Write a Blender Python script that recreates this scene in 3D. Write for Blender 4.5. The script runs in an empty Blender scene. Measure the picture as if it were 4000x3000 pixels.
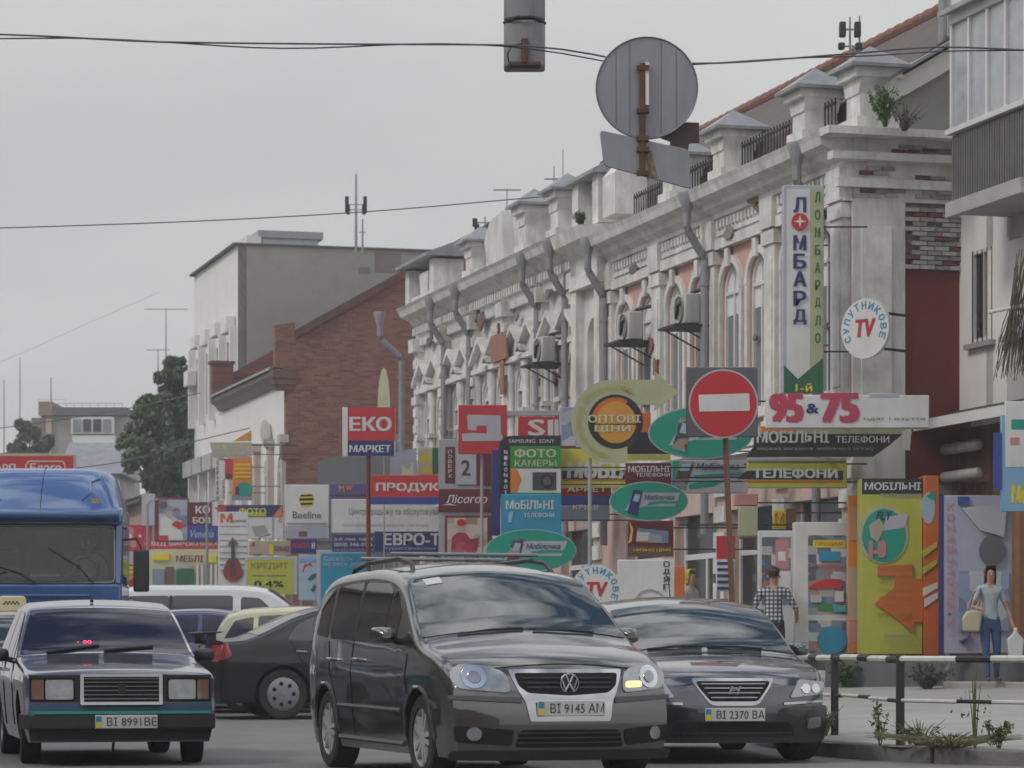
import bpy, bmesh, math, random
from math import sin, cos, pi, radians, sqrt, atan2
from mathutils import Vector, Matrix

scene = bpy.context.scene
COL = scene.collection
random.seed(11)

# ------------------------------------------------------------------ camera
cam = bpy.data.cameras.new('camera')
cam_ob = bpy.data.objects.new('camera', cam)
COL.objects.link(cam_ob)
cam_ob.location = (0, 0, 1.0)
cam_ob.rotation_euler = (radians(90), 0, 0)
cam.sensor_width = 36
cam.lens = 36 * 3000 / 1024
cam.shift_y = 263 / 1024
cam.clip_end = 6000
cam.dof.use_dof = True
cam.dof.focus_distance = 30
cam.dof.aperture_fstop = 5.6
scene.camera = cam_ob

# ------------------------------------------------------------------ sky and sun
SUN_EL, SUN_AZ = radians(44), radians(-122)          # azimuth from +Y towards +X
world = bpy.data.worlds.new('World')
scene.world = world
world.use_nodes = True
wn, wl = world.node_tree.nodes, world.node_tree.links
wn.clear()
w_out = wn.new('ShaderNodeOutputWorld')
w_bg = wn.new('ShaderNodeBackground')
w_bg.inputs['Strength'].default_value = 0.1
w_sky = wn.new('ShaderNodeTexSky')
w_sky.sky_type = 'NISHITA'
w_sky.sun_disc = False
w_sky.sun_elevation = SUN_EL
w_sky.sun_rotation = SUN_AZ
w_tc = wn.new('ShaderNodeTexCoord')
w_sep = wn.new('ShaderNodeSeparateXYZ')
wl.new(w_tc.outputs['Generated'], w_sep.inputs[0])


def wmath(op, a, b=None):
    n = wn.new('ShaderNodeMath')
    n.operation = op
    for i, q in enumerate((a, b)):
        if q is None:
            continue
        if isinstance(q, (int, float)):
            n.inputs[i].default_value = q
        else:
            wl.new(q, n.inputs[i])
    return n.outputs[0]


w_h = wmath('ADD', wmath('MAXIMUM', w_sep.outputs['Z'], 0.0), 0.12)
w_comb = wn.new('ShaderNodeCombineXYZ')
wl.new(wmath('DIVIDE', w_sep.outputs['X'], w_h), w_comb.inputs[0])
wl.new(wmath('DIVIDE', w_sep.outputs['Y'], w_h), w_comb.inputs[1])
w_n1 = wn.new('ShaderNodeTexNoise')
w_n1.inputs['Scale'].default_value = 2.6
w_n1.inputs['Detail'].default_value = 5
w_n1.inputs['Roughness'].default_value = 0.55
wl.new(w_comb.outputs[0], w_n1.inputs['Vector'])
w_r1 = wn.new('ShaderNodeValToRGB')                  # cloud cover: gaps where the noise is low
w_r1.color_ramp.elements[0].position = 0.44
w_r1.color_ramp.elements[1].position = 0.56
wl.new(w_n1.outputs['Fac'], w_r1.inputs['Fac'])
w_el = wn.new('ShaderNodeMapRange')                  # towards the horizon the layers overlap
w_el.inputs['From Min'].default_value = 0.40
w_el.inputs['From Max'].default_value = 0.68
w_el.inputs['To Min'].default_value = 1.0
w_el.inputs['To Max'].default_value = 0.0
wl.new(w_sep.outputs['Z'], w_el.inputs['Value'])
w_cov = wmath('MAXIMUM', w_r1.outputs['Color'], w_el.outputs[0])
w_n2 = wn.new('ShaderNodeTexNoise')
w_n2.inputs['Scale'].default_value = 0.9
w_n2.inputs['Detail'].default_value = 5
wl.new(w_comb.outputs[0], w_n2.inputs['Vector'])
w_r2 = wn.new('ShaderNodeValToRGB')                  # grey and bright parts of the cloud layer
w_r2.color_ramp.elements[0].position = 0.2
w_r2.color_ramp.elements[0].color = (4.7, 4.76, 4.8, 1)
w_r2.color_ramp.elements[1].position = 0.8
w_r2.color_ramp.elements[1].color = (6.0, 6.0, 5.97, 1)
wl.new(w_n2.outputs['Fac'], w_r2.inputs['Fac'])
w_mix = wn.new('ShaderNodeMix')
w_mix.data_type = 'RGBA'
wl.new(w_cov, w_mix.inputs['Factor'])
wl.new(w_sky.outputs['Color'], w_mix.inputs[6])
w_zen = wn.new('ShaderNodeVectorMath')               # an overcast layer is brighter overhead than at the horizon
w_zen.operation = 'SCALE'
wl.new(w_r2.outputs['Color'], w_zen.inputs[0])
wl.new(wmath('ADD', wmath('MULTIPLY', wmath('MAXIMUM', wmath('SUBTRACT', w_sep.outputs['Z'], 0.17), 0.0), 2.3), 1.0), w_zen.inputs['Scale'])
wl.new(w_zen.outputs[0], w_mix.inputs[7])
wl.new(w_mix.outputs[2], w_bg.inputs['Color'])
wl.new(w_bg.outputs[0], w_out.inputs['Surface'])

sun = bpy.data.lights.new('sun', 'SUN')
sun.energy = 1.0
sun.angle = radians(14)
sun.color = (1.0, 0.96, 0.90)
sun_ob = bpy.data.objects.new('sun', sun)
COL.objects.link(sun_ob)
to_sun = Vector((sin(SUN_AZ) * cos(SUN_EL), cos(SUN_AZ) * cos(SUN_EL), sin(SUN_EL)))
sun_ob.rotation_euler = to_sun.to_track_quat('Z', 'Y').to_euler()
sun_ob.location = (-40, 10, 60)

scene.view_settings.view_transform = 'Standard'
scene.view_settings.look = 'None'
scene.view_settings.exposure = 0.12
scene.view_settings.gamma = 1.0
scene.render.film_transparent = False
scene.cycles.max_bounces = 6
scene.cycles.use_denoising = True
scene.cycles.caustics_reflective = False
scene.cycles.caustics_refractive = False

# ------------------------------------------------------------------ surveying
# The picture gives px, py of a point; Y is its distance down the street (metres), estimated from things of known size.


def at(px, py, Y):
    s = 3000.0 / Y
    return Vector(((px - 512) / s, Y, 1.0 + (647 - py) / s))


ST = atan2(0.964, -0.266)                             # the street runs this way
C1, C2 = 18.33, 20.2                                  # building lines: X = C - 0.276 Y


def gz(y):                                            # the road climbs gently beyond the junction
    return 0.008 * min(max(y - 38, 0), 62)


# ------------------------------------------------------------------ mesh helpers
class MB:
    def __init__(self):
        self.v, self.f, self.m, self.cur = [], [], [], 0

    def add(self, vs, fs):
        b = len(self.v)
        self.v += [tuple(p) for p in vs]
        self.f += [tuple(b + i for i in q) for q in fs]
        self.m += [self.cur] * len(fs)
        return self

    def box(self, x0, x1, y0, y1, z0, z1, M=None):
        vs = [Vector((x, y, z)) for z in (z0, z1) for y in (y0, y1) for x in (x0, x1)]
        if M is not None:
            vs = [M @ p for p in vs]
        return self.add(vs, [(0, 2, 3, 1), (4, 5, 7, 6), (0, 1, 5, 4), (2, 6, 7, 3), (0, 4, 6, 2), (1, 3, 7, 5)])

    def prism(self, poly, ax, c0, c1, M=None):
        """poly in the plane across axis ax ('x': (y,z), 'y': (x,z), 'z': (x,y)), from c0 to c1 on ax"""
        def pt(q, c):
            return Vector({'x': (c, q[0], q[1]), 'y': (q[0], c, q[1]), 'z': (q[0], q[1], c)}[ax])
        n = len(poly)
        vs = [pt(q, c0) for q in poly] + [pt(q, c1) for q in poly]
        if M is not None:
            vs = [M @ p for p in vs]
        area = sum(poly[i][0] * poly[(i + 1) % n][1] - poly[(i + 1) % n][0] * poly[i][1] for i in range(n))
        fl = (area > 0) == ((c1 > c0) != (ax == 'y'))
        fs = [tuple(range(n))[::-1], tuple(range(n, 2 * n))] + [(i, (i + 1) % n, n + (i + 1) % n, n + i) for i in range(n)]
        if not fl:
            fs = [q[::-1] for q in fs]
        return self.add(vs, fs)

    def cyl(self, p0, p1, r0, r1=None, n=12, cap=True):
        p0, p1 = Vector(p0), Vector(p1)
        r1 = r0 if r1 is None else r1
        d = (p1 - p0)
        q = d.to_track_quat('Z', 'Y').to_matrix() if d.length > 1e-9 else Matrix.Identity(3)
        a = [q @ Vector((cos(2 * pi * i / n), sin(2 * pi * i / n), 0)) for i in range(n)]
        vs = [p0 + r0 * e for e in a] + [p1 + r1 * e for e in a]
        fs = [(i, (i + 1) % n, n + (i + 1) % n, n + i) for i in range(n)]
        if cap:
            fs += [tuple(range(n))[::-1], tuple(range(n, 2 * n))]
        return self.add(vs, fs)

    def tube(self, pts, r, n=8):
        pts = [Vector(p) for p in pts]
        rs = r if isinstance(r, (list, tuple)) else [r] * len(pts)
        vs, fs = [], []
        up = Vector((0.123, 0.456, 0.88)).normalized()
        for i, p in enumerate(pts):
            t = (pts[min(i + 1, len(pts) - 1)] - pts[max(i - 1, 0)]).normalized()
            u = t.cross(up)
            if u.length < 1e-3:
                u = t.cross(Vector((1, 0, 0)))
            u.normalize()
            w = t.cross(u)
            vs += [p + rs[i] * (cos(2 * pi * k / n) * u + sin(2 * pi * k / n) * w) for k in range(n)]
        for i in range(len(pts) - 1):
            fs += [(i * n + k, i * n + (k + 1) % n, (i + 1) * n + (k + 1) % n, (i + 1) * n + k) for k in range(n)]
        fs += [tuple(range(n))[::-1], tuple(range((len(pts) - 1) * n, len(pts) * n))]
        return self.add(vs, fs)

    def lathe(self, prof, n=24, M=None, closed=False):
        """profile (r, h) turned about local z"""
        vs, fs = [], []
        for r, h in prof:
            vs += [Vector((r * cos(2 * pi * k / n), r * sin(2 * pi * k / n), h)) for k in range(n)]
        m = len(prof)
        for i in range(m if closed else m - 1):
            j = (i + 1) % m
            fs += [(i * n + k, i * n + (k + 1) % n, j * n + (k + 1) % n, j * n + k) for k in range(n)]
        if M is not None:
            vs = [M @ p for p in vs]
        return self.add(vs, fs)

    def mesh(self, name, smooth=False):
        me = bpy.data.meshes.new(name)
        me.from_pydata(self.v, [], self.f)
        if any(self.m):
            me.polygons.foreach_set('material_index', self.m)
        if smooth:
            me.shade_smooth()
        me.update()
        return me

    def obj(self, name, mat, parent=None, smooth=False, bevel=0.0, seg=2, angle=0.6):
        me = self.mesh(name, smooth)
        for q in (mat if isinstance(mat, (list, tuple)) else [mat]):
            me.materials.append(q)
        o = bpy.data.objects.new(name, me)
        COL.objects.link(o)
        o.parent = parent
        if smooth and not bevel:
            try:
                me.set_sharp_from_angle(angle=angle)
            except Exception:
                pass
        if bevel:
            b = o.modifiers.new('bevel', 'BEVEL')
            b.width = bevel
            b.segments = seg
            b.limit_method = 'ANGLE'
            b.angle_limit = radians(35)
            b.harden_normals = False
            me.shade_smooth()
            try:
                me.set_sharp_from_angle(angle=angle)
            except Exception:
                pass
        return o


def tag(o, label, cat, group=None, kind=None):
    o['label'] = label
    o['category'] = cat
    if group:
        o['group'] = group
    if kind:
        o['kind'] = kind
    return o


def thing(name, label, cat, loc=(0, 0, 0), rz=0.0, group=None):
    o = bpy.data.objects.new(name, None)
    COL.objects.link(o)
    o.location = loc
    o.rotation_euler = (0, 0, rz)
    o.empty_display_size = 0.2
    return tag(o, label, cat, group)


def struct(o):
    o['kind'] = 'structure'
    return o


def shared(name, mesh, parent, loc=(0, 0, 0), rot=(0, 0, 0), scale=(1, 1, 1)):
    o = bpy.data.objects.new(name, mesh)
    COL.objects.link(o)
    o.parent = parent
    o.location, o.rotation_euler, o.scale = loc, rot, scale
    return o


# ------------------------------------------------------------------ materials
MATS = {}


def pm(name, col, rough=0.6, metal=0.0, var=0.12, vscale=3.0, bump=0.0, bscale=40.0, dirt=0.0, coat=0.0, ior=1.5,
       emit=None, estr=0.0, streak=False, dirtcol=(0.10, 0.09, 0.075)):
    """a plain surface with uneven colour, optional soiling and fine relief"""
    if name in MATS:
        return MATS[name]
    m = bpy.data.materials.new(name)
    m.use_nodes = True
    nt = m.node_tree
    N, L = nt.nodes, nt.links
    b = N['Principled BSDF']
    b.inputs['Roughness'].default_value = rough
    b.inputs['Metallic'].default_value = metal
    b.inputs['IOR'].default_value = ior
    b.inputs['Coat Weight'].default_value = coat
    b.inputs['Coat Roughness'].default_value = 0.05
    b.inputs['Coat IOR'].default_value = 1.95
    if emit:
        b.inputs['Emission Color'].default_value = (*emit, 1)
        b.inputs['Emission Strength'].default_value = estr
    tc = N.new('ShaderNodeTexCoord')
    nz = N.new('ShaderNodeTexNoise')
    nz.inputs['Scale'].default_value = vscale
    nz.inputs['Detail'].default_value = 6
    nz.inputs['Roughness'].default_value = 0.62
    L.new(tc.outputs['Object'], nz.inputs['Vector'])
    rp = N.new('ShaderNodeValToRGB')
    rp.color_ramp.elements[0].position = 0.3
    rp.color_ramp.elements[1].position = 0.7
    rp.color_ramp.elements[0].color = (*[c * (1 - var) for c in col], 1)
    rp.color_ramp.elements[1].color = (*[min(1, c * (1 + var * 0.6)) for c in col], 1)
    L.new(nz.outputs['Fac'], rp.inputs['Fac'])
    out = rp.outputs['Color']
    if dirt:
        nd = N.new('ShaderNodeTexNoise')
        nd.inputs['Scale'].default_value = 1.0
        nd.inputs['Detail'].default_value = 8
        nd.inputs['Roughness'].default_value = 0.7
        mp = N.new('ShaderNodeMapping')
        mp.inputs['Scale'].default_value = (3.2, 3.2, 0.55) if streak else (1.3, 1.3, 1.3)
        L.new(tc.outputs['Object'], mp.inputs['Vector'])
        L.new(mp.outputs[0], nd.inputs['Vector'])
        rd = N.new('ShaderNodeValToRGB')
        rd.color_ramp.elements[0].position = 0.48
        rd.color_ramp.elements[1].position = 0.72
        rd.color_ramp.elements[1].color = (dirt, dirt, dirt, 1)
        L.new(nd.outputs['Fac'], rd.inputs['Fac'])
        mx = N.new('ShaderNodeMix')
        mx.data_type = 'RGBA'
        L.new(rd.outputs['Color'], mx.inputs['Factor'])
        L.new(out, mx.inputs[6])
        mx.inputs[7].default_value = (*dirtcol, 1)
        out = mx.outputs[2]
    L.new(out, b.inputs['Base Color'])
    if bump:
        nb = N.new('ShaderNodeTexNoise')
        nb.inputs['Scale'].default_value = bscale
        nb.inputs['Detail'].default_value = 4
        L.new(tc.outputs['Object'], nb.inputs['Vector'])
        bp = N.new('ShaderNodeBump')
        bp.inputs['Strength'].default_value = bump
        bp.inputs['Distance'].default_value = 0.02
        L.new(nb.outputs['Fac'], bp.inputs['Height'])
        L.new(bp.outputs[0], b.inputs['Normal'])
    MATS[name] = m
    return m


def brick_mat(name, c1, c2, mortar, scale=4.0, plane='xz', patch=None, patchfac=0.5):
    """running-bond brick for a wall too far off to count its bricks"""
    m = bpy.data.materials.new(name)
    m.use_nodes = True
    N, L = m.node_tree.nodes, m.node_tree.links
    b = N['Principled BSDF']
    b.inputs['Roughness'].default_value = 0.9
    tc = N.new('ShaderNodeTexCoord')
    sp = N.new('ShaderNodeSeparateXYZ')
    cb = N.new('ShaderNodeCombineXYZ')
    L.new(tc.outputs['Object'], sp.inputs[0])
    L.new(sp.outputs['X' if plane == 'xz' else 'Y'], cb.inputs[0])
    L.new(sp.outputs['Z'], cb.inputs[1])
    bt = N.new('ShaderNodeTexBrick')
    bt.inputs['Scale'].default_value = scale
    bt.inputs['Color1'].default_value = (*c1, 1)
    bt.inputs['Color2'].default_value = (*c2, 1)
    bt.inputs['Mortar'].default_value = (*mortar, 1)
    bt.inputs['Mortar Size'].default_value = 0.018
    bt.inputs['Brick Width'].default_value = 1.04
    bt.inputs['Row Height'].default_value = 0.31
    bt.offset = 0.5
    L.new(cb.outputs[0], bt.inputs['Vector'])
    nz = N.new('ShaderNodeTexNoise')
    nz.inputs['Scale'].default_value = 0.7
    nz.inputs['Detail'].default_value = 8
    nz.inputs['Roughness'].default_value = 0.65
    L.new(tc.outputs['Object'], nz.inputs['Vector'])
    rp = N.new('ShaderNodeValToRGB')
    rp.color_ramp.elements[0].position = 0.5 - 0.16 + (0.5 - patchfac) * 0.4
    rp.color_ramp.elements[1].position = 0.5 + 0.02 + (0.5 - patchfac) * 0.4
    L.new(nz.outputs['Fac'], rp.inputs['Fac'])
    mx = N.new('ShaderNodeMix')
    mx.data_type = 'RGBA'
    if patch:
        mx.inputs[7].default_value = (*patch, 1)
        L.new(rp.outputs['Color'], mx.inputs['Factor'])
    else:
        mx.blend_type = 'MULTIPLY'
        mx.inputs['Factor'].default_value = 0.45
        L.new(nz.outputs['Fac'], mx.inputs[7])
    L.new(bt.outputs['Color'], mx.inputs[6])
    L.new(mx.outputs[2], b.inputs['Base Color'])
    bp = N.new('ShaderNodeBump')
    bp.inputs['Strength'].default_value = 0.6
    bp.inputs['Distance'].default_value = 0.01
    L.new(bt.outputs['Fac'], bp.inputs['Height'])
    bp.invert = True
    L.new(bp.outputs[0], b.inputs['Normal'])
    MATS[name] = m
    return m


M_WHITE = pm('white_stucco', (0.66, 0.65, 0.625), 0.9, var=0.2, vscale=1.2, dirt=0.45, streak=True, bump=0.15, dirtcol=(0.20, 0.185, 0.16))
M_TRIM = pm('white_trim', (0.71, 0.70, 0.67), 0.85, var=0.24, vscale=2.5, dirt=0.4, streak=True, bump=0.15, dirtcol=(0.17, 0.16, 0.14))
M_PINK = pm('pink_stucco', (0.62, 0.37, 0.30), 0.9, var=0.12, dirt=0.3, streak=True, bump=0.12, dirtcol=(0.35, 0.25, 0.2))
M_CLEAN = pm('whitewash', (0.74, 0.73, 0.70), 0.88, var=0.07, vscale=0.8, dirt=0.18, streak=True, dirtcol=(0.4, 0.38, 0.34))
M_GREYWALL = pm('grey_render', (0.31, 0.31, 0.295), 0.95, var=0.16, vscale=0.35, dirt=0.5, bump=0.2, bscale=8, dirtcol=(0.26, 0.19, 0.14))
M_PIPE = pm('grey_pipe', (0.30, 0.30, 0.31), 0.5, 0.3, var=0.15, dirt=0.25)
M_ROOFTIN = pm('weathered_tin', (0.33, 0.34, 0.36), 0.45, 0.5, var=0.2, dirt=0.35)
M_SLATE = pm('slate_sheet', (0.115, 0.10, 0.092), 0.9, var=0.3, vscale=5, dirt=0.5, dirtcol=(0.19, 0.085, 0.05), bump=0.4, bscale=14)
M_REDROOF = pm('red_roof', (0.21, 0.065, 0.042), 0.8, var=0.2, vscale=4, dirt=0.3)
M_RIDGE = pm('terracotta_ridge', (0.20, 0.085, 0.055), 0.75, var=0.3, vscale=5)
M_DARKGLASS = pm('window_glass', (0.035, 0.038, 0.042), 0.15, var=0.4, vscale=0.9, ior=1.3)
M_GREYGLASS = pm('grey_window_glass', (0.20, 0.21, 0.22), 0.15, var=0.25, vscale=0.9, ior=1.6)
M_FRAME = pm('white_frame', (0.66, 0.65, 0.63), 0.5, var=0.05, dirt=0.15)
M_BLACK = pm('black_paint', (0.02, 0.02, 0.022), 0.5, var=0.2)
M_IRON = pm('dark_iron', (0.045, 0.043, 0.045), 0.65, 0.4, var=0.3)
M_RUST = pm('rusty_steel', (0.15, 0.075, 0.04), 0.8, 0.3, var=0.4, vscale=8)
M_GALV = pm('galvanised_steel', (0.30, 0.31, 0.34), 0.5, 0.6, var=0.12, vscale=1.6, dirt=0.3, streak=True)
M_BRICK = brick_mat('red_brick', (0.27, 0.115, 0.075), (0.20, 0.08, 0.055), (0.18, 0.135, 0.11), 4.0)
M_BRICKPAINT = brick_mat('flaking_painted_brick', (0.36, 0.35, 0.33), (0.28, 0.275, 0.26), (0.17, 0.16, 0.145), 4.0, 'yz', (0.15, 0.075, 0.05), 0.2)
M_DARKBRICK = brick_mat('sooty_brick', (0.10, 0.055, 0.042), (0.07, 0.045, 0.038), (0.06, 0.05, 0.045), 4.0)


def asphalt(name, col, scale):
    m = pm(name, col, 0.88, var=0.16, vscale=scale, dirt=0.35, bump=0.25, bscale=90, dirtcol=tuple(c * 0.62 for c in col))
    return m


M_ROAD = asphalt('dusty_asphalt', (0.185, 0.18, 0.174), 0.45)
M_PAVE = asphalt('pale_pavement', (0.34, 0.335, 0.32), 0.6)
M_KERB = pm('kerb_concrete', (0.20, 0.195, 0.19), 0.9, var=0.2, dirt=0.5, bump=0.3)


def print_mat(name, cols, scale=6.0):
    """a printed picture seen from afar: mottled colours"""
    m = bpy.data.materials.new('print_' + name)
    m.use_nodes = True
    N, L = m.node_tree.nodes, m.node_tree.links
    b = N['Principled BSDF']
    b.inputs['Roughness'].default_value = .4
    tc = N.new('ShaderNodeTexCoord')
    mp = N.new('ShaderNodeMapping')
    mp.inputs['Scale'].default_value = (scale, scale, scale * 1.5)
    L.new(tc.outputs['Object'], mp.inputs['Vector'])
    vo = N.new('ShaderNodeTexVoronoi')
    vo.distance = 'CHEBYCHEV'
    vo.inputs['Scale'].default_value = 1.0
    vo.inputs['Randomness'].default_value = .7
    L.new(mp.outputs[0], vo.inputs['Vector'])
    sx = N.new('ShaderNodeSeparateColor')
    L.new(vo.outputs['Color'], sx.inputs[0])
    r = N.new('ShaderNodeValToRGB')
    e = r.color_ramp.elements
    while len(e) < len(cols):
        e.new(.5)
    for i, c in enumerate(cols):
        e[i].position = .15 + .70 * i / (len(cols) - 1)
        e[i].color = (*c, 1)
    L.new(sx.outputs[0], r.inputs['Fac'])
    L.new(r.outputs['Color'], b.inputs['Base Color'])
    MATS['sign_' + name] = m
    return m


print_mat('p_goods', [(.10, .11, .14), (.30, .31, .34), (.55, .54, .52), (.35, .16, .12), (.16, .22, .33)], 5)
print_mat('p_sky', [(.16, .20, .32), (.28, .33, .44), (.46, .48, .52), (.22, .26, .36)], 2.2)
print_mat('p_phone', [(.10, .05, .035), (.36, .28, .20), (.20, .26, .36), (.06, .05, .05)], 5)
print_mat('p_warm', [(.42, .34, .27), (.52, .46, .40), (.30, .20, .16), (.50, .42, .35)], 4)
print_mat('p_orange', [(.52, .12, .01), (.60, .24, .02), (.45, .36, .06), (.58, .18, .02)], 3)
print_mat('p_rose', [(.38, .03, .07), (.26, .02, .05), (.45, .10, .12)], 5)
# ------------------------------------------------------------------ ground
def sheet(name, rows, mat):
    mb = MB()
    n = len(rows[0])
    for r in rows:
        mb.v += [tuple(p) for p in r]
    for i in range(len(rows) - 1):
        for j in range(n - 1):
            a = i * n + j
            mb.f.append((a, a + 1, a + n + 1, a + n))
            mb.m.append(0)
    return mb.obj(name, mat, smooth=True)


ys = [-40, 0, 10, 20, 30, 38, 45, 55, 70, 85, 100, 150, 400, 4000]
xs = [-3000, -300, -60, -20, -8, 0, 8, 20, 60, 300, 3000]
struct(sheet('road', [[(x, y, gz(y)) for x in xs] for y in ys], M_ROAD))

KERB = [(14, 16.2), (9, 20.3), (6, 23.4), (4.4, 25.0), (3.35, 26.1), (2.85, 27.2), (2.66, 29.1), (2.45, 31.5), (1.9, 34.0), (-0.65, 43.5),
        (-4.5, 57.5), (-9.2, 74.5), (-17, 103), (-28, 143)]
INNER = [(20, 16.2), (17, 21), (14, 25), (11.3, 29), (10.3, 33), (9.5, 36), (8.6, 39), (8.0, 41.5), (7.6, 43), (7.0, 46), (6.0, 47.2), (2.6, 57.5), (-2.1, 74.5), (-10, 103), (-21, 143)][:14]
rows = []
for i, (k, q) in enumerate(zip(KERB, INNER)):
    a, b = Vector((*k, gz(k[1]) + 0.13)), Vector((*q, gz(q[1]) + 0.42))
    b = a + (b - a) * 1.08
    rows.append([a.lerp(b, t) - Vector((0, 0, 0.02 * sin(pi * t))) for t in (0, 0.15, 0.4, 0.7, 1)])
pavement = struct(sheet('pavement', rows, M_PAVE))
# kerb stones, each its own block along the edge of the pavement
kp = [Vector((*k, 0)) for k in KERB]
dense, acc = [kp[0]], 0
for i in range(len(kp) - 1):
    L_ = (kp[i + 1] - kp[i]).length
    m_ = max(1, int(L_ / 0.1))
    dense += [kp[i].lerp(kp[i + 1], (j + 1) / m_) for j in range(m_)]
run, last, stones = 0.0, dense[0], 0
for i in range(1, len(dense)):
    run += (dense[i] - dense[i - 1]).length
    if run >= 1.0 and stones < 90:
        a, b = last, dense[i]
        d = (b - a).normalized()
        nrm = Vector((d.y, -d.x, 0))
        if nrm.x < 0:
            nrm = -nrm
        g = d * 0.012
        z = gz(a.y) + random.uniform(-.012, .012)
        j = random.uniform(-.02, .02)
        q = [a + g - nrm * (.03 + j), b - g - nrm * (.03 + j), b - g + nrm * .15, a + g + nrm * .15]
        mb = MB()
        mb.add([(p.x, p.y, z - .1) for p in q] + [(p.x, p.y, z + .145) for p in q],
               [(0, 1, 2, 3), (7, 6, 5, 4), (0, 4, 5, 1), (1, 5, 6, 2), (2, 6, 7, 3), (3, 7, 4, 0)])
        o = mb.obj('kerb_stone', M_KERB, pavement, bevel=0.018)
        last, run = b, 0.0
        stones += 1

# ------------------------------------------------------------------ building pieces


def wall(mb, x0, x1, z0, z1, ops, y0, y1):
    """a slab with openings (xa, xb, za, zb, arched) left free"""
    ops = sorted(ops)
    x = x0
    for (xa, xb, za, zb, ar) in ops:
        if xa > x:
            mb.box(x, xa, y0, y1, z0, z1)
        if za > z0:
            mb.box(xa, xb, y0, y1, z0, za)
        if zb < z1:
            mb.box(xa, xb, y0, y1, zb, z1)
        if ar:
            r = (xb - xa) / 2
            xc, zs = (xa + xb) / 2, zb - r
            k = 10
            left = [(xa, zs), (xa, zb)] + [(xc - (r - .002) * cos(pi / 2 * i / k), zs + (r - .002) * sin(pi / 2 * i / k)) for i in range(k, -1, -1)]
            mb.prism(left, 'y', y0 + .001, y1 - .001)
            mb.prism([(2 * xc - px, pz) for px, pz in left][::-1], 'y', y0 + .001, y1 - .001)
        x = xb
    if x < x1:
        mb.box(x, x1, y0, y1, z0, z1)
    return mb


WIN_MESH = {}


def window(parent, xc, za, zb, w, arched=True, style='b', y=-0.09):
    """window part with pane and blind sub-parts; look-alikes share meshes"""
    h = zb - za
    key = (round(w, 2), round(h, 2), arched, style)
    if key not in WIN_MESH:
        fr, pa, bl = MB(), MB(), MB()
        t, d = .07, .05
        r = w / 2
        zt = h - (r if arched else 0)
        fr.box(-r, -r + t, 0, d, 0, zt).box(r - t, r, 0, d, 0, zt).box(-r + t, r - t, 0, d, 0, t)
        fr.box(-.03, .03, .002, d - .002, t, zt).box(-r + t, r - t, .002, d + .01, zt - .06, zt)
        k = 12
        if arched:
            out = [(r * cos(pi * i / k), zt + r * sin(pi * i / k)) for i in range(k + 1)]
            inn = [((r - t) * cos(pi * i / k), zt + (r - t) * sin(pi * i / k)) for i in range(k, -1, -1)]
            fr.prism(out + inn, 'y', 0, d)
            bl.prism([((r - t) * cos(pi * i / k), zt + (r - t) * sin(pi * i / k)) for i in range(k + 1)], 'y', .004, .014)
            fr.box(-.02, .02, .004, d - .006, zt, zt + r - t)
        else:
            fr.box(-r + t, r - t, 0, d, zt - t, zt)
        if style == 'b':
            bl.box(-r + t, r - t, .004, .014, zt - .42, zt - .06)
        pa.box(-r + t, r - t, -.012, .002, t, zt - .06)
        WIN_MESH[key] = tuple(q.mesh(n) for q, n in ((fr, 'window'), (pa, 'pane'), (bl, 'transom_blind')))
        for me, mt in zip(WIN_MESH[key], (M_FRAME, M_GREYGLASS if style in 'bg' else M_DARKGLASS, M_CLEAN)):
            me.materials.append(mt)
    f, p, b = WIN_MESH[key]
    o = shared('window', f, parent, (xc, y, za))
    shared('pane', p, o)
    if len(b.vertices):
        shared('transom_blind', b, o)
    return o


def pier(parent, x, z0, z1, w, cap='pyramid', y=0.1, mat=None):
    """parapet post with a tin cap"""
    mb = MB()
    h = z1 - z0
    mb.box(x - w * .42, x + w * .42, y - w * .42, y + w * .42, z0, z0 + .18)
    mb.box(x - w * .33, x + w * .33, y - w * .33, y + w * .33, z0 + .18, z0 + h * .55)
    mb.prism([(x - w * .33, z0 + h * .55), (x + w * .33, z0 + h * .55), (x + w * .45, z0 + h * .8), (x - w * .45, z0 + h * .8)], 'y', y - w * .36, y + w * .36)
    mb.box(x - w * .47, x + w * .47, y - w * .47, y + w * .47, z0 + h * .8, z1)
    o = mb.obj('parapet_post', mat or M_TRIM, parent)
    c = MB()
    e = w * .6
    c.add([(x - e, y - e, z1), (x + e, y - e, z1), (x + e, y + e, z1), (x - e, y + e, z1), (x, y, z1 + w * .42),
           (x - e, y - e, z1 - .05), (x + e, y - e, z1 - .05), (x + e, y + e, z1 - .05), (x - e, y + e, z1 - .05)],
          [(0, 1, 4), (1, 2, 4), (2, 3, 4), (3, 0, 4), (8, 7, 6, 5), (5, 6, 1, 0), (6, 7, 2, 1), (7, 8, 3, 2), (8, 5, 0, 3)])
    c.obj('tin_cap', M_ROOFTIN, o)
    return o


def downpipe(parent, x, ztop, zbot=3.0, y0=.55, y1=.22, r=.075):
    mb = MB()
    mb.lathe([(.0, ztop + .05), (.15, ztop + .05), (.16, ztop), (.09, ztop - .25), (r, ztop - .32)], 10, Matrix.Translation((x, y0, 0)))
    mb.tube([(x, y0, ztop - .3), (x, y0, ztop - .55), (x, y0 - .04, ztop - .65), (x, y1 + .04, ztop - 1.05), (x, y1, ztop - 1.15), (x, y1, zbot)], r, 10)
    for z in (ztop - 1.6, ztop - 3.2, ztop - 4.8):
        if z > zbot:
            mb.cyl((x, y1, z), (x, y1, z + .06), r * 1.25, n=10)
            mb.box(x - .015, x + .015, 0, y1, z + .015, z + .04)
    return mb.obj('downpipe', M_PIPE, parent, smooth=True)


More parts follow.
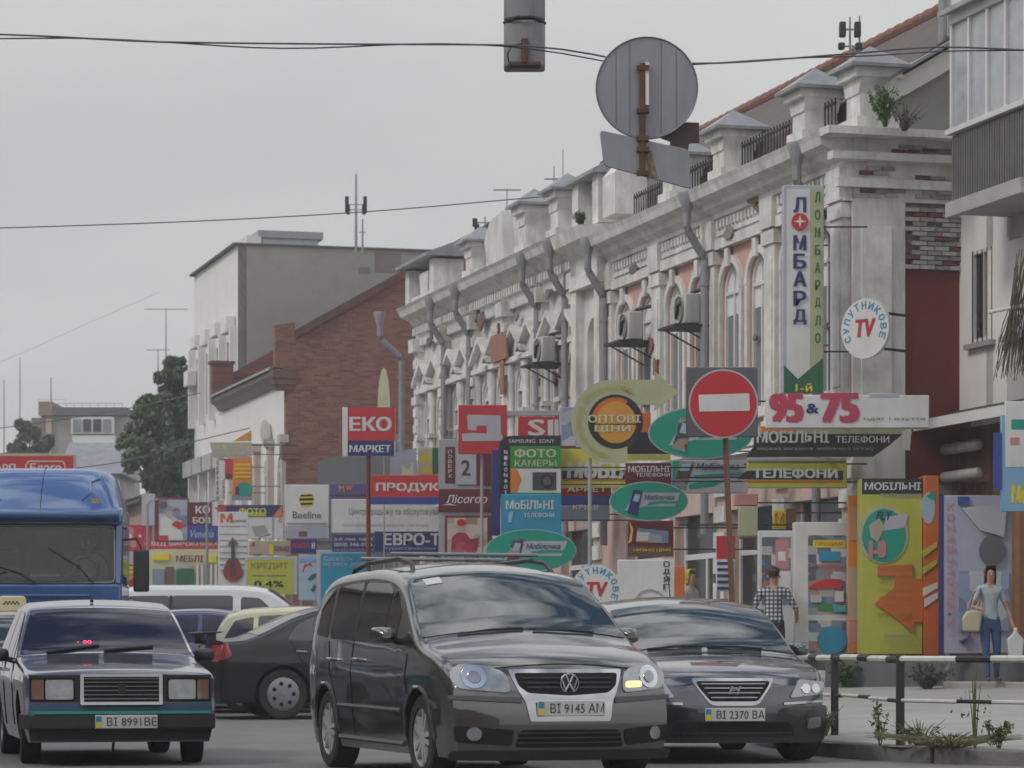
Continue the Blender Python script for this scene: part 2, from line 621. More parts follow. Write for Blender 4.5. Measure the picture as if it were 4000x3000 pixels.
def cornice(parent, name, x0, x1, prof, mat=None, cuts=None):
    mb = MB()
    mb.prism(prof, 'x', x0, x1)
    return mb.obj(name, mat or M_TRIM, parent)


# ------------------------------------------------------------------ the long two-storey terrace on the right
Yc = 47.06
terrace = thing('terraced_building', 'long pale two storey terrace with parapet posts, downpipes and pink window bays', 'building', (C1 - .276 * Yc, Yc, 0), ST)
PW = 3.05
xB = [0.35 + PW * i for i in range(5)]                # bay lines of the near, pink section
ops, wins = [], []
for i in range(4):
    for k in (.27, .73):
        xc = xB[i] + PW * k
        ops.append((xc - .48, xc + .48, 5.05, 7.72, True))
        wins.append(xc)
mb = wall(MB(), 0.02, 12.55, 4.55, 8.0, ops, -.35, 0)
mb.obj('upper_wall', M_PINK, terrace)
for xc in wins:
    window(terrace, xc, 5.05, 7.72, .96)
    hm = MB()
    k = 12
    hm.prism([(xc + .62 * cos(pi * i / k), 7.24 + .62 * sin(pi * i / k)) for i in range(k + 1)] + [(xc + .49 * cos(pi * i / k), 7.24 + .49 * sin(pi * i / k)) for i in range(k, -1, -1)], 'y', 0.0, .06)
    hm.box(xc - .62, xc - .49, 0, .05, 5.05, 7.24).box(xc + .49, xc + .62, 0, .05, 5.05, 7.24)
    hm.box(xc - .66, xc + .66, 0, .14, 4.9, 5.02)
    hm.box(xc - .09, xc + .09, .05, .11, 7.66, 7.97)
    hm.obj('window_surround', M_TRIM, terrace)
for x in xB:
    mb = MB()
    mb.box(x - .26, x + .26, 0, .13, 4.75, 7.75).box(x - .31, x + .31, 0, .17, 7.75, 7.98).box(x - .31, x + .31, 0, .17, 4.55, 4.8)
    mb.box(x - .16, x + .16, .13, .15, 5.1, 7.5)
    mb.obj('pilaster', M_TRIM, terrace)
# entablature in three steps, with dentils
ENT = [(-.35, 8.0), (.14, 8.0), (.14, 8.18), (.09, 8.19), (.09, 8.52), (.16, 8.54), (.16, 8.62), (.30, 8.70), (.34, 8.80), (.52, 8.86), (.56, 8.98), (.60, 9.06), (-.35, 9.12)]
cornice(terrace, 'entablature', -.02, 12.52, ENT)
for i in range(4):
    x0, x1 = xB[i] + .35, xB[i] + PW - .35
    mb = MB()
    n = int((x1 - x0) / .17)
    for k in range(n):
        xx = x0 + (k + .2) * (x1 - x0) / n
        mb.box(xx, xx + .09, .09, .15, 8.36, 8.50)
    mb.obj('dentil_row', M_TRIM, terrace)['kind'] = 'stuff'
    MB().box(x0, x1, .1, .125, 8.23, 8.31).obj('frieze_band', M_TRIM, terrace)
for x in xB:
    MB().box(x - .3, x + .3, .06, .2, 8.02, 8.53).obj('frieze_block', M_TRIM, terrace)
MB().box(-.02, 12.55, 0, .22, 4.42, 4.54).obj('string_course', M_TRIM, terrace)
# parapet of the near section: posts, iron rails between them
px_posts = [.15, 1.5, 5.4, 8.2, 11.5]
for i, x in enumerate(px_posts[:4]):
    pier(terrace, x, 9.12, 10.0 if i else 10.12, .84, y=.05 if i else -.35)
for i in range(4):
    x0, x1 = px_posts[i] + .45, px_posts[i + 1] - .45
    mb = MB()
    mb.box(x0, x1, .03, .07, 9.62, 9.66).box(x0, x1, .03, .07, 9.2, 9.24)
    n = int((x1 - x0) / .14)
    for k in range(n + 1):
        xx = x0 + k * (x1 - x0) / n
        mb.box(xx - .011, xx + .011, .04, .06, 9.15, 9.72)
    mb.obj('parapet_railing', M_IRON, terrace)
    MB().box(x0 - .1, x1 + .1, -.22, .0, 9.12, 9.3).obj('parapet_upstand', M_WHITE, terrace)
# main roof with terracotta ridge; gable end with a white rake towards the camera
mb = MB()
mb.prism([(-.35, 9.13), (-.35, 9.75), (-4.2, 12.45), (-8.0, 9.6), (-8.0, 9.13)], 'x', .12, 20.0)
roof = mb.obj('roof', [M_SLATE], terrace)
mb = MB()
for k in range(44):
    mb.cyl((.0 + k * .45, -4.2, 12.45 + .01), (.0 + k * .45 + .44, -4.2, 12.45 + .03), .13, .15, 10)
mb.obj('ridge_tiles', M_RIDGE, roof, smooth=True)
MB().prism([(-.38, 9.75), (-1.0, 10.1), (-4.2, 12.02), (-4.2, 11.66), (-1.0, 9.77), (-.38, 9.42)], 'x', -.12, .1).obj('gable_rake', M_CLEAN, terrace)
MB().prism([(-.3, 9.8), (-4.2, 12.12), (-4.2, 12.05), (-.3, 9.74)], 'x', -.25, .3).obj('rake_flashing', M_ROOFTIN, terrace)
MB().prism([(-.35, 9.14), (-.35, 9.5), (-4.2, 11.7), (-4.2, 9.14)], 'x', .02, .1).obj('gable_wall', M_GREYWALL, terrace)
for (xx, yy, hh) in ((9.3, -5.2, .4),):
    MB().box(xx - .45, xx + .45, yy - .3, yy + .3, 10.2, 11.6 + hh * .5).box(xx - .52, xx + .52, yy - .37, yy + .37, 11.6 + hh * .5, 11.75 + hh * .5).obj('chimney', M_DARKBRICK, roof)
# side wall towards the camera
MB().box(-.0, .35, -6.0, -.35, 0, 9.1).obj('side_wall', M_BRICKPAINT, terrace)
side = terrace.children[-1]
MB().box(-.07, .0, -.86, .02, 0, 8.0).obj('corner_pilaster', M_WHITE, terrace)
MB().box(-.1, .0, -.62, -.12, 4.7, 7.6).obj('pilaster_panel', M_TRIM, terrace)
MB().prism([(0.0, 8.0), (0.0, 8.98), (-6.0, 8.98), (-6.0, 8.0)], 'x', -.06, -.001).obj('side_frieze', M_WHITE, terrace)
mb = MB()
mb.box(-.16, .0, -6.0, .3, 8.2, 8.34).box(-.24, 0, -6.0, .42, 8.62, 8.74).box(-.42, 0, -6.0, .56, 8.98, 9.1)
mb.obj('side_cornice', M_TRIM, terrace)
MB().box(-.03, 0, -2.0, -.88, 3.6, 8.0 - 1.05).obj('painted_panel', pm('oxblood_paint', (0.155, 0.028, 0.018), 0.8, var=0.12, dirt=.2), terrace)
MB().box(-.02, .0, -.86, -.02, 2.2, 4.6).obj('cement_patch', M_GREYWALL, terrace)
# bare bricks where the render has come off near the top of the side wall
bricks = {n: MB().box(-.07, 0, -.118, .118, -.031, .031).mesh('brick') for n in 'abc'}
for n, c in (('a', (0.17, 0.06, 0.04)), ('b', (0.40, 0.39, 0.37)), ('c', (0.27, 0.26, 0.245))):
    bricks[n].materials.append(pm('brick_face_' + n, c, 0.9, var=0.25, vscale=14))
rb = random.Random(4)
for row in range(13):
    for k in range(5):
        yy = -.98 - k * .25 - (.125 if row % 2 else 0)
        zz = 6.99 + row * .075
        if rb.random() < .93:
            shared('brick', bricks['bbcbca'[rb.randrange(6)]], side, (-.012 + rb.uniform(-.02, .006), yy, zz))
for (ya, za, n, m) in ((-.2, 8.44, 2, 2), (-.75, 8.80, 2, 2), (-.1, 8.08, 2, 2), (-.62, 8.1, 1, 2), (-1.15, 8.10, 3, 5), (-1.15, 8.76, 3, 2)):
    for r_ in range(m):
        for k in range(n):
            shared('brick', bricks['abcbca'[rb.randrange(6)]], side, (-.005 + rb.uniform(-.015, .0), ya - k * .25 - (.12 if r_ % 2 else 0), za + r_ * .075))

# narrow ornate bay with the attic block between the two sections
mb = wall(MB(), 12.56, 14.5, 4.55, 8.2, [(13.1, 13.95, 5.1, 7.6, True)], -.35, .12)
mb.obj('bay_wall', M_WHITE, terrace)
window(terrace, 13.52, 5.1, 7.6, .85, y=-.1)
MB().box(12.56, 12.9, .12, .3, 4.6, 9.0).box(14.15, 14.5, .12, .3, 4.6, 9.0).obj('bay_pilaster', M_TRIM, terrace)
cornice(terrace, 'bay_entablature', 12.53, 14.52, [(-.35, 8.2), (.34, 8.2), (.3, 8.5), (.3, 8.8), (.5, 8.95), (.66, 9.05), (.74, 9.3), (-.35, 9.4)])
mb = MB()
mb.box(12.62, 13.0, -.35, .3, 9.38, 10.35).box(14.0, 14.42, -.35, .3, 9.38, 10.35).box(13.0, 14.0, -.35, .1, 9.38, 9.5).box(13.0, 14.0, -.35, .05, 10.1, 10.35)
mb.box(12.9, 14.1, -.3, -.2, 9.4, 10.2)
mb.obj('attic_block', M_TRIM, terrace)
MB().prism([(.44, 10.35), (.44, 10.42), (-.1, 10.72), (-.5, 10.42), (-.5, 10.35)], 'x', 12.5, 14.55).obj('attic_cap', M_ROOFTIN, terrace)
MB().prism([(.3, 9.4), (.3, 10.2), (-.05, 10.62), (-.35, 10.62), (-.35, 9.4)], 'x', 11.5, 12.3).obj('attic_pier', M_TRIM, terrace)

# the far, wholly white section: five bays, gabled hoods, half columns
FA0, FA1, FW = 14.52, 28.6, 2.81
ops, wins = [], []
for i in range(5):
    for k in (.28, .72):
        xc = FA0 + FW * (i + k)
        ops.append((xc - .42, xc + .42, 5.1, 7.1, True))
        wins.append(xc)
wall(MB(), FA0, FA1, 4.5, 8.45, ops, -.35, 0).obj('far_upper_wall', M_WHITE, terrace)
for xc in wins:
    window(terrace, xc, 5.1, 7.1, .84, style='g')
    mb = MB()
    mb.prism([(xc - .72, 7.35), (xc + .72, 7.35), (xc + .72, 7.43), (xc, 7.92), (xc - .72, 7.43)], 'y', 0, .09)
    mb.prism([(xc - .8, 7.42), (xc - .8, 7.52), (xc, 8.06), (xc + .8, 7.52), (xc + .8, 7.42), (xc, 7.94)], 'y', .0, .26)
    mb.box(xc - .76, xc + .76, 0, .2, 7.25, 7.36)
    mb.obj('gabled_hood', M_TRIM, terrace)
    mb = MB()
    for q in (-.55, .55):
        mb.lathe([(.09, 5.2), (.07, 5.4), (.065, 6.6), (.06, 6.8), (.1, 6.95), (.1, 7.24)], 10, Matrix.Translation((xc + q, .06, 0)))
        mb.box(xc + q - .13, xc + q + .13, 0, .2, 4.9, 5.2)
        mb.box(xc + q - .12, xc + q + .12, 0, .19, 6.1, 6.2)
    mb.box(xc - .5, xc + .5, 0, .16, 4.92, 5.06)
    mb.obj('half_columns', M_TRIM, terrace, smooth=True)
for i in range(6):
    x = FA0 + FW * i + (.1 if i == 0 else (-.1 if i == 5 else 0))
    mb = MB()
    mb.box(x - .2, x + .2, 0, .16, 4.6, 8.3).box(x - .26, x + .26, 0, .22, 7.0, 7.2).box(x - .26, x + .26, 0, .22, 5.5, 5.62).box(x - .24, x + .24, .0, .3, 8.3, 8.62)
    for z in (5.9, 6.3, 6.7, 7.5, 7.9):
        mb.box(x - .15, x + .15, .16, .2, z, z + .22)
    mb.obj('rusticated_pilaster', M_TRIM, terrace)
cornice(terrace, 'far_entablature', FA0 + .02, FA1 + .12, [(-.35, 8.45), (.12, 8.45), (.14, 8.62), (.1, 8.64), (.1, 8.9), (.2, 8.98), (.3, 9.1), (.5, 9.18), (.56, 9.32), (.62, 9.39), (-.35, 9.45)])
mb = MB()
for k in range(70):
    xx = FA0 + .1 + k * .2
    mb.box(xx, xx + .1, .1, .24, 8.72, 8.9)
mb.obj('far_dentils', M_TRIM, terrace)['kind'] = 'stuff'
MB().box(FA0, FA1, 0, .2, 4.38, 4.52).obj('far_string_course', M_TRIM, terrace)
for x, zz in ((15.6, 10.45), (18.1, 10.5), (22.6, 10.3)):
    pier(terrace, x, 9.45, zz, .85, y=.05)
mb = MB()
mb.box(25.7, 26.1, -.35, .4, 9.44, 10.3).box(28.2, 28.6, -.35, .4, 9.44, 10.3).box(26.1, 28.2, -.35, -.1, 9.44, 10.3).box(26.1, 28.2, -.1, .35, 9.44, 9.6)
mb.prism([(26.5, 9.6), (27.2, 9.6), (27.35, 10.1), (26.4, 10.1)], 'y', .0, .35)
mb.obj('end_attic', M_TRIM, terrace)
MB().prism([(.62, 10.35), (.62, 10.42), (.0, 10.66), (-.5, 10.42), (-.5, 10.35)], 'x', 25.5, 28.75).obj('end_attic_cap', M_ROOFTIN, terrace)
MB().prism([(20.2, 9.44), (21.9, 9.44), (21.7, 9.75), (21.9, 10.2), (21.5, 10.55), (20.4, 10.7), (20.3, 10.1)], 'y', -.1, .15).obj('broken_attic', M_WHITE, terrace)
MB().box(19.6, 20.9, .22, .27, 7.35, 7.95).box(19.9, 20.2, .2, .25, 6.6, 7.35).obj('bare_brick', pm('bare_brick_patch', (0.3, .13, .08)), terrace)
mb = MB()
mb.prism([(-.3, 9.45), (-3.6, 11.0), (-7, 9.45)], 'x', FA0, FA1 - .1)
mb.obj('far_roof', M_SLATE, terrace)
mb = MB()
mb.box(16.6, 17.6, -2.3, -1.4, 10.0, 11.3).box(16.5, 17.7, -2.4, -1.3, 11.3, 11.42)
mb.obj('far_chimney', M_BRICK, terrace)
MB().box(20.8, 22.2, -1.2, -.6, 9.45, 11.05).obj('far_chimney_stack', M_WHITE, terrace)
MB().box(FA1 - .02, FA1 + .1, -7, .0, 0, 9.4).obj('far_end_wall', M_WHITE, terrace)
for x in (1.0, 6.45, 12.5):
    downpipe(terrace, x, 9.0)
for x in (15.2, 17.3, 23.0, 25.4):
    downpipe(terrace, x, 9.3)
downpipe(terrace, 29.0, 9.3, y0=.95, y1=.4)
# ground floor: pink piers with white bands, shop openings with dark glazing
ops, shop = [], []
for i in range(9):
    x0 = .5 + i * 3.0 + (1.5 if i >= 4 else 0)
    ops.append((x0, x0 + 2.3, .5, 3.4, False))
    shop.append(x0)
wall(MB(), .02, FA1, 0, 4.36, ops, -.4, -.02).obj('ground_floor_wall', pm('pale_pink_stucco', (.56, .42, .36), .9, var=.15, dirt=.5, streak=True, dirtcol=(.25, .2, .17)), terrace)
for i, x0 in enumerate(shop):
    mb = MB()
    mb.box(x0, x0 + .08, -.3, -.2, .5, 3.4).box(x0 + 2.22, x0 + 2.3, -.3, -.2, .5, 3.4).box(x0 + .08, x0 + 2.22, -.3, -.2, 2.6, 2.7).box(x0 + 1.0, x0 + 1.08, -.3, -.2, .5, 2.6).box(x0 + .08, x0 + 2.22, -.3, -.2, .5, .62)
    o = mb.obj('shopfront', M_FRAME, terrace)
    MB().box(x0 + .08, x0 + 1.0, -.26, -.24, .62, 2.6).obj('shop_window', M_DARKGLASS, o)
    MB().box(x0 + 1.08, x0 + 2.22, -.26, -.24, .62, 2.6).obj('shop_door', M_DARKGLASS, o)
    MB().box(x0 + .08, x0 + 2.22, -.26, -.24, 2.7, 3.4).obj('fanlight', M_DARKGLASS, o)
    mb = MB()
    for z in [.5 + .45 * k for k in range(8)]:
        mb.box(x0 - .62, x0 - .05, -.02, .06, z, z + .28)
    mb.obj('banded_pier', M_TRIM, terrace)

# ------------------------------------------------------------------ brick building next along the street
Yb = 91.0
xb0 = C1 - .276 * Yb
brickb = thing('brick_building', 'whitewashed facade with a tall red brick gable beside the terrace', 'building', (xb0, Yb, 0), ST)
LB = 11.6
ops = []
for k in range(5):
    xc = 1.3 + k * 2.25
    ops.append((xc - .45, xc + .45, 3.4, 6.9, True))
wall(MB(), 0.0, LB, 0, 9.0, ops, -.4, 0).obj('front_wall', M_CLEAN, brickb)
for (xa, xb_, za, zb, ar) in ops:
    window(brickb, (xa + xb_) / 2, za, zb, .9, style='g', y=-.08)
for k in range(6):
    x = .15 + k * 2.25
    mb = MB()
    mb.box(x - .13, x + .13, 0, .2, 2.8, 7.2).box(x - .2, x + .2, 0, .28, 7.2, 7.45)
    mb.obj('front_pilaster', pm('cream_stone', (0.52, 0.46, 0.40), .9, var=.15, dirt=.3, streak=True), brickb)
cornice(brickb, 'eaves_cornice', .0, LB, [(-.4, 9.0), (.1, 9.0), (.25, 9.2), (.4, 9.3), (.42, 9.42), (-.4, 9.5)], pm('eaves_dark', (0.20, 0.17, 0.15), .9, dirt=.4))
MB().prism([(.5, 9.44), (.5, 9.52), (-.6, 9.9), (-.6, 9.8)], 'x', .4, LB - .3).obj('eaves_tin', M_ROOFTIN, brickb)
gable = [(.06, 0), (.06, 9.4), (.4, 9.5), (.42, 10.75), (-.2, 10.85), (-.2, 10.35), (-7.2, 14.35), (-14.2, 10.2), (-14.2, 0)]
MB().prism(gable, 'x', -.02, .36).obj('gable_wall', brick_mat('gable_brick', (0.34, 0.145, 0.098), (0.20, 0.085, 0.062), (0.26, 0.20, 0.16), 4.0, 'yz'), brickb)
MB().prism([(-.2, 10.36), (-7.2, 14.36), (-7.2, 14.62), (-.2, 10.62)], 'x', -.12, .5).obj('gable_coping', pm('coping_brick', (.12, .06, .045), .9, var=.3), brickb)
mb = MB()
mb.box(-.1, .42, -.25, .5, 9.15, 9.4).box(-.08, .4, -.2, .46, 8.95, 9.15).box(-.06, .38, -.15, .42, 8.8, 8.95)
MB().box(-.08, .4, -.3, .2, 6.7, 7.1).obj('lower_corbel', M_BRICK, brickb)
mb
mb.obj('corbel', pm('corbel_brick', (.15, .085, .065), .9, var=.3), brickb)
MB().prism([(-.2, 9.6), (-7.2, 13.9), (-14.2, 9.6)], 'x', .37, LB).obj('roof', M_REDROOF, brickb)
MB().box(LB - .5, LB, -.3, .42, 9.4, 10.6).box(LB - .55, LB + .05, -.35, .48, 10.6, 10.7).obj('end_pier', M_BRICK, brickb)
MB().prism([(-.1, 9.55), (-7.2, 13.9), (-7.2, 14.3), (-.1, 10.2)], 'x', LB - .35, LB + .02).obj('end_coping', M_BRICK, brickb)
# yard gate between brick building and terrace
gate = thing('yard_gate', 'tall dark grey gate between brick gable and pale terrace', 'gate', (C1 - .276 * 78.5, 78.5, 0), ST)
MB().box(-1.0, 9, -.2, -.08, 0, 6.4).obj('gate_panel', pm('gate_grey', (.075, .078, .085), .7), gate)
MB().box(-1.05, -.95, -.26, -.02, 0, 6.5).obj('gate_post', M_PIPE, gate)

# ------------------------------------------------------------------ white office block at the end of the row
Yo = 104.0
office = thing('office_block', 'three storey block with white street front and blank grey side wall', 'building', (19.2 - .276 * Yo, Yo, 0), ST)
office.scale = (1.045,) * 3
ops = []
for st, (za, zb) in enumerate(((9.6, 12.2 - .6), (5.0, 6.9), (1.8, 3.4))):
    for k in range(4):
        xa = .35 + k * 2.05
        ops.append((xa, xa + 1.75, za, zb, False))
mb = MB()
for k in range(4):
    xa = .35 + k * 2.05
for (z0, z1, za, zb) in ((0, 4.2, 1.8, 3.4), (4.2, 8.2, 5.0, 6.9), (8.2, 14.3, 9.0, 11.3)):
    wall(mb, 0, 8.8, z0, z1, [(.35 + k * 2.1, .35 + k * 2.1 + 1.8, za, zb, False) for k in range(4)], -.3, 0)
mb.obj('front_wall', M_CLEAN, office)
for (za, zb) in ((9.0, 11.3), (5.0, 6.9), (1.8, 3.4)):
    for k in range(4):
        for h in range(2):
            window(office, .35 + k * 2.1 + .45 + h * .9, za, zb, .9, arched=False, style='g', y=-.05)
for k in range(5):
    for (za, zb) in ((8.8, 11.6), (4.6, 7.2)):
        MB().box(.2 + k * 2.1 - .1, .2 + k * 2.1 + .1, 0, .25, za, zb).obj('fin', M_CLEAN, office)
for k in range(4):
    MB().box(.4 + k * 2.1, 1.3 + k * 2.1, .02, .36, 11.42 + (k % 2) * .1, 12.0).obj('air_conditioner', M_CLEAN, office, bevel=.03)
    MB().box(.3 + k * 2.1, 2.1 + k * 2.1, .02, .5, 7.0, 7.55).obj('window_box', pm('grey_fascia', (.4, .4, .39), .8, var=.2), office)
MB().box(8.1, 8.9, .02, .38, 10.3, 10.85).obj('corner_air_conditioner', M_CLEAN, office, bevel=.03)
MB().box(-.001, .4, -12, -.3, 0, 14.3).box(.0, .4, -.301, -.001, 0, 14.3).obj('side_wall', M_GREYWALL, office)
MB().box(.4, 8.8, -12, -.3, 13.9, 14.25).obj('roof_slab', M_GREYWALL, office)
MB().box(-.05, 8.95, -12.2, .16, 14.3, 14.37).obj('roof_edge', pm('roof_felt', (.10, .10, .10), .9), office)
pb = random.Random(9)
for (y0, y1, z0, z1) in ((-5.55, -4.65, 13.55, 14.22), (-7.6, -6.4, 13.5, 14.2), (-4.5, -4.1, 13.5, 13.7)):
    MB().box(-.012, .0, y0, y1, z0, z1).obj('bare_brick_patch', brick_mat('patch_brick', (.27, .12, .08), (.22, .10, .07), (.2, .15, .12), 4, 'yz', (.2, .19, .18), .45), office)
lan = MB()
lan.box(.3, 3.0, -2.95, -.75, 14.62, 14.86)
lan.obj('roof_lantern', pm('lantern_grey', (.30, .31, .34), .6), office)
MB().box(.4, 2.9, -2.8, -.9, 14.37, 14.62).obj('lantern_glazing', pm('pale_glazing', (.5, .52, .54), .2, ior=1.6), office)
MB().box(.3, 2.0, -.85, -.35, 14.37, 14.68).obj('stair_head', M_CLEAN, office)

# ------------------------------------------------------------------ white house with the balcony, at the right edge
Y2 = 47.4
house2 = thing('balcony_building', 'white house at the right edge with a glazed balcony and dark windows', 'building', (C2 - .276 * Y2, Y2, 0), ST)
ops = [(-1.15, -.35, 5.75, 7.2, False), (-2.7, -1.65, 5.75, 7.25, False), (-2.4, -.9, 9.0, 11.2, False)]
wall(MB(), -12, 0.72, 4.7, 14, ops, -.4, 0).obj('front_wall', M_CLEAN, house2)
window(house2, -.75, 5.75, 7.2, .80, arched=False, style='d', y=-.06)
window(house2, -2.175, 5.75, 7.25, 1.05, arched=False, style='d', y=-.06)
window(house2, -1.65, 9.0, 11.2, 1.5, arched=False, style='d', y=-.06)
MB().box(-1.25, -.25, 0, .10, 5.66, 5.74).box(-2.8, -1.55, 0, .10, 5.66, 5.74).obj('window_sill', M_GREYWALL, house2)
mb = MB()
for k in range(5):
    mb.box(-1.12 + k * .18, -1.105 + k * .18, -.005, .01, 5.76, 7.19)
mb.obj('window_bars', M_IRON, house2)
MB().box(.37, .72, -9, -.4, 0, 14).box(.37, .72, -.39, -.001, 0, 4.7).obj('end_wall', M_CLEAN, house2)
MB().box(-12, -.36, -9, -.41, 13.7, 14).obj('roof_slab', M_GREYWALL, house2)
# lower storey clad in brown boards
brown = [pm('brown_board_%d' % i, c, .75, var=.2, vscale=6, dirt=.2) for i, c in enumerate(((.26, .125, .055), (.21, .095, .042), (.30, .15, .07)))]
for k in range(26):
    MB().box(-4.1 + k * .18, -4.1 + k * .18 + .172, -.2, random.uniform(.0, .012), .35, 4.45).obj('cladding_board', brown[k % 3 if k % 5 else 1], house2)
MB().box(-12, -4.15, -.3, 0, 0, 4.68).obj('plinth_wall', M_GREYWALL, house2)
MB().prism([(0, 4.75), (.75, 4.5), (.75, 4.42), (0, 4.62)], 'x', -7, .6).obj('canopy', pm('canopy_dark', (.06, .055, .05), .8, dirt=.3), house2)
MB().box(-7, .6, .75, .79, 4.4, 4.56).obj('canopy_edge', M_FRAME, house2)
for z in (4.12, 3.68):
    mb = MB()
    mb.lathe([(0, -.02), (.06, 0), (.09, .05), (.09, 1.45), (.06, 1.5), (0, 1.52)], 14, Matrix.Translation((-1.2, .25, z)) @ Matrix.Rotation(radians(90), 4, 'Y') @ Matrix.Scale(1.0, 4))
    for q in (.3, .75, 1.2):
        mb.lathe([(.095, q), (.095, q + .02)], 14, Matrix.Translation((-1.2, .25, z)) @ Matrix.Rotation(radians(90), 4, 'Y'))
    mb.obj('foil_duct', pm('foil', (.58, .58, .56), .4, .25, var=.2, vscale=8, bump=.4, bscale=20), house2, smooth=True)
downpipe(house2, .5, 13.5, 4.9, .5, .12, .07)
# balcony
balc = MB()
balc.box(-4.4, -1.75, 0, 1.0, 7.55, 7.68).box(-4.4, -1.75, 1.0, 1.06, 7.5, 7.72)
bal = balc.obj('balcony', pm('balcony_slab', (.40, .39, .38), .85, dirt=.3), house2)
mb = MB()
n = 30
for k in range(n):
    x = -4.35 + k * 2.58 / n
    mb.box(x, x + .052, .93, .975, 7.72, 8.72)
mb.box(-4.37, -1.77, .9, .93, 7.70, 8.74)
mb.obj('ribbed_panel', pm('grey_ribbed_tin', (.165, .16, .155), .55, .3, var=.15), bal)
MB().box(-4.4, -4.36, 0.03, .93, 7.70, 8.74).obj('side_panel', pm('dark_brown_panel', (.035, .026, .022), .6), bal)
MB().box(-4.45, -1.7, 0, 1.05, 8.75, 8.83).obj('balcony_rail', M_FRAME, bal)
mb = MB()
for k in range(5):
    x = -4.38 + k * .645
    mb.box(x, x + .07, .9, .98, 8.83, 10.5)
for k in range(3):
    mb.box(-4.42, -4.36, .02 + k * .44, .09 + k * .44, 8.83, 10.5)
mb.box(-4.4, -1.75, .88, 1.0, 10.42, 10.55)
mb.obj('glazing_frame', M_FRAME, bal)
for k in range(4):
    x = -4.38 + k * .645
    MB().box(x + .075, x + .64, .93, .94, 8.84, 10.42).obj('pane', pm('balcony_glass', (.42, .43, .45), .12, ior=1.6, var=.2), bal)
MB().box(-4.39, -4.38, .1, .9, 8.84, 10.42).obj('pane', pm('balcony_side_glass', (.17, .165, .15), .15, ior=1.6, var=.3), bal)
MB().prism([(0, 10.9), (1.15, 10.62), (1.15, 10.55), (0, 10.8)], 'x', -4.55, -1.65).obj('balcony_roof', pm('balcony_roof_tin', (.4, .4, .4), .5, .4), bal)
MB().box(-4.75, -4.5, .35, .8, 7.9, 8.35).obj('balcony_box', M_CLEAN, bal, bevel=.02)

# low raised terrace in front of the houses, with a paved slab
plinth = MB()
pl = [at(832, 690, 46.6), at(1060, 690, 43.2)]
plinth.prism([(pl[0].x - .2, 45.7), (pl[1].x, 42.6), (11, 42.2), (11, 47), (5.2, 47.2)], 'z', .2, .80)
struct(plinth.obj('raised_terrace', pm('terrace_asphalt', (.12, .12, .125), .9, var=.2, dirt=.4)))
slab = MB().prism([(6.2, 43.2), (9.2, 41.8), (9.4, 42.5), (6.4, 43.9)], 'z', .3, .50).obj('step_slab', pm('step_stone', (.36, .33, .30), .9, var=.2, dirt=.3), bevel=.02)
struct(slab)

# ------------------------------------------------------------------ houses at the far end of the street
Yf = 116.0
fh = thing('stucco_house', 'low cream stucco house with dentilled eaves beyond the tree', 'building', (C1 - .276 * Yf - .4, Yf, 0), ST)
ops = [(1.2 + k * 2.4, 2.1 + k * 2.4, 2.4, 5.2, False) for k in range(4)]
wall(MB(), 0, 11, 0, 6.6, ops, -.3, 0).obj('front_wall', pm('peach_stucco', (.46, .34, .28), .9, var=.15, dirt=.3, streak=True), fh)
for (a, b_, c, d_, e) in ops:
    window(fh, (a + b_) / 2, c, d_, .9, arched=False, style='g', y=-.15)
MB().box(-.05, .25, -9, -.02, 0, 6.6).obj('side_wall', pm('cream_stucco', (.56, .53, .47), .9, var=.12, dirt=.3, streak=True), fh)
for y0 in (-3.6, -6.0):
    MB().box(-.07, -.04, y0, y0 + 1.5, 4.3, 5.5).obj('painted_panel', pm('terracotta_panel', (.33, .17, .13), .85), fh)
mb = MB()
for k in range(22):
    mb.box(-.22, -.04, -8.8 + k * .4, -8.62 + k * .4, 6.1, 6.35)
mb.obj('dentil_row', M_TRIM, fh)['kind'] = 'stuff'
mb = MB()
mb.box(-.4, 11, -9.2, .4, 6.6, 6.8)
mb.obj('eaves', pm('eaves_grey', (.12, .11, .10), .9), fh)
MB().prism([(.5, 6.8), (-4.5, 8.6), (-9.4, 6.8)], 'x', -.3, 11).obj('roof', M_ROOFTIN, fh)
MB().prism([(-1.0, 7.3), (-4.2, 8.4), (-4.2, 7.3)], 'x', -1.4, -.32).obj('porch_gable', M_REDROOF, fh)

YF = 214.0
fl = thing('apartment_block', 'distant grey apartment block with flat dark roof and a white window strip', 'building', (at(80, 640, YF).x, YF, 0), 0)


def fbox(mb, px0, px1, py0, py1, dy=0.0, deep=8.0):
    a, b_ = at(px0, py1, YF), at(px1, py0, YF)
    o = fl.location
    return mb.box(a.x - o.x, b_.x - o.x, dy, dy + deep, a.z, b_.z)


fbox(MB(), 46, 126, 416, 640).obj('wall', pm('grey_panel_wall', (.34, .31, .285), .9, var=.12, dirt=.2), fl)
fbox(MB(), 53, 128, 408, 415.5, -.6, 9).obj('roof_edge', pm('dark_roof_edge', (.10, .095, .098), .9), fl)
fbox(MB(), 39.5, 53, 402, 416, -.5).obj('stair_head', pm('brown_brick_head', (.24, .17, .145), .9), fl)
fbox(MB(), 30, 46, 417, 640, .6).obj('side_wing', pm('wing_grey', (.22, .185, .17), .9, var=.2, vscale=.4), fl)
fbox(MB(), 46.5, 52, 419, 470, -.3, 1).obj('corner_strip', pm('peach_strip', (.5, .38, .31), .9), fl)
fbox(MB(), 73, 115, 418, 434.5, -.9, 1.5).obj('loggia_frame', M_CLEAN, fl)
for k in range(4):
    fbox(MB(), 75 + k * 10.0, 83 + k * 10.0, 420, 433, -.97, .2).obj('loggia_window', M_DARKGLASS if k in (1, 2) else M_GREYGLASS, fl)
fbox(MB(), 74, 116, 436, 450, -.8, 1.5).obj('loggia_front', M_CLEAN, fl)
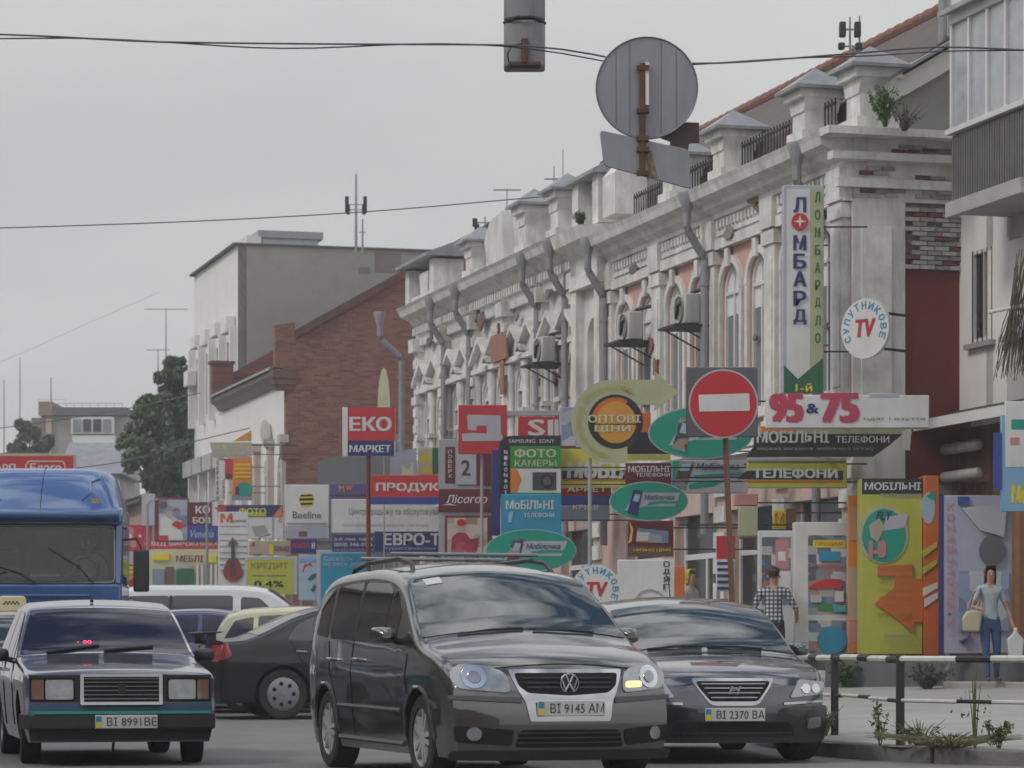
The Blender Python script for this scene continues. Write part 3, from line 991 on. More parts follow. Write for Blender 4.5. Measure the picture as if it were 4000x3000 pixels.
fbox(MB(), 75, 116, 452, 466, -.7, 1.5).obj('lower_loggia', M_GREYGLASS, fl)
mb = MB()
for k in range(9):
    fbox(mb, 56 + k * 8, 56.4 + k * 8, 402, 408, 1, .06)
fbox(mb, 56, 121, 402, 402.5, 1, .06)
mb.obj('roof_railing', M_PIPE, fl)

for (px0, px1, py0, Y, nm, lab, col, rf) in ((66, 116, 474, 124, 'white_shed', 'small white rendered house with tin roof below the apartment block', (.55, .53, .50), M_ROOFTIN),
                                         (-60, 30, 486, 118, 'low_house', 'low grey house behind the red billboard at the left edge', (.34, .31, .28), M_SLATE)):
    a, b_ = at(px0, py0, Y), at(px1, py0, Y)
    w = b_.x - a.x
    t = thing(nm, lab, 'house', (a.x + w / 2, Y, 0), 0)
    MB().box(-w / 2, w / 2, 0, 6, 0, a.z).obj('wall', pm(nm + '_wall', col, .9, var=.15, dirt=.3, streak=True), t)
    MB().prism([(-.4, a.z), (3, a.z + 1.5), (6.4, a.z)], 'x', -w / 2 - .3, w / 2 + .3).obj('roof', rf, t)
    for k in range(3):
        MB().box(-w / 2 + w * (k + .3) / 3, -w / 2 + w * (k + .7) / 3, -.04, .0, a.z - 2.6, a.z - 1.0).obj('window', M_DARKGLASS, t)

# patches of lost plaster and soot on the terrace front
pr = random.Random(77)
dm = [pm('lost_plaster_grey', (.27, .26, .24), .95, var=.35, vscale=7), pm('lost_plaster_brick', (.26, .13, .09), .95, var=.4, vscale=9), pm('soot_patch', (.16, .15, .14), .95, var=.3, vscale=6)]
for i in range(46):
    x, z = pr.uniform(.3, 28.2), pr.choice((pr.uniform(8.45, 9.0), pr.uniform(7.9, 8.5), pr.uniform(4.7, 7.8)))
    rx, rz_ = pr.uniform(.06, .32), pr.uniform(.05, .22)
    y = (.18 if z < 8 else .17) + pr.uniform(-.02, .02)
    for bx_ in (xB if x < 12.5 else [FA0 + FW * q for q in range(6)]):
        if abs(x - bx_) < .22 and z < 8:
            break
    else:
        if z < 8:
            y = .012
    pts_ = [(x + rx * pr.uniform(.55, 1.1) * cos(2 * pi * k / 11), z + rz_ * pr.uniform(.5, 1.1) * sin(2 * pi * k / 11)) for k in range(11)]
    MB().prism(pts_, 'y', y - .05, y).obj('plaster_patch', dm[i % 3], terrace)
# ------------------------------------------------------------------ signs
SC = dict(red=(.40, .018, .025), darkred=(.22, .016, .022), maroon=(.115, .012, .022), blue=(.022, .045, .22), navy=(.014, .02, .115), white=(.62, .62, .61), grey=(.34, .34, .35), lilac=(.36, .36, .46),
          yellow=(.60, .47, .02), lemon=(.50, .47, .06), olive=(.36, .36, .045), green=(.02, .20, .03), dgreen=(.012, .12, .05), teal=(.0, .235, .165), cyan=(.01, .22, .36), sky=(.16, .32, .48), orange=(.56, .17, .015),
          dorange=(.45, .10, .01), amber=(.47, .22, .02), cream=(.55, .54, .36), khaki=(.40, .41, .25), black=(.012, .012, .014), charcoal=(.05, .05, .055), brown=(.16, .075, .05), pink=(.50, .22, .22), purple=(.10, .08, .24),
          salmon=(.50, .25, .15), paleblue=(.33, .45, .55), darkgrey=(.10, .10, .11), silver=(.40, .42, .46), ochre=(.30, .21, .03), wood=(.25, .035, .02), aqua=(.04, .40, .42), rose=(.38, .03, .07), tan=(.42, .34, .26),
          redbrown=(.14, .03, .022), bluegrey=(.20, .24, .32), plum=(.15, .05, .14))


for _k in ('red', 'rose', 'blue', 'navy', 'yellow', 'lemon', 'olive', 'green', 'teal', 'cyan', 'orange', 'dorange', 'amber', 'sky'):
    SC[_k] = tuple(min(.7, q * 1.22) for q in SC[_k])


def sm(c):
    if 'sign_' + c in MATS:
        return MATS['sign_' + c]
    return pm('sign_' + c, SC[c], .42, var=.10, vscale=2.2, dirt=.13, streak=True)


def Z1(x, y): return (.1080 * x, 435.2 + .1080 * y)
def Z2(x, y): return (179.2 + .1157 * x, 409.6 + .1157 * y)
def Z3(x, y): return (332.8 + .11576 * x, 384 + .11576 * y)
def Z4(x, y): return (537.6 + .14657 * x, 358.4 + .14657 * y)
def Z5(x, y): return (691.2 + .11573 * x, 358.4 + .11573 * y)
def ZR(x, y): return (768 + .1697 * x, 486.4 + .1697 * y)
def ZN(x, y): return (x, y)


from mathutils.geometry import tessellate_polygon
TEXTS = {}


def text_mesh(body, bold):
    key = body
    if key not in TEXTS:
        c = bpy.data.curves.new('t', 'FONT')
        c.body = body
        c.offset = 0
        c.fill_mode = 'NONE'
        c.resolution_u = 2
        o = bpy.data.objects.new('t', c)
        COL.objects.link(o)
        bpy.context.view_layer.update()
        me = bpy.data.meshes.new_from_object(o.evaluated_get(bpy.context.evaluated_depsgraph_get()))
        bpy.data.objects.remove(o)
        bpy.data.curves.remove(c)
        vs = [v.co.copy() for v in me.vertices]
        nb = {}
        for e in me.edges:
            a, b_ = e.vertices
            nb.setdefault(a, []).append(b_)
            nb.setdefault(b_, []).append(a)
        bpy.data.meshes.remove(me)
        loops, seen = [], set()
        for i in range(len(vs)):
            if i in seen or i not in nb:
                continue
            lp, prev, cur = [i], None, i
            seen.add(i)
            while True:
                nx = [q for q in sorted(nb[cur], key=lambda q: abs(q - cur - 1)) if q != prev and q not in seen]
                if not nx:
                    break
                prev, cur = cur, nx[0]
                seen.add(cur)
                lp.append(cur)
            if len(lp) > 2:
                loops.append(lp)

        def area(lp):
            return sum(vs[lp[k]].x * vs[lp[(k + 1) % len(lp)]].y - vs[lp[(k + 1) % len(lp)]].x * vs[lp[k]].y for k in range(len(lp))) / 2

        def inside(p, lp):
            r = False
            for k in range(len(lp)):
                a, b_ = vs[lp[k]], vs[lp[k - 1]]
                if (a.y > p.y) != (b_.y > p.y) and p.x < (b_.x - a.x) * (p.y - a.y) / (b_.y - a.y) + a.x:
                    r = not r
            return r
        ar = [area(lp) for lp in loops]
        inn = {k: [q for q in range(len(loops)) if q != k and abs(ar[q]) > abs(ar[k]) and all(inside(vs[m], loops[q]) for m in loops[k][::max(1, len(loops[k]) // 8)])] for k in range(len(loops))}
        outs = [k for k in range(len(loops)) if len(inn[k]) % 2 == 0]
        holes = {k: [] for k in outs}
        for k in range(len(loops)):
            if k not in holes:
                own = [q for q in inn[k] if q in holes]
                if own:
                    holes[min(own, key=lambda q: abs(ar[q]))].append(k)
        V, Fc = [], []
        for n_, k in enumerate(outs):
            ls = [[vs[q] for q in loops[m]] for m in [k] + holes[k]]
            flat = [p for l in ls for p in l]
            base = len(V)
            V += flat
            Fc += [tuple(base + q for q in t) for t in tessellate_polygon(ls)]
        xs_ = [v.x for v in V] or [0, 1]
        ys_ = [v.y for v in V] or [0, 1]
        TEXTS[key] = (V, Fc, min(xs_), max(xs_), min(ys_), max(ys_))
    return TEXTS[key]


def put_text(parent, body, x0, z0, x1, z1, y, mat, bold=.02, name='lettering', rot=0.0, slant=0.0):
    vs, fs, ax, bx, ay, by = text_mesh(body, min(bold, .004))
    mb = MB()
    w, h = x1 - x0, z1 - z0
    cx, cz = (x0 + x1) / 2, (z0 + z1) / 2
    e = h * bold * 1.6                                      # stroke thickening
    shifts = [(0, 0)] if bold < .008 else [(-e, -e * .4), (e, -e * .4), (-e, e * .4), (e, e * .4), (0, 0)]
    for i, (dx, dz) in enumerate(shifts):
        pts = []
        for v in vs:
            u = ((v.x - ax) / max(bx - ax, 1e-6) - .5) * (w - 2 * e) + dx
            t = ((v.y - ay) / max(by - ay, 1e-6) - .5) * (h - e) + dz
            u += slant * t
            pts.append((cx + u * cos(rot) - t * sin(rot), y - .0005 * i, cz + u * sin(rot) + t * cos(rot)))
        mb.add(pts, fs)
    return mb.obj(name, mat, parent)


def sign(name, label, s, items, Z=ZN, d=.10, mount=None, rz=0.0, cat='sign', pole=None, group=None):
    """board facing down the street; items are its parts from back to front"""
    Y = 3000.0 / s
    allx, ally = [], []
    for it in items:
        if it[0] in 'brt':
            q = [it[2:4], it[4:6]]
        elif it[0] == 'p':
            q = it[2]
        elif it[0] in 'ea':
            q = [(it[2] - it[4], it[3] - it[4]), (it[2] + it[4], it[3] + it[4])]
        for x, y in q:
            a = Z(x, y)
            allx.append(a[0])
            ally.append(a[1])
    cx, yb = (min(allx) + max(allx)) / 2, max(ally)
    X, zb = (cx - 512) / s, 1 + (647 - yb) / s
    base = 0.3 if (pole or mount == 'legs') else zb
    T = thing(name, label, cat, (X, Y, base), rz, group)

    def L(x, y):
        a = Z(x, y)
        return ((a[0] - cx) / s, 1 + (647 - a[1]) / s - base)
    k = 0
    for it in items:
        kind, nm = it[0], it[1]
        k += 1
        yf = -d - .004 * k
        if kind in 'br':
            (x0, z1), (x1, z0) = L(it[2], it[3]), L(it[4], it[5])
            if kind == 'b':
                dd = it[7] if len(it) > 7 else d
                MB().box(x0, x1, -d - .004 * k, -d + dd, z0, z1).obj(nm, sm(it[6]), T, bevel=.012)
            else:
                MB().box(x0, x1, yf, -d + .004, z0, z1).obj(nm, sm(it[6]), T)
        elif kind == 't':
            (x0, z1), (x1, z0) = L(it[2], it[3]), L(it[4], it[5])
            put_text(T, nm, x0, z0, x1, z1, yf, sm(it[6]), *(it[7:8] or (.02,)), slant=it[8] if len(it) > 8 else 0)
        elif kind == 'e':
            rx, ry, col = it[4], it[5], it[6]
            n = 40
            pts = [L(it[2] + rx * cos(2 * pi * i / n), it[3] - ry * sin(2 * pi * i / n)) for i in range(n)]
            MB().prism(pts, 'y', yf, -d + (it[7] if len(it) > 7 else .004)).obj(nm, sm(col), T)
        elif kind == 'p':
            MB().prism([L(*q) for q in it[2]], 'y', yf, -d + (it[4] if len(it) > 4 else .004)).obj(nm, sm(it[3]), T)
        elif kind == 'a':     # letters round a circle: ('a', text, cx, cy, r, a0, a1, height, width, colour)
            txt, r, a0, a1, h, w, col = nm, it[4], it[5], it[6], it[7], it[8], it[9]
            for i, ch in enumerate(txt):
                if ch == ' ':
                    continue
                a = radians(a0 + (a1 - a0) * i / max(1, len(txt) - 1))
                x, z = L(it[2] + r * cos(a), it[3] - r * sin(a))
                sc = abs(L(1, 0)[0] - L(0, 0)[0])
                put_text(T, ch, x - w * sc / 2, z - h * sc / 2, x + w * sc / 2, z + h * sc / 2, yf, sm(col), .02, rot=a - pi / 2 if a1 < a0 else a + pi / 2)
    w = max(allx) - min(allx)
    if mount == 'wall':
        xf = C1 - .276 * Y - X
        zt, zl = 1 + (647 - min(ally)) / s - base, 1 + (647 - max(ally)) / s - base
        xr = w / 2 / s
        if xf > xr - .3:
            for z in (zl + (zt - zl) * .2, zl + (zt - zl) * .8):
                MB().box(xr - .15, xf + .15, -d + .02, -d + .05, z - .012, z + .012).obj('bracket', M_IRON, T)
        else:
            for z in (zl + (zt - zl) * .2, zl + (zt - zl) * .8):
                MB().box(-.02, .02, -.02, (C1 - .276 * Y - X) * 0 + .9, z - .02, z + .02).obj('bracket', M_IRON, T)
    if mount == 'legs':
        zl = 1 + (647 - max(ally)) / s - base
        for q in (-.38, .38):
            MB().box(q * w / s - .03, q * w / s + .03, -d + .01, -d + .07, gz(Y) - base, zl + .05).obj('leg', M_GALV, T)
    if pole:
        pxx, ptop, pw, pc = pole[:4]
        x = (pxx - cx) / s
        lean = pole[4] / s if len(pole) > 4 else 0
        MB().cyl((x + lean, .06, gz(Y) - base), (x, .06, 1 + (647 - ptop) / s - base), pw / s / 2, n=10).obj('pole', sm(pc), T, smooth=True)
    return T


# -- by the brick gable
sign('pole_sign', 'red and blue market sign box over a red shop board on a brown pole', 44, [
    ('b', 'sign_box', 85, 205, 540, 625, 'white', .28), ('r', 'red_panel', 130, 205, 540, 490, 'red'), ('r', 'blue_panel', 130, 490, 530, 625, 'navy'),
    ('t', 'ЕКО', 145, 285, 510, 410, 'white', .035), ('t', 'МАРКЕТ', 145, 530, 505, 592, 'white', .03),
    ('b', 'shop_board', 330, 790, 985, 1042, 'red', .06), ('r', 'blue_stripe', 330, 980, 985, 1042, 'blue'), ('t', 'ПРОДУКТИ', 375, 855, 1090, 940, 'white', .035)],
    Z3, pole=(368.3, 455, 4.6, 'redbrown'))
sign('shop_sign', 'purple shop sign with orange lettering at the foot of the brick gable', 38, [
    ('b', 'board', 1300, 640, 1615, 775, 'purple', .08), ('r', 'pink_stripe', 1360, 728, 1612, 765, 'plum'), ('t', 'M', 1380, 655, 1430, 712, 'amber', .02), ('t', 'W', 1440, 655, 1500, 705, 'orange', .02)], Z2, mount='wall')
sign('shop_fascia', 'wide white sign board reading a sales centre name in thin letters', 41.4, [
    ('b', 'board', 1320, 775, 2250, 1065, 'white', .1), ('t', 'Центр продажу та обслуговування', 1470, 855, 2330, 925, 'darkgrey', .0), ('t', 'послуги  мобільного  зв’язку', 1410, 985, 2160, 1020, 'grey', .0)], Z2, mount='wall')
sign('travel_sign', 'dark blue travel agency board in two panels above the minivan roof', 42.5, [
    ('b', 'address_panel', -5, 1300, 352, 1450, 'navy', .06), ('t', '2-й пов. оф. 3', 15, 1325, 345, 1360, 'white', .01), ('t', '(050) 346-09-5', 15, 1372, 345, 1412, 'white', .01), ('t', 'НА ВСІ НАПРЯМКИ', 15, 1424, 345, 1444, 'paleblue', .0),
    ('b', 'name_panel', 362, 1275, 960, 1452, 'navy', .06), ('t', 'ЕВРО-Т', 440, 1290, 930, 1395, 'white', .03), ('t', 'туристическая а', 450, 1412, 940, 1440, 'paleblue', .01)], Z3, mount='wall')
sign('shop_sign', 'lilac tilted board with pale yellow crown letter beside the downpipe', 43, [
    ('p', 'board', [(495, 640), (520, 600), (720, 555), (735, 795), (495, 795)], 'lilac', .08), ('p', 'crown', [(595, 795), (600, 690), (650, 745), (695, 670), (702, 795)], 'cream')], Z3, mount='wall')
sign('shop_sign', 'narrow cream sign with yellow squares and a green stripe', 43.6, [
    ('b', 'board', 735, 550, 960, 792, 'cream', .08), ('r', 'yellow_square', 765, 605, 840, 680, 'yellow'), ('r', 'lower_square', 760, 725, 860, 780, 'yellow'), ('r', 'green_stripe', 862, 552, 918, 780, 'dgreen')], Z3, mount='wall')
sign('advert_column', 'maroon and grey advertising column with the numeral two', 47, [
    ('b', 'core', 915, 480, 1375, 1480, 'grey', .3), ('b', 'floor_panel', 970, 545, 1060, 865, 'maroon', .05),
    *[('t', c, 998, 572 + i * 42, 1030, 602 + i * 42, 'white', .01) for i, c in enumerate('ПОВЕРХ')],
    ('r', 'numeral_panel', 1070, 600, 1240, 870, 'silver'), ('t', '2', 1110, 660, 1190, 795, 'charcoal', .02), ('r', 'dark_strip', 1245, 610, 1375, 880, 'maroon'),
    ('b', 'name_panel', 915, 910, 1378, 1105, 'maroon', .05), ('t', 'Лісогор', 985, 960, 1335, 1050, 'white', .01, .2), ('p', 'swash', [(940, 1050), (1010, 1035), (1080, 1055), (1010, 1048)], 'white'),
    ('r', 'poster_frame', 970, 1140, 1378, 1480, 'maroon'), ('r', 'poster', 990, 1158, 1335, 1480, 'p_warm'),
    ('p', 'figure_coat', [(1020, 1480), (1030, 1330), (1075, 1285), (1150, 1290), (1190, 1340), (1265, 1330), (1240, 1480)], 'p_rose'), ('e', 'figure_head', 1115, 1235, 38, 48, 'tan'), ('e', 'figure_cap', 1115, 1200, 42, 30, 'red')],
    Z3, mount='legs', cat='advertising column')
sign('sewing_shop_sign', 'square red sign with a pale sewing machine picture on a thin pole', 50, [
    ('b', 'panel', 1085, 185, 1505, 608, 'red', .1), ('p', 'machine_head', [(1160, 278), (1180, 268), (1450, 275), (1452, 442), (1332, 442), (1330, 362), (1245, 364), (1240, 405), (1170, 400)], 'silver'),
    ('p', 'machine_bed', [(1115, 432), (1200, 425), (1465, 440), (1468, 492), (1120, 498)], 'silver')], Z3, pole=(481.8, 454, 3.0, 'grey'))
sign('shop_fascia', 'red shop board with white capital letters cut off by its neighbour', 49.5, [
    ('b', 'board', 1600, 285, 2000, 458, 'red', .08), ('t', 'SINGER', 1685, 310, 2300, 450, 'white', .03), ('b', 'upper_strip', 1500, 232, 2000, 280, 'grey', .06), ('t', 'швейні машини', 1600, 250, 1940, 275, 'white', .0)][:1] + [
    ('t', 'SI', 1685, 310, 1905, 450, 'white', .03), ('p', 'letter_stem', [(1915, 310), (1945, 310), (1950, 340), (1950, 450), (1915, 450)], 'white'), ('b', 'upper_strip', 1500, 232, 1960, 280, 'grey', .06), ('t', 'швейні машини', 1600, 250, 1940, 275, 'white', .0)], Z3, mount='wall')
sign('camera_shop_sign', 'black and green camera shop box sign with orange arrow', 52, [
    ('p', 'box', [(1430, 975), (1430, 560), (1445, 500), (1490, 455), (1560, 450), (1968, 450), (1968, 975)], 'black', .3),
    ('t', 'SAMSUNG  SONY', 1520, 480, 1915, 512, 'white', .0), ('r', 'green_panel', 1535, 540, 1968, 732, 'green'), ('t', 'ФОТО', 1570, 562, 1928, 640, 'cream', .03), ('t', 'КАМЕРЫ', 1572, 658, 1930, 715, 'cream', .015),
    ('r', 'picture_panel', 1535, 735, 1968, 942, 'white'), ('p', 'arrow', [(1535, 738), (1592, 738), (1632, 830), (1592, 938), (1535, 938)], 'orange'), ('r', 'camera_body', 1725, 765, 1930, 920, 'charcoal'), ('e', 'camera_lens', 1850, 842, 58, 62, 'black'), ('e', 'lens_glass', 1850, 842, 34, 38, 'darkgrey'),
    ('r', 'green_edge', 1535, 942, 1968, 962, 'green'), *[('t', c, 1480, 575 + i * 50, 1508, 610 + i * 50, 'white', .02) for i, c in enumerate('NIKONфот')]], Z3, mount='wall')
sign('phone_shop_sign', 'bright blue square mobile phone sign with white lettering', 53, [
    ('b', 'panel', 1452, 955, 1972, 1330, 'cyan', .25), ('t', 'МоБіЛЬНІ', 1495, 1005, 1912, 1085, 'white', .02), ('t', 'ТЕЛЕФОНИ', 1650, 1115, 1912, 1155, 'white', .015), ('p', 'emblem', [(1520, 1110), (1560, 1100), (1545, 1200), (1515, 1200)], 'paleblue'),
    ('b', 'side_case', 1372, 570, 1446, 1310, 'navy', .25)], Z3, mount='wall')


def oval(label, s, cx, cy, rx, ry, Z, phone, txt=True, col='teal', **kw):
    """oval teal phone shop sign with a slanted panel"""
    it = [('e', 'rim', cx, cy, rx + 7, ry + 7, 'silver', .1), ('e', 'oval_panel', cx, cy, rx, ry, col),
          ('p', 'slanted_panel', [(cx - rx * .35, cy - ry * .45), (cx + rx * .82, cy - ry * .45), (cx + rx * .68, cy + ry * .28), (cx - rx * .1, cy + ry * .28), (cx - rx * .5, cy + ry * .5), (cx - rx * .62, cy + ry * .5)], 'silver'),
          ('p', 'green_wave', [(cx + rx * .02, cy + ry * .05), (cx + rx * .3, cy - ry * .02), (cx + rx * .74, cy + .0), (cx + rx * .72, cy + ry * .14), (cx + rx * .3, cy + ry * .14), (cx - rx * .05, cy + ry * .24)], 'teal'),
          ('t', 'Мобілочка', cx - rx * .1, cy - ry * .34, cx + rx * .66, cy - ry * .06, 'navy', .01, .25),
          ('p', 'phone_picture', [(cx - rx * .40, cy - ry * .6), (cx - rx * .16, cy - ry * .52), (cx - rx * .30, cy + ry * .78), (cx - rx * .56, cy + ry * .62)], 'p_phone' if phone == 'brown' else phone),
          ('p', 'phone_screen', [(cx - rx * .36, cy - ry * .38), (cx - rx * .22, cy - ry * .34), (cx - rx * .28, cy + ry * .05), (cx - rx * .42, cy - .0)], 'paleblue')]
    return sign('oval_sign', label, s, it, Z, **kw)


oval('low oval teal phone sign just above the grey minivan roof', 54, 1712, 1438, 385, 176, Z3, 'brown', mount='legs', group='oval phone signs')
sign('phone_shop_sign', 'yellow board with big white and black mobile phone lettering cut by the arrow sign', 51.6, [
    ('b', 'board', 150, 612, 700, 882, 'lemon', .1), ('r', 'black_band', 165, 770, 690, 825, 'black'), ('t', 'МОБІЛЬНІ', 200, 705, 815, 822, 'white', .04), ('r', 'red_line', 165, 826, 690, 834, 'dorange')][:2] + [
    ('t', 'МОБІ', 200, 705, 545, 822, 'white', .04), ('p', 'letter_stroke', [(545, 822), (590, 705), (620, 705), (650, 822), (620, 822), (605, 750), (575, 822)], 'white'), ('r', 'red_line', 165, 826, 690, 834, 'dorange')], Z4, mount='wall')
sign('shop_fascia', 'red and blue shop board partly hidden under the yellow phone sign', 51, [
    ('b', 'board', 158, 884, 500, 1005, 'darkred', .08), ('r', 'blue_stripe', 158, 940, 500, 1005, 'blue'), ('t', 'АРКЕТ', 200, 880, 470, 912, 'white', .02), ('b', 'lower_board', 158, 1008, 490, 1112, 'bluegrey', .06), ('t', 'КРИШ', 240, 1000, 410, 1032, 'white', .02)], Z4, mount='wall')
sign('advert_board', 'grey blue picture board behind the round arrow sign', 49.8, [('b', 'board', 148, 335, 262, 604, 'p_sky', .06), ('r', 'red_foot', 150, 598, 260, 612, 'darkred'), ('p', 'pattern', [(160, 380), (240, 350), (250, 420), (190, 460)], 'silver')], Z4, mount='wall')
arc = [(513 + 283 * cos(radians(a)), 432 - 283 * sin(radians(a))) for a in range(270, 89, -9)]
sign('arrow_sign', 'round cream wholesale price sign curling into an arrow on a thin pole', 64, [
    ('p', 'arrow_plate', [(610, 622), (612, 718), *arc, (795, 150), (795, 90), (962, 235), (795, 362), (795, 320), (660, 318)], 'khaki', .05),
    ('e', 'black_disc', 530, 435, 188, 185, 'black'), ('p', 'red_crescent', [(530 + 165 * cos(radians(a)), 435 - 165 * sin(radians(a))) for a in range(60, 171, 10)] + [(530, 435)], 'dorange'), ('e', 'orange_disc', 533, 440, 138, 142, 'amber'),
    ('r', 'dark_bar', 395, 450, 670, 456, 'black'), ('t', 'ОПТОВІ', 342, 388, 700, 442, 'cream', .03), ('t', 'ЦІНИ', 388, 458, 632, 512, 'cream', .03),
    ('a', 'МЕРЕЖА МАГАЗИНІВ МОБІЛЬНОГО', 513, 432, 236, 260, 82, 30, 20, 'olive'), ('a', 'ЗВ’ЯЗКУ', 513, 432, 236, 76, 58, 30, 20, 'olive')], Z4, pole=(590, 458, 4.0, 'grey'), cat='sign')
sign('shop_fascia', 'black fascia with an orange corner behind the large oval sign', 58.4, [('b', 'board', 605, 505, 900, 655, 'black', .1), ('r', 'orange_corner', 700, 375, 770, 505, 'dorange'), ('r', 'olive_strip', 612, 655, 905, 700, 'olive'), ('t', 'ТЕЛЕФОНИ', 640, 662, 880, 690, 'grey', .0)], Z4, mount='wall')
oval('large oval teal phone sign half hidden behind the no entry sign', 61, 1112, 510, 352, 172, Z4, 'brown', mount='wall', group='oval phone signs')
sign('phone_shop_sign', 'small maroon mobile phone board under the arrow sign', 60, [('b', 'board', 598, 715, 912, 872, 'maroon', .1), ('t', 'МОБІЛЬНІ', 615, 735, 900, 778, 'white', .02), ('t', 'ТЕЛЕФОНИ', 668, 782, 900, 810, 'white', .015)], Z4, mount='wall')
sign('shop_fascia', 'grey fascia with teal waves and a leaning phone picture', 59.2, [
    ('b', 'board', 914, 698, 1430, 922, 'silver', .12), ('p', 'teal_corner', [(916, 700), (990, 700), (930, 900), (916, 900)], 'teal'), ('p', 'wave', [(1030, 890), (1030, 862), (1150, 835), (1275, 830), (1200, 872), (1100, 885)], 'teal'), ('p', 'phone_picture', [(970, 705), (1070, 705), (1000, 895), (925, 880)], 'p_phone'),
    ('p', 'phone_screen', [(985, 720), (1050, 720), (1030, 770), (968, 770)], 'paleblue'), ('t', 'Мобілочка', 1085, 715, 1370, 765, 'navy', .01, .25), ('p', 'wave_line', [(1060, 800), (1400, 775), (1400, 790), (1060, 815)], 'teal')], Z4, mount='wall')
oval('middle oval teal phone sign above the maroon poster', 63, 757, 976, 262, 128, Z4, 'navy', mount='wall', group='oval phone signs')
sign('poster_board', 'maroon and brown poster with yellow ribbon under the small oval sign', 60.6, [('b', 'board', 615, 1108, 925, 1352, 'maroon', .06), ('r', 'lower_band', 618, 1285, 922, 1350, 'brown'), ('p', 'ribbon', [(625, 1115), (650, 1165), (640, 1250), (618, 1262), (636, 1180)], 'yellow'),
    ('p', 'picture', [(680, 1160), (890, 1180), (890, 1262), (670, 1255)], 'p_goods'), ('t', 'НИЗЬКІ ЦІНИ', 650, 1298, 905, 1322, 'yellow', .01)], Z4, mount='wall')
sign('pavement_board', 'white clothes shop board with a vertical word behind the silver sedan', 66, [('b', 'board', 545, 1375, 932, 1700, 'white', .08), *[('t', c, 855, 1385 + i * 52, 900, 1425 + i * 52, 'black', .02) for i, c in enumerate('ОДЯГ')],
    ('p', 'arch_line', [(660, 1640), (700, 1590), (760, 1570), (830, 1590), (870, 1640), (862, 1640), (825, 1600), (760, 1580), (705, 1600), (668, 1640)], 'grey'), ('b', 'red_flank', 935, 1420, 1000, 1700, 'dorange', .05)], Z4, mount='legs')


def tv_disc(label, s, px, py, r, rz, **kw):
    return sign('round_sign', label, s, [('e', 'disc', px, py, r, r, 'white', .06), ('a', 'СУПУТНИКОВЕ', px, py, r * .78, 205, -20, r * .26, r * .2, 'cyan'), ('t', 'TV', px - r * .42, py - r * .32, px + r * .42, py + r * .28, 'red', .03, .15)], ZN, rz=rz, group='round television signs', **kw)


tv_disc('round white television sign tilted on the corner of the terrace', 65, 869, 329, 30, -.78, mount='wall')
tv_disc('round white television sign low between the grey minivan and silver sedan', 68, 596, 590, 25, 0, mount='legs')

# -- traffic sign
T = sign('no_entry_sign', 'red no entry road sign on a square grey plate and leaning rusty pole', 92, [
    ('b', 'back_plate', 1010, 62, 1500, 540, 'darkgrey', .03), ('e', 'sign_rim', 1265, 312, 238, 236, 'silver'), ('e', 'red_disc', 1265, 312, 226, 224, 'red'), ('p', 'white_bar', [(1096, 252), (1440, 242), (1446, 352), (1440, 360), (1100, 366)], 'white')],
    Z4, d=.05, pole=(725, 415, 6.0, 'brown', 13), cat='road sign')

# -- near corner
sign('shop_sign', 'white fascia with bulging red numerals over the corner shop', 66, [
    ('b', 'board', 650, 322, 2048, 605, 'white', .25), ('b', 'upper_edge', 1530, 305, 1790, 345, 'silver', .2),
    ('t', '95', 668, 302, 968, 562, 'rose', .055), ('t', '&', 985, 395, 1095, 480, 'navy', .03), ('t', '75', 1110, 302, 1448, 562, 'rose', .055), ('t', 'одяг і взуття', 1480, 512, 2010, 545, 'charcoal', .0)], Z5, mount='wall')
sign('phone_shop_sign', 'long black mobile phone board with slanted end above the yellow board', 65, [
    ('p', 'board', [(540, 660), (1840, 640), (1700, 760), (1570, 850), (470, 855), (540, 760)], 'black', .15), ('b', 'cream_strip', 590, 592, 1900, 662, 'khaki', .14), ('p', 'orange_tip', [(592, 590), (935, 590), (890, 635), (605, 635)], 'orange'),
    ('t', 'МОБІЛЬНІ', 560, 632, 1185, 735, 'white', .025), ('t', 'ТЕЛЕФОНИ', 1240, 672, 1705, 735, 'white', .02), ('t', 'мережа магазинів  мобільного зв’язку', 570, 768, 1570, 802, 'grey', .0), ('p', 'white_end', [(1815, 640), (1895, 600), (1880, 800), (1820, 790)], 'white')], Z5, mount='wall')
sign('phone_shop_sign', 'yellow board with white telephone lettering on a black band', 64, [
    ('b', 'board', 480, 900, 1342, 1122, 'olive', .12), ('p', 'black_band', [(390, 1048), (470, 975), (1305, 975), (1305, 1052)], 'black'), ('t', 'ТЕЛЕФОНИ', 525, 950, 1260, 1042, 'white', .04), ('r', 'red_line', 440, 1056, 1300, 1070, 'dorange'), ('b', 'upper_edge', 480, 862, 1335, 898, 'grey', .1)], Z5, mount='wall')
sign('vertical_sign', 'tall narrow pawnshop sign with green arrow foot on the upper wall', 64, [
    ('b', 'case', 1690, 402, 1778, 850, 'silver', .25), ('r', 'face', 1698, 410, 1748, 845, 'white'), ('r', 'cream_strip', 1748, 410, 1776, 848, 'khaki'), ('p', 'green_foot', [(1692, 790), (1722, 820), (1776, 775), (1776, 850), (1692, 850)], 'dgreen'),
    *[('t', c, 1712, y, 1740, y + 33, 'navy', .03) for c, y in zip('ЛМБАРД', (428, 510, 550, 588, 630, 670))],
    ('e', 'red_emblem', 1726, 481, 18, 18, 'red'), ('p', 'emblem_star', [(1726 + r_ * cos(radians(a)), 481 - r_ * sin(radians(a))) for a, r_ in zip(range(0, 360, 45), (14, 4) * 4)], 'white'),
    *[('t', c, 1758, 418 + i * 38, 1770, 440 + i * 38, 'dgreen', .02) for i, c in enumerate('ЛОМБАРДЛО')], ('t', '1-й', 1716, 830, 1752, 848, 'yellow', .02)],
    lambda x, y: (x / 2.16, y / 2.16), mount='wall')
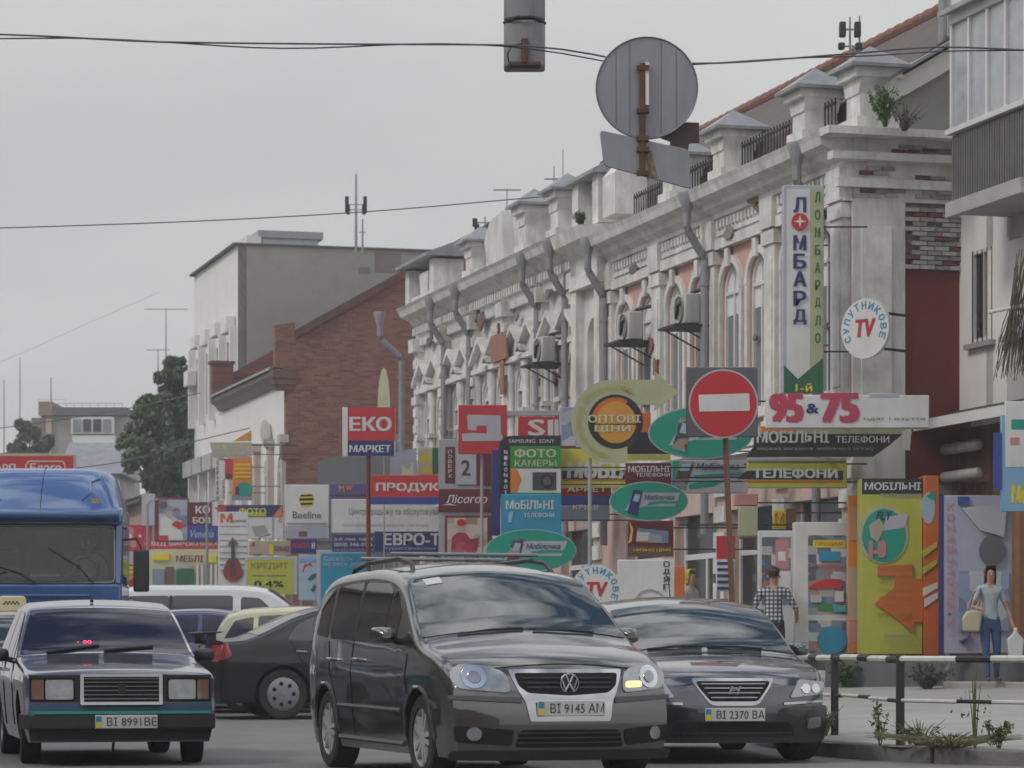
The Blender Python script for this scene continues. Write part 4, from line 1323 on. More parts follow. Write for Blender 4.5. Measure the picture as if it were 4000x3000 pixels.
sign('advert_column', 'tall yellow phone advertising column with teal disc and red arrow', 66, [
    ('b', 'front', 545, -45, 905, 990, 'olive', .55), ('r', 'black_head', 548, -45, 905, 48, 'black'), ('t', 'МОБІЛЬНІ', 565, -22, 895, 24, 'white', .025), ('t', 'ТЕЛЕФОНИ', 655, 42, 890, 70, 'grey', .01),
    ('e', 'pale_ring', 672, 285, 148, 172, 'khaki'), ('e', 'teal_disc', 678, 292, 128, 158, 'teal'), ('p', 'silver_tab', [(690, 180), (820, 165), (800, 245), (670, 262)], 'silver'), ('t', 'FLY', 635, 150, 722, 200, 'navy', .02, .2), ('p', 'hand_picture', [(590, 230), (650, 190), (680, 240), (640, 330), (600, 300)], 'tan'),
    ('t', '1-0', 585, 318, 690, 425, 'pink', .05), ('p', 'arrow', [(640, 470), (845, 460), (845, 545), (905, 545), (905, 800), (850, 800), (850, 868), (750, 780), (620, 690), (735, 600), (745, 525), (640, 528)], 'dorange'), *[('t', tx, 650, 480 + i * 40, 845, 504 + i * 40, 'ochre', .0) for i, tx in enumerate(('найкращі ціни', 'мобільні телефони', 'аксесуари', 'підключення', 'ремонт та обмін', 'гарантія'))], ('t', 'купуй  вигідно', 640, 740, 840, 775, 'ochre', .01), ('t', 'Безкоштовна', 678, 868, 830, 890, 'bluegrey', .01), ('t', 'консультація тут', 678, 900, 905, 918, 'bluegrey', .0),
    ('b', 'side_face', 908, -60, 998, 995, 'dorange', .5), ('e', 'side_oval', 935, 130, 38, 92, 'paleblue'), ('p', 'side_teal', [(918, 60), (975, 30), (978, 90)], 'teal'), ('p', 'chevron', [(905, 600), (990, 565), (990, 600), (905, 650)], 'white'), ('p', 'chevron', [(910, 665), (990, 625), (990, 660), (912, 715)], 'white'),
    ('p', 'dark_stripe', [(905, 380), (985, 330), (985, 360), (905, 420)], 'olive'), ('p', 'dark_stripe', [(905, 480), (985, 430), (985, 460), (905, 520)], 'olive')], ZR, mount='legs', cat='advertising column')
sign('narrow_banner', 'narrow orange banner standing left of the yellow column', 65, [('b', 'panel', 466, 55, 540, 985, 'orange', .05), ('r', 'pale_part', 470, 480, 538, 790, 'tan'), ('r', 'pink_part', 472, 800, 538, 920, 'pink'), ('r', 'white_part', 474, 120, 520, 320, 'salmon')], ZR, mount='legs', cat='banner')
sign('banner', 'pale banner with red vertical air conditioner lettering behind the woman', 68.5, [
    ('b', 'panel', 1005, 55, 1432, 985, 'lilac', .04), ('r', 'blue_edge', 1000, 52, 1030, 990, 'navy'), *[('t', c, 1048, 100 + i * 62, 1092, 145 + i * 62, 'pink', .015) for i, c in enumerate('КОНДИЦІОНЕРИ')], ('r', 'blue_picture', 1120, 500, 1410, 850, 'p_sky'), ('e', 'dark_disc', 1312, 380, 75, 88, 'darkgrey'), ('r', 'blue_square', 1112, 62, 1175, 108, 'blue'),
    ('p', 'pale_flash', [(1130, 130), (1400, 100), (1380, 300), (1240, 260)], 'silver'), ('t', 'МОНТАЖ', 1060, 868, 1240, 890, 'pink', .01), ('p', 'tick', [(1120, 910), (1140, 905), (1185, 880), (1140, 930)], 'navy')], ZR, mount='legs', cat='banner')
sign('shop_sign', 'blue sign with yellow lettering cut off by the right picture edge', 70, [('b', 'panel', 1000, 415, 1040, 512, 'sky', .1), ('t', 'Моб', 1010, 485, 1034, 504, 'yellow', .03), ('b', 'upper_panel', 1004, 402, 1045, 468, 'white', .09), ('r', 'pattern', 1010, 420, 1024, 430, 'teal'), ('r', 'pattern', 1009, 438, 1018, 445, 'pink'), ('r', 'blue_case', 992, 433, 1000, 490, 'blue')], ZN, mount='wall')

# -- white plastic shop porch behind the railing
porch = sign('shop_porch', 'white framed glazed shop porch plastered with stickers', 64.5, [
    ('b', 'right_frame', 150, 212, 470, 1010, 'white', .3), ('r', 'upper_glass', 232, 290, 455, 755, 'p_goods'), ('r', 'lower_glass', 235, 790, 455, 985, 'p_goods'), ('r', 'yellow_sticker', 260, 318, 452, 362, 'yellow'), ('t', 'ПРОДАЖ', 275, 328, 440, 354, 'dorange', .01), ('r', 'blue_sticker', 295, 385, 420, 440, 'cyan'), ('t', 'ЗНИЖКИ', 235, 455, 445, 475, 'pink', .01),
    ('p', 'red_sticker', [(232, 600), (275, 570), (340, 545), (425, 548), (440, 580), (420, 605), (360, 600), (300, 605)], 'red'), ('r', 'green_sticker', 292, 690, 370, 732, 'green'), ('r', 'pale_sticker', 385, 700, 455, 740, 'aqua'), ('e', 'round_sticker', 372, 905, 86, 82, 'cyan'), ('r', 'poster', 390, 620, 440, 680, 'white'), ('r', 'white_poster', 245, 640, 310, 685, 'silver')], ZR, cat='shop porch')
sign('shop_door', 'white framed shop door with pink and white notices beside the plaid shirt', 64.2, [
    ('b', 'frame', -60, 262, 148, 1010, 'white', .2), ('r', 'glass', -40, 300, 130, 700, 'p_goods'), ('r', 'notice', 40, 315, 118, 480, 'pink'), ('r', 'notice', 55, 385, 100, 440, 'white'), ('r', 'notice', 60, 500, 130, 640, 'white'), ('e', 'dot', 112, 610, 10, 12, 'charcoal')], ZR, cat='door')
sign('price_board', 'white price board with red and blue lines beside the no entry pole', 63, [
    ('b', 'board', 1215, 1210, 1345, 1590, 'white', .05), ('r', 'red_head', 1217, 1212, 1343, 1370, 'red'), *[('r', 'blue_line', 1222, 1390 + i * 42, 1335, 1410 + i * 42, 'navy') for i in range(5)]], Z4, mount='legs', cat='notice board')
sign('shop_lamp_box', 'pale green wall box with pink lid right of the no entry pole', 63.5, [('b', 'box', 1370, 1010, 1500, 1215, 'khaki', .2), ('b', 'lid', 1340, 925, 1500, 1005, 'pink', .25), ('b', 'base', 1375, 1216, 1505, 1232, 'brown', .2)], Z4, mount='wall', cat='wall box')
sign('kiosk_case', 'small yellow display case above the shop door', 62.8, [('b', 'case', 705, 1310, 815, 1470, 'yellow', .15), ('t', 'М', 720, 1340, 800, 1440, 'dorange', .01), ('r', 'dark_side', 815, 1300, 900, 1480, 'brown')], Z5, mount='wall', cat='display case')

# -- left group, farther off
sign('phone_shop_sign', 'grey slant sided phone sign with yellow letters on the office front', 33.2, [('p', 'board', [(265, 285), (628, 285), (628, 415), (300, 415)], 'grey', .1), ('t', 'МОБІЛЬНІ', 295, 308, 612, 345, 'lemon', .02), ('t', 'ТЕЛЕФОНИ', 340, 368, 580, 398, 'lemon', .015)], Z2, mount='wall')
sign('poster_sign', 'orange poster with a pointed top and teal oval below the grey phone sign', 32.6, [('p', 'point', [(470, 275), (625, 180), (628, 275)], 'amber', .05), ('p', 'board', [(470, 420), (630, 415), (632, 785), (458, 785)], 'orange', .08), *[('r', 'text_line', 485, 470 + i * 36, 615, 484 + i * 36, 'yellow') for i in range(4)], ('e', 'teal_oval', 565, 690, 72, 62, 'teal'), ('r', 'dark_foot', 460, 748, 632, 785, 'bluegrey'), ('p', 'phone_picture', [(490, 670), (520, 665), (520, 740), (488, 740)], 'navy')], Z2, mount='wall')
sign('vertical_sign', 'narrow grey and red sign with vertical letters on the office front', 31.6, [('b', 'board', 345, 425, 470, 605, 'brown', .06), ('r', 'red_part', 400, 428, 468, 560, 'red'), *[('t', c, 325, 448 + i * 43, 345, 480 + i * 43, 'black', .02) for i, c in enumerate('ПЕРУКАРН')], ('b', 'side_strip', 318, 440, 348, 790, 'white', .04)][:2] + [
    ('b', 'side_strip', 316, 440, 400, 795, 'white', .05), *[('t', c, 325, 448 + i * 43, 345, 480 + i * 43, 'black', .02) for i, c in enumerate('ПЕРУКАРН')], *[('t', c, 378, 610 + i * 43, 398, 642 + i * 43, 'black', .02) for i, c in enumerate('САЛО')], ('r', 'red_part', 400, 428, 468, 560, 'red')], Z2, mount='wall')
sign('phone_shop_sign', 'white box sign with a striped yellow ball below the brick gable', 38.5, [('b', 'box', 915, 650, 1296, 1010, 'white', .4), ('e', 'ball', 1102, 785, 66, 66, 'yellow'), ('p', 'ball_stripe', [(1040, 768), (1165, 765), (1166, 785), (1040, 790)], 'black'), ('p', 'ball_stripe', [(1056, 738), (1150, 735), (1158, 750), (1046, 754)], 'black'), ('p', 'ball_stripe', [(1046, 808), (1160, 804), (1150, 822), (1056, 826)], 'black'), ('t', 'Beeline', 985, 882, 1228, 942, 'charcoal', .0), ('r', 'text_line', 935, 978, 1275, 988, 'grey'),
    ('b', 'lower_board', 918, 1012, 1300, 1115, 'lilac', .3), ('r', 'dark_picture', 1035, 1055, 1110, 1098, 'brown')], Z2, mount='wall')
sign('photo_shop_sign', 'dark photo shop fascia with yellow letters over a white board', 34.6, [('b', 'lower_board', 598, 930, 905, 1115, 'white', .12), ('b', 'fascia', 335, 825, 895, 932, 'navy', .1), ('p', 'red_tip', [(305, 850), (420, 825), (400, 885), (340, 870)], 'red'), ('p', 'orange_end', [(810, 930), (890, 825), (893, 930)], 'orange'), ('r', 'green_block', 605, 888, 755, 925, 'olive'), ('t', 'ФОТО', 520, 850, 755, 912, 'yellow', .03),
    ('p', 'printer_picture', [(625, 1010), (740, 1000), (775, 1080), (660, 1092)], 'grey'), ('r', 'divider', 805, 935, 812, 1112, 'grey'), ('t', 'С', 862, 940, 892, 978, 'red', .02)], Z2, mount='wall')
sign('music_banner', 'tall white music shop banner with a red cello', 36, [('b', 'panel', 340, 885, 600, 1540, 'white', .05), ('t', 'М', 360, 898, 465, 978, 'dorange', .04), ('t', 'узичні', 465, 950, 580, 980, 'navy', .01), ('t', 'інструменти', 358, 1002, 578, 1022, 'navy', .0), *[('r', 'line', 352, 1075 + i * 52, 592, 1078 + i * 52, 'silver') for i in range(7)],
    ('e', 'cello_body', 468, 1405, 86, 82, 'wood'), ('e', 'cello_shoulder', 468, 1330, 60, 45, 'wood'), ('p', 'cello_neck', [(455, 1140), (480, 1140), (486, 1440), (450, 1440)], 'charcoal'), ('p', 'cello_head', [(425, 1170), (465, 1105), (510, 1160), (468, 1145)], 'brown')], Z2, mount='legs', cat='banner')
sign('bank_board', 'yellow framed bank board with black percent figures', 40, [('b', 'frame', 575, 1268, 1025, 1600, 'silver', .15), ('r', 'face', 590, 1295, 990, 1600, 'olive'), ('t', 'КРЕДИТ', 625, 1325, 945, 1385, 'ochre', .02), ('t', 'річних та депозит', 640, 1425, 930, 1450, 'black', .0), ('t', '0,4%', 650, 1480, 905, 1545, 'black', .02)], Z2, mount='legs')
sign('poster_board', 'pale blue poster with red swirl left of the blue framed board', 41, [('b', 'board', 1035, 1255, 1190, 1650, 'paleblue', .06), ('p', 'red_swirl', [(1065, 1400), (1080, 1345), (1140, 1325), (1150, 1360), (1120, 1345), (1090, 1370), (1075, 1410)], 'red'), ('p', 'green_leaf', [(1110, 1470), (1150, 1425), (1190, 1415), (1185, 1450), (1140, 1480)], 'dgreen'), ('r', 'head', 1040, 1285, 1185, 1315, 'sky'), ('p', 'green_leaf', [(1140, 1560), (1170, 1505), (1185, 1530), (1160, 1580)], 'dgreen')], Z2, mount='legs')
sign('city_light_board', 'turquoise poster in a white rounded frame behind the minivan', 42, [('b', 'frame', 1190, 1215, 1660, 1700, 'silver', .2), ('r', 'face', 1225, 1245, 1650, 1690, 'cyan'), ('t', 'Свіжість', 1250, 1268, 1505, 1308, 'paleblue', .02), ('t', 'на весь день', 1250, 1322, 1610, 1358, 'paleblue', .02), ('e', 'bubble', 1340, 1600, 40, 36, 'paleblue')], Z2, mount='legs', cat='billboard')
sign('small_sign', 'small dark blue sign with red lettering over the yellow bank board', 39, [('b', 'board', 968, 1122, 1190, 1240, 'navy', .06), ('t', 'РЕМОНТ', 980, 1150, 1135, 1200, 'rose', .02), ('t', 'Н', 1148, 1150, 1175, 1205, 'white', .03)], Z2, mount='wall')
sign('small_sign', 'cream sign with yellow edge and red marks next to the cello banner', 37.5, [('b', 'board', 605, 1135, 965, 1262, 'tan', .06), ('p', 'red_mark', [(610, 1180), (655, 1138), (660, 1185)], 'red'), ('r', 'yellow_edge', 780, 1165, 815, 1250, 'yellow'), ('t', 'ЛОМБАРД', 820, 1180, 955, 1235, 'plum', .01), ('t', 'деньги', 640, 1245, 725, 1262, 'charcoal', .01)], Z2, mount='wall')
sign('billboard', 'red billboard with white pawnshop name behind the blue truck', 36, [('b', 'frame', -560, 178, 702, 480, 'khaki', .25), ('r', 'face', -545, 195, 685, 465, 'red'), ('t', 'ЛОМБАРП', -330, 268, 150, 345, 'white', .025), ('t', 'Благо', 285, 262, 575, 345, 'white', .02),
    ('p', 'outline', [(240, 470), (240, 280), (270, 238), (590, 238), (612, 280), (612, 470), (602, 470), (602, 285), (585, 250), (275, 250), (252, 285), (252, 470)], 'cream')], Z1, mount='legs', cat='billboard')
# furniture pavilion in front of the tree
pav = sign('market_pavilion', 'red and white furniture pavilion with boards below the far tree', 30, [
    ('b', 'hall', 1170, 980, 2040, 1500, 'cream', 2.5), ('r', 'red_band', 1172, 985, 2035, 1055, 'red'), ('t', 'ВІД ВИРОБНИКА', 1405, 990, 2030, 1030, 'white', .03),
    ('b', 'red_board', 1130, 830, 1405, 1060, 'red', .3), ('e', 'flower', 1210, 890, 36, 38, 'pink'), ('e', 'flower', 1190, 940, 40, 30, 'white'), ('e', 'flower', 1240, 1010, 30, 34, 'pink'), ('e', 'flower', 1300, 935, 14, 14, 'white'), ('e', 'flower', 1350, 1005, 14, 14, 'pink'),
    ('b', 'picture_frame', 1432, 582, 1745, 985, 'darkred', .3), ('r', 'picture', 1475, 600, 1738, 978, 'p_sky'), ('p', 'cook', [(1485, 930), (1490, 770), (1560, 750), (1600, 800), (1690, 900), (1700, 970), (1560, 970)], 'white'), ('e', 'cook_face', 1572, 735, 32, 36, 'tan'), ('e', 'cook_hat', 1515, 650, 38, 36, 'darkgrey'), ('p', 'red_shape', [(1600, 700), (1640, 675), (1672, 690), (1640, 700)], 'red'), ('p', 'red_shape', [(1590, 830), (1640, 790), (1730, 840), (1660, 870)], 'red'), ('r', 'red_foot', 1480, 930, 1560, 975, 'red'),
    ('b', 'name_board', 1748, 622, 1960, 838, 'maroon', .3), ('t', 'КО', 1815, 655, 1950, 728, 'white', .03), ('t', 'БОВ', 1790, 760, 1955, 818, 'white', .03), ('b', 'blue_board', 1748, 840, 2022, 980, 'blue', .3), ('t', 'Venezia', 1762, 880, 1990, 950, 'paleblue', .01, .25),
    ('r', 'yellow_panel', 1420, 1100, 1570, 1160, 'yellow'), ('t', 'МЕБЛІ', 1635, 1115, 1890, 1175, 'darkred', .03), ('r', 'yellow_panel', 1910, 1120, 2010, 1180, 'yellow'), ('r', 'window', 1420, 1240, 1530, 1400, 'bluegrey'), ('r', 'door', 1540, 1220, 1610, 1480, 'brown'), ('r', 'window', 1640, 1250, 1800, 1400, 'dgreen'), ('r', 'label', 1645, 1205, 1790, 1235, 'silver'),
    *[('r', 'column', 1825 + i * 42, 1195, 1845 + i * 42, 1480, 'white') for i in range(5)], ('b', 'white_hoarding', 1320, 545, 1440, 840, 'silver', .1)], Z1, cat='pavilion')
MB().box(-.3, 3.4, -.9, 2.4, 0, .1).box(-3.2, -.35, -.9, 2.4, 0, .1).obj('floor_slab', M_KERB, pav).location = (0, 0, -pav.location.z + gz(100) + .05)
sign('kiosk', 'small yellow and red striped kiosk beside the truck mirror', 48, [('b', 'hall', 1168, 1060, 1275, 1420, 'red', .8), ('r', 'yellow_band', 1170, 1215, 1262, 1240, 'yellow'), ('r', 'yellow_band', 1170, 1255, 1262, 1280, 'yellow'), ('r', 'window', 1175, 1080, 1260, 1200, 'silver'), ('p', 'amber_shape', [(1175, 1290), (1260, 1290), (1215, 1350)], 'amber')], Z1, mount='legs', cat='kiosk')
for (px, pt, s, lab) in ((412.5 / 2.16 * 0 + 207, 505, 33.5, 'thin grey lamp pole in front of the furniture pavilion'), (147.5, 504, 31, 'short brown post beside the cook picture'), (257, 540, 37, 'thin post with a curved lamp arm beside the photo sign')):
    a = at(px, pt, 3000 / s)
    t = thing('street_post', lab, 'post', (a.x, 3000 / s, .3))
    MB().cyl((0, 0, -.3), (0, 0, a.z - .3), .05, .04, 8).obj('shaft', M_GALV, t, smooth=True)
    MB().tube([(0, 0, a.z - .35), (.1, 0, a.z - .2), (.35, -.1, a.z - .15)], .03, 6).obj('arm', M_GALV, t, smooth=True)
# ------------------------------------------------------------------ vehicles
def paint(name, col, flake=0.0, rough=.32, coat=1.0):
    return pm('paint_' + name, col, rough, flake, var=.06, vscale=1.2, coat=coat, dirt=.10, dirtcol=tuple(min(1, c * .7 + .03) for c in col))


M_TYRE = pm('tyre_rubber', (.022, .022, .022), .85, var=.3, vscale=9, dirt=.4, dirtcol=(.08, .075, .07))
M_RIM = pm('alloy_rim', (.50, .50, .51), .35, .3, var=.15)
M_HUBCAP = pm('silver_hubcap', (.30, .31, .33), .4, .7, var=.15, dirt=.3)
M_CHROME = pm('chrome', (.46, .47, .48), .12, 1.0, var=.05)
M_CARGLASS = pm('windscreen_glass', (.012, .026, .030), .02, var=.1, vscale=1.5, ior=2.2)
M_SIDEGLASS = pm('side_glass', (.014, .016, .018), .04, var=.3, vscale=1.5, ior=1.75)
M_BLUEGLASS = pm('blue_tinted_glass', (.010, .014, .036), .05, var=.3, vscale=1.5, ior=1.6)
M_PLASTIC = pm('black_plastic', (.02, .02, .021), .6, var=.2, dirt=.25)
M_GAP = pm('dark_gap', (.006, .006, .006), .9, var=.1)
M_LAMP = pm('headlamp_glass', (.30, .32, .33), .15, .4, var=.3, vscale=9, coat=1.0)
M_LAMPIN = pm('headlamp_reflector', (.68, .70, .72), .1, .95, var=.15)
M_TAIL = pm('tail_lamp', (.30, .012, .012), .2, coat=1.0, var=.2)
M_AMBER = pm('amber_lens', (.20, .085, .05), .25, coat=1.0, var=.2)
M_PLATE = pm('plate_white', (.58, .58, .56), .5, var=.06, dirt=.15)


def pchip(pts):
    pts = sorted(pts)
    xs_, ys_ = [p[0] for p in pts], [p[1] for p in pts]
    n = len(xs_)
    h = [xs_[i + 1] - xs_[i] for i in range(n - 1)]
    d = [(ys_[i + 1] - ys_[i]) / h[i] for i in range(n - 1)]
    m = [0] * n
    m[0], m[-1] = d[0], d[-1]
    for i in range(1, n - 1):
        m[i] = 0 if d[i - 1] * d[i] <= 0 else (h[i - 1] + h[i]) * 3 / ((2 * h[i] + h[i - 1]) / d[i - 1] + (h[i] + 2 * h[i - 1]) / d[i])

    def f(x):
        if x <= xs_[0]:
            return ys_[0]
        if x >= xs_[-1]:
            return ys_[-1]
        i = max(k for k in range(n - 1) if xs_[k] <= x)
        t = (x - xs_[i]) / h[i]
        return (ys_[i] * (1 + 2 * t) * (1 - t) ** 2 + ys_[i + 1] * t * t * (3 - 2 * t) + h[i] * (m[i] * t * (1 - t) ** 2 + m[i + 1] * t * t * (t - 1)))
    return f


def rpoly(pts, r=.03, n=3):
    """polygon with rounded corners"""
    out = []
    N_ = len(pts)
    for i in range(N_):
        p, a, b = Vector(pts[i]), Vector(pts[i - 1]), Vector(pts[(i + 1) % N_])
        da, db = (a - p), (b - p)
        ra = min(r, da.length * .45)
        rb_ = min(r, db.length * .45)
        p0, p1 = p + da.normalized() * ra, p + db.normalized() * rb_
        for k in range(n + 1):
            t = k / n
            q = p0 * (1 - t) ** 2 + p * 2 * t * (1 - t) + p1 * t * t
            out.append((q.x, q.y))
    return out


def patch(name, poly, mapf, mat, parent, off=.006, thick=.03, cell=.09):
    """a panel cut from the body surface: polygon in surface coordinates, laid proud of it"""
    bm = bmesh.new()
    pts = []
    n = len(poly)
    for i in range(n):
        a, b = Vector(poly[i]), Vector(poly[(i + 1) % n])
        k = max(1, int((b - a).length / cell + .5))
        pts += [a.lerp(b, j / k) for j in range(k)]
    bm.faces.new([bm.verts.new((p.x, p.y, 0)) for p in pts])
    for ax in (0, 1):
        lo, hi = min(p[ax] for p in poly), max(p[ax] for p in poly)
        k = int((hi - lo) / cell)
        for j in range(1, k + 1):
            c = lo + (hi - lo) * j / (k + 1)
            co, no = [0, 0, 0], [0, 0, 0]
            co[ax], no[ax] = c, 1
            bmesh.ops.bisect_plane(bm, geom=bm.verts[:] + bm.edges[:] + bm.faces[:], plane_co=co, plane_no=no, dist=1e-5)
    bd = [e for e in bm.edges if len(e.link_faces) == 1]
    ex = bmesh.ops.extrude_edge_only(bm, edges=bd)
    nv = {v for v in ex['geom'] if isinstance(v, bmesh.types.BMVert)}
    for v in bm.verts:
        v.co = Vector(mapf(v.co.x, v.co.y, off - thick if v in nv else off))
    bmesh.ops.recalc_face_normals(bm, faces=bm.faces[:])
    me = bpy.data.meshes.new(name)
    bm.to_mesh(me)
    bm.free()
    me.shade_smooth()
    try:
        me.set_sharp_from_angle(angle=radians(40))
    except Exception:
        pass
    me.materials.append(mat)
    o = bpy.data.objects.new(name, me)
    COL.objects.link(o)
    o.parent = parent
    return o


class Car:
    def __init__(self, name, label, loc, heading, P, body_mat, glass=None, group=None, cat='car'):
        self.P, self.body = P, body_mat
        self.xF, self.xR, self.W = P['xF'], P['xR'], P['W']
        self.top, self.belt = pchip(P['top']), pchip(P['belt'])
        self.plan = pchip(P['plan'])
        self.nose, self.tail = pchip(P['nose']), pchip(P['tail'])
        self.kp, self.kr = P.get('kp', .12), P.get('kr', .08)
        self.rc, self.crown, self.tum = P.get('rc', .07), P.get('crown', .035), P.get('tumble', .3)
        self.r, self.ra = P['r'], P['r'] + P.get('gap', .05)
        self.glass = glass or M_CARGLASS
        self.T = thing(name, label, cat, (loc[0], loc[1], gz(loc[1])), heading, group)
        self.make_body()

    # surface -----------------------------------------------------
    def side_y(self, x, z):
        hw = self.plan(x) * self.W / 2
        zb = self.belt(x)
        z0 = self.P['z0']
        if z <= zb:
            t = (z - z0) / (zb - z0)
            y = hw * (1 - .045 * (1 - t) ** 3 * 1.4 - .018 * max(0, t - .55) ** 2 * 6)
            if self.P.get('crease'):
                zc = self.P['crease']
                y += .012 * math.exp(-((z - zc) / .045) ** 2)
        else:
            y = hw * (1 - .018 * .45 ** 2 * 6) - self.tum * (z - zb) - .12 * (z - zb) ** 2
        return y

    def edge(self, x):
        zt = self.top(x) - self.crown
        rc = min(self.rc, max(.01, (zt - self.P['z0']) * .3))
        ze = zt - rc
        ye = self.side_y(x, ze)
        return ze, ye, rc

    def top_z(self, x, y):
        ze, ye, rc = self.edge(x)
        yi = ye - rc
        a = abs(y) / max(yi, .01)
        return self.top(x) - self.crown * min(a, 1.15) ** 2

    def warp(self, x, y, z):
        t = (x - (self.xF - .8)) / .8
        if t > 0:
            x -= t * t * (self.kp * (abs(y) / (self.W / 2)) ** 2.6 + self.nose(z))
        t = ((self.xR + .6) - x) / .6
        if t > 0:
            x += t * t * (self.kr * (abs(y) / (self.W / 2)) ** 2.6 + self.tail(z))
        return x

    def S(self, s):      # side map
        def f(x, z, off):
            y = self.side_y(x, z)
            return (self.warp(x, y, z), s * (y + off), z)
        return f

    def Ff(self, y, z, off):
        return (self.xF - (self.kp * (abs(y) / (self.W / 2)) ** 2.6 + self.nose(z)) + off, y, z)

    def Rr(self, y, z, off):
        return (self.xR + (self.kr * (abs(y) / (self.W / 2)) ** 2.6 + self.tail(z)) - off, y, z)

    def Tp(self, x, y, off):
        z = self.top_z(x, y)
        e = .02
        dz = (self.top(x + e) - self.top(x - e)) / (2 * e)
        n = Vector((-dz, 0, 1)).normalized()
        return (self.warp(x, y, z) + n.x * off, y, z + n.z * off)

    # body --------------------------------------------------------
    def zl(self, x):
        z = self.P['z0']
        for xw in self.P['wheels']:
            if abs(x - xw) < self.ra:
                z = max(z, self.r + sqrt(self.ra ** 2 - (x - xw) ** 2))
        return z

    def make_body(self):
        P = self.P
        st = {self.xF, self.xR}
        n = 64
        for i in range(n + 1):
            st.add(self.xR + (self.xF - self.xR) * i / n)
        for xw in P['wheels']:
            for k in range(13):
                st.add(xw - self.ra * cos(pi * k / 12) * .9995)
            st.add(xw - self.ra * 1.001)
            st.add(xw + self.ra * 1.001)
        for x, _ in P['top']:
            st.add(x)
        st = sorted(x for x in st if self.xR <= x <= self.xF)
        ns, na, nt = 12, 4, 6
        mb = MB()
        secs = []
        for x in st:
            ze, ye, rc = self.edge(x)
            zl = min(self.zl(x), ze - .02)
            half = []
            for i in range(ns):
                z = zl + (ze - zl) * i / (ns - 1)
                half.append((self.side_y(x, z), z))
            for i in range(1, na + 1):
                a = pi / 2 * i / na
                half.append((ye - rc + rc * cos(a), ze + rc * sin(a)))
            yi = ye - rc
            for i in range(1, nt):
                y = yi * (1 - i / nt)
                half.append((y, self.top_z(x, y)))
            loop = [(y, z) for y, z in half] + [(0, self.top(x))] + [(-y, z) for y, z in half[::-1]]
            secs.append([(self.warp(x, y, z), y, z) for y, z in loop])
        m = len(secs[0])
        for s in secs:
            mb.v += s
        for i in range(len(st) - 1):
            for j in range(m - 1):
                a = i * m + j
                mb.f.append((a, a + 1, a + m + 1, a + m))
                mb.m.append(0)
            a = i * m
            mb.f.append((a + m - 1, a, a + m, a + 2 * m - 1))
            mb.m.append(1)
        # curved ends
        for idx, mp in ((0, self.Rr), (len(st) - 1, self.Ff)):
            x = st[idx]
            s = secs[idx]
            nh = m // 2
            cols = 12
            base = len(mb.v)
            for j in range(nh + 1):
                y1, z1 = s[j][1], s[j][2]
                for k in range(cols + 1):
                    y = y1 * (1 - 2 * k / cols)
                    q = mp(y, z1 if j < nh - 6 else self.top_z(x, y) if abs(y) < y1 + 1e-6 and False else z1, 0)
                    mb.v.append((q[0], y, q[2]))
            for j in range(nh):
                for k in range(cols):
                    a = base + j * (cols + 1) + k
                    mb.f.append((a, a + 1, a + cols + 2, a + cols + 1))
                    mb.m.append(0)
        o = mb.obj('body', [self.body, M_GAP], self.T, smooth=True, angle=radians(38))
        self.bodyo = o
        w = self.W
        MB().box(self.xR + .25, self.xF - .25, -w * .33, w * .33, P['z0'] + .02, P['z0'] + .45).obj('underbody', M_GAP, self.T)

    # details -----------------------------------------------------
    def side(self, name, poly, mat, s=None, off=.006, **kw):
        return [patch(name, poly, self.S(q), mat, self.T, off, **kw) for q in ((1, -1) if s is None else (s,))]

    def front(self, name, poly, mat, off=.006, mirror=False, **kw):
        out = [patch(name, poly, self.Ff, mat, self.T, off, **kw)]
        if mirror:
            out.append(patch(name, [(-y, z) for y, z in poly], self.Ff, mat, self.T, off, **kw))
        return out

    def rear(self, name, poly, mat, off=.006, mirror=False, **kw):
        out = [patch(name, poly, self.Rr, mat, self.T, off, **kw)]
        if mirror:
            out.append(patch(name, [(-y, z) for y, z in poly], self.Rr, mat, self.T, off, **kw))
        return out

    def line(self, name, pts, w, mat, s=None, off=.003):
        """a seam or moulding along a path on the flank"""
        for q in ((1, -1) if s is None else (s,)):
            mb = MB()
            P_ = []
            for i in range(len(pts) - 1):
                for k in range(6):
                    t = k / 6
                    P_.append((pts[i][0] * (1 - t) + pts[i + 1][0] * t, pts[i][1] * (1 - t) + pts[i + 1][1] * t))
            P_.append(pts[-1])
            mb.tube([self.S(q)(x, z, off) for x, z in P_], w, 5)
            mb.obj(name, mat, self.T, smooth=True)

    def screen(self, name, x0, x1, f0, f1, mat=None, off=.006, y_in=.0):
        """windscreen or rear window between stations x0 (low) and x1 (high); f0, f1 are shares of the width"""
        poly = []
        for i in range(9):
            t = i / 8
            x = x0 + (x1 - x0) * t
            poly.append((x, (self.edge(x)[1]) * (f0 + (f1 - f0) * t)))
        poly = poly + [(x, -y) for x, y in poly[::-1]]
        return patch(name, rpoly(poly, .025, 2), lambda x, y, o: self.Tp(x, y, o), mat or self.glass, self.T, off, .02, .1)

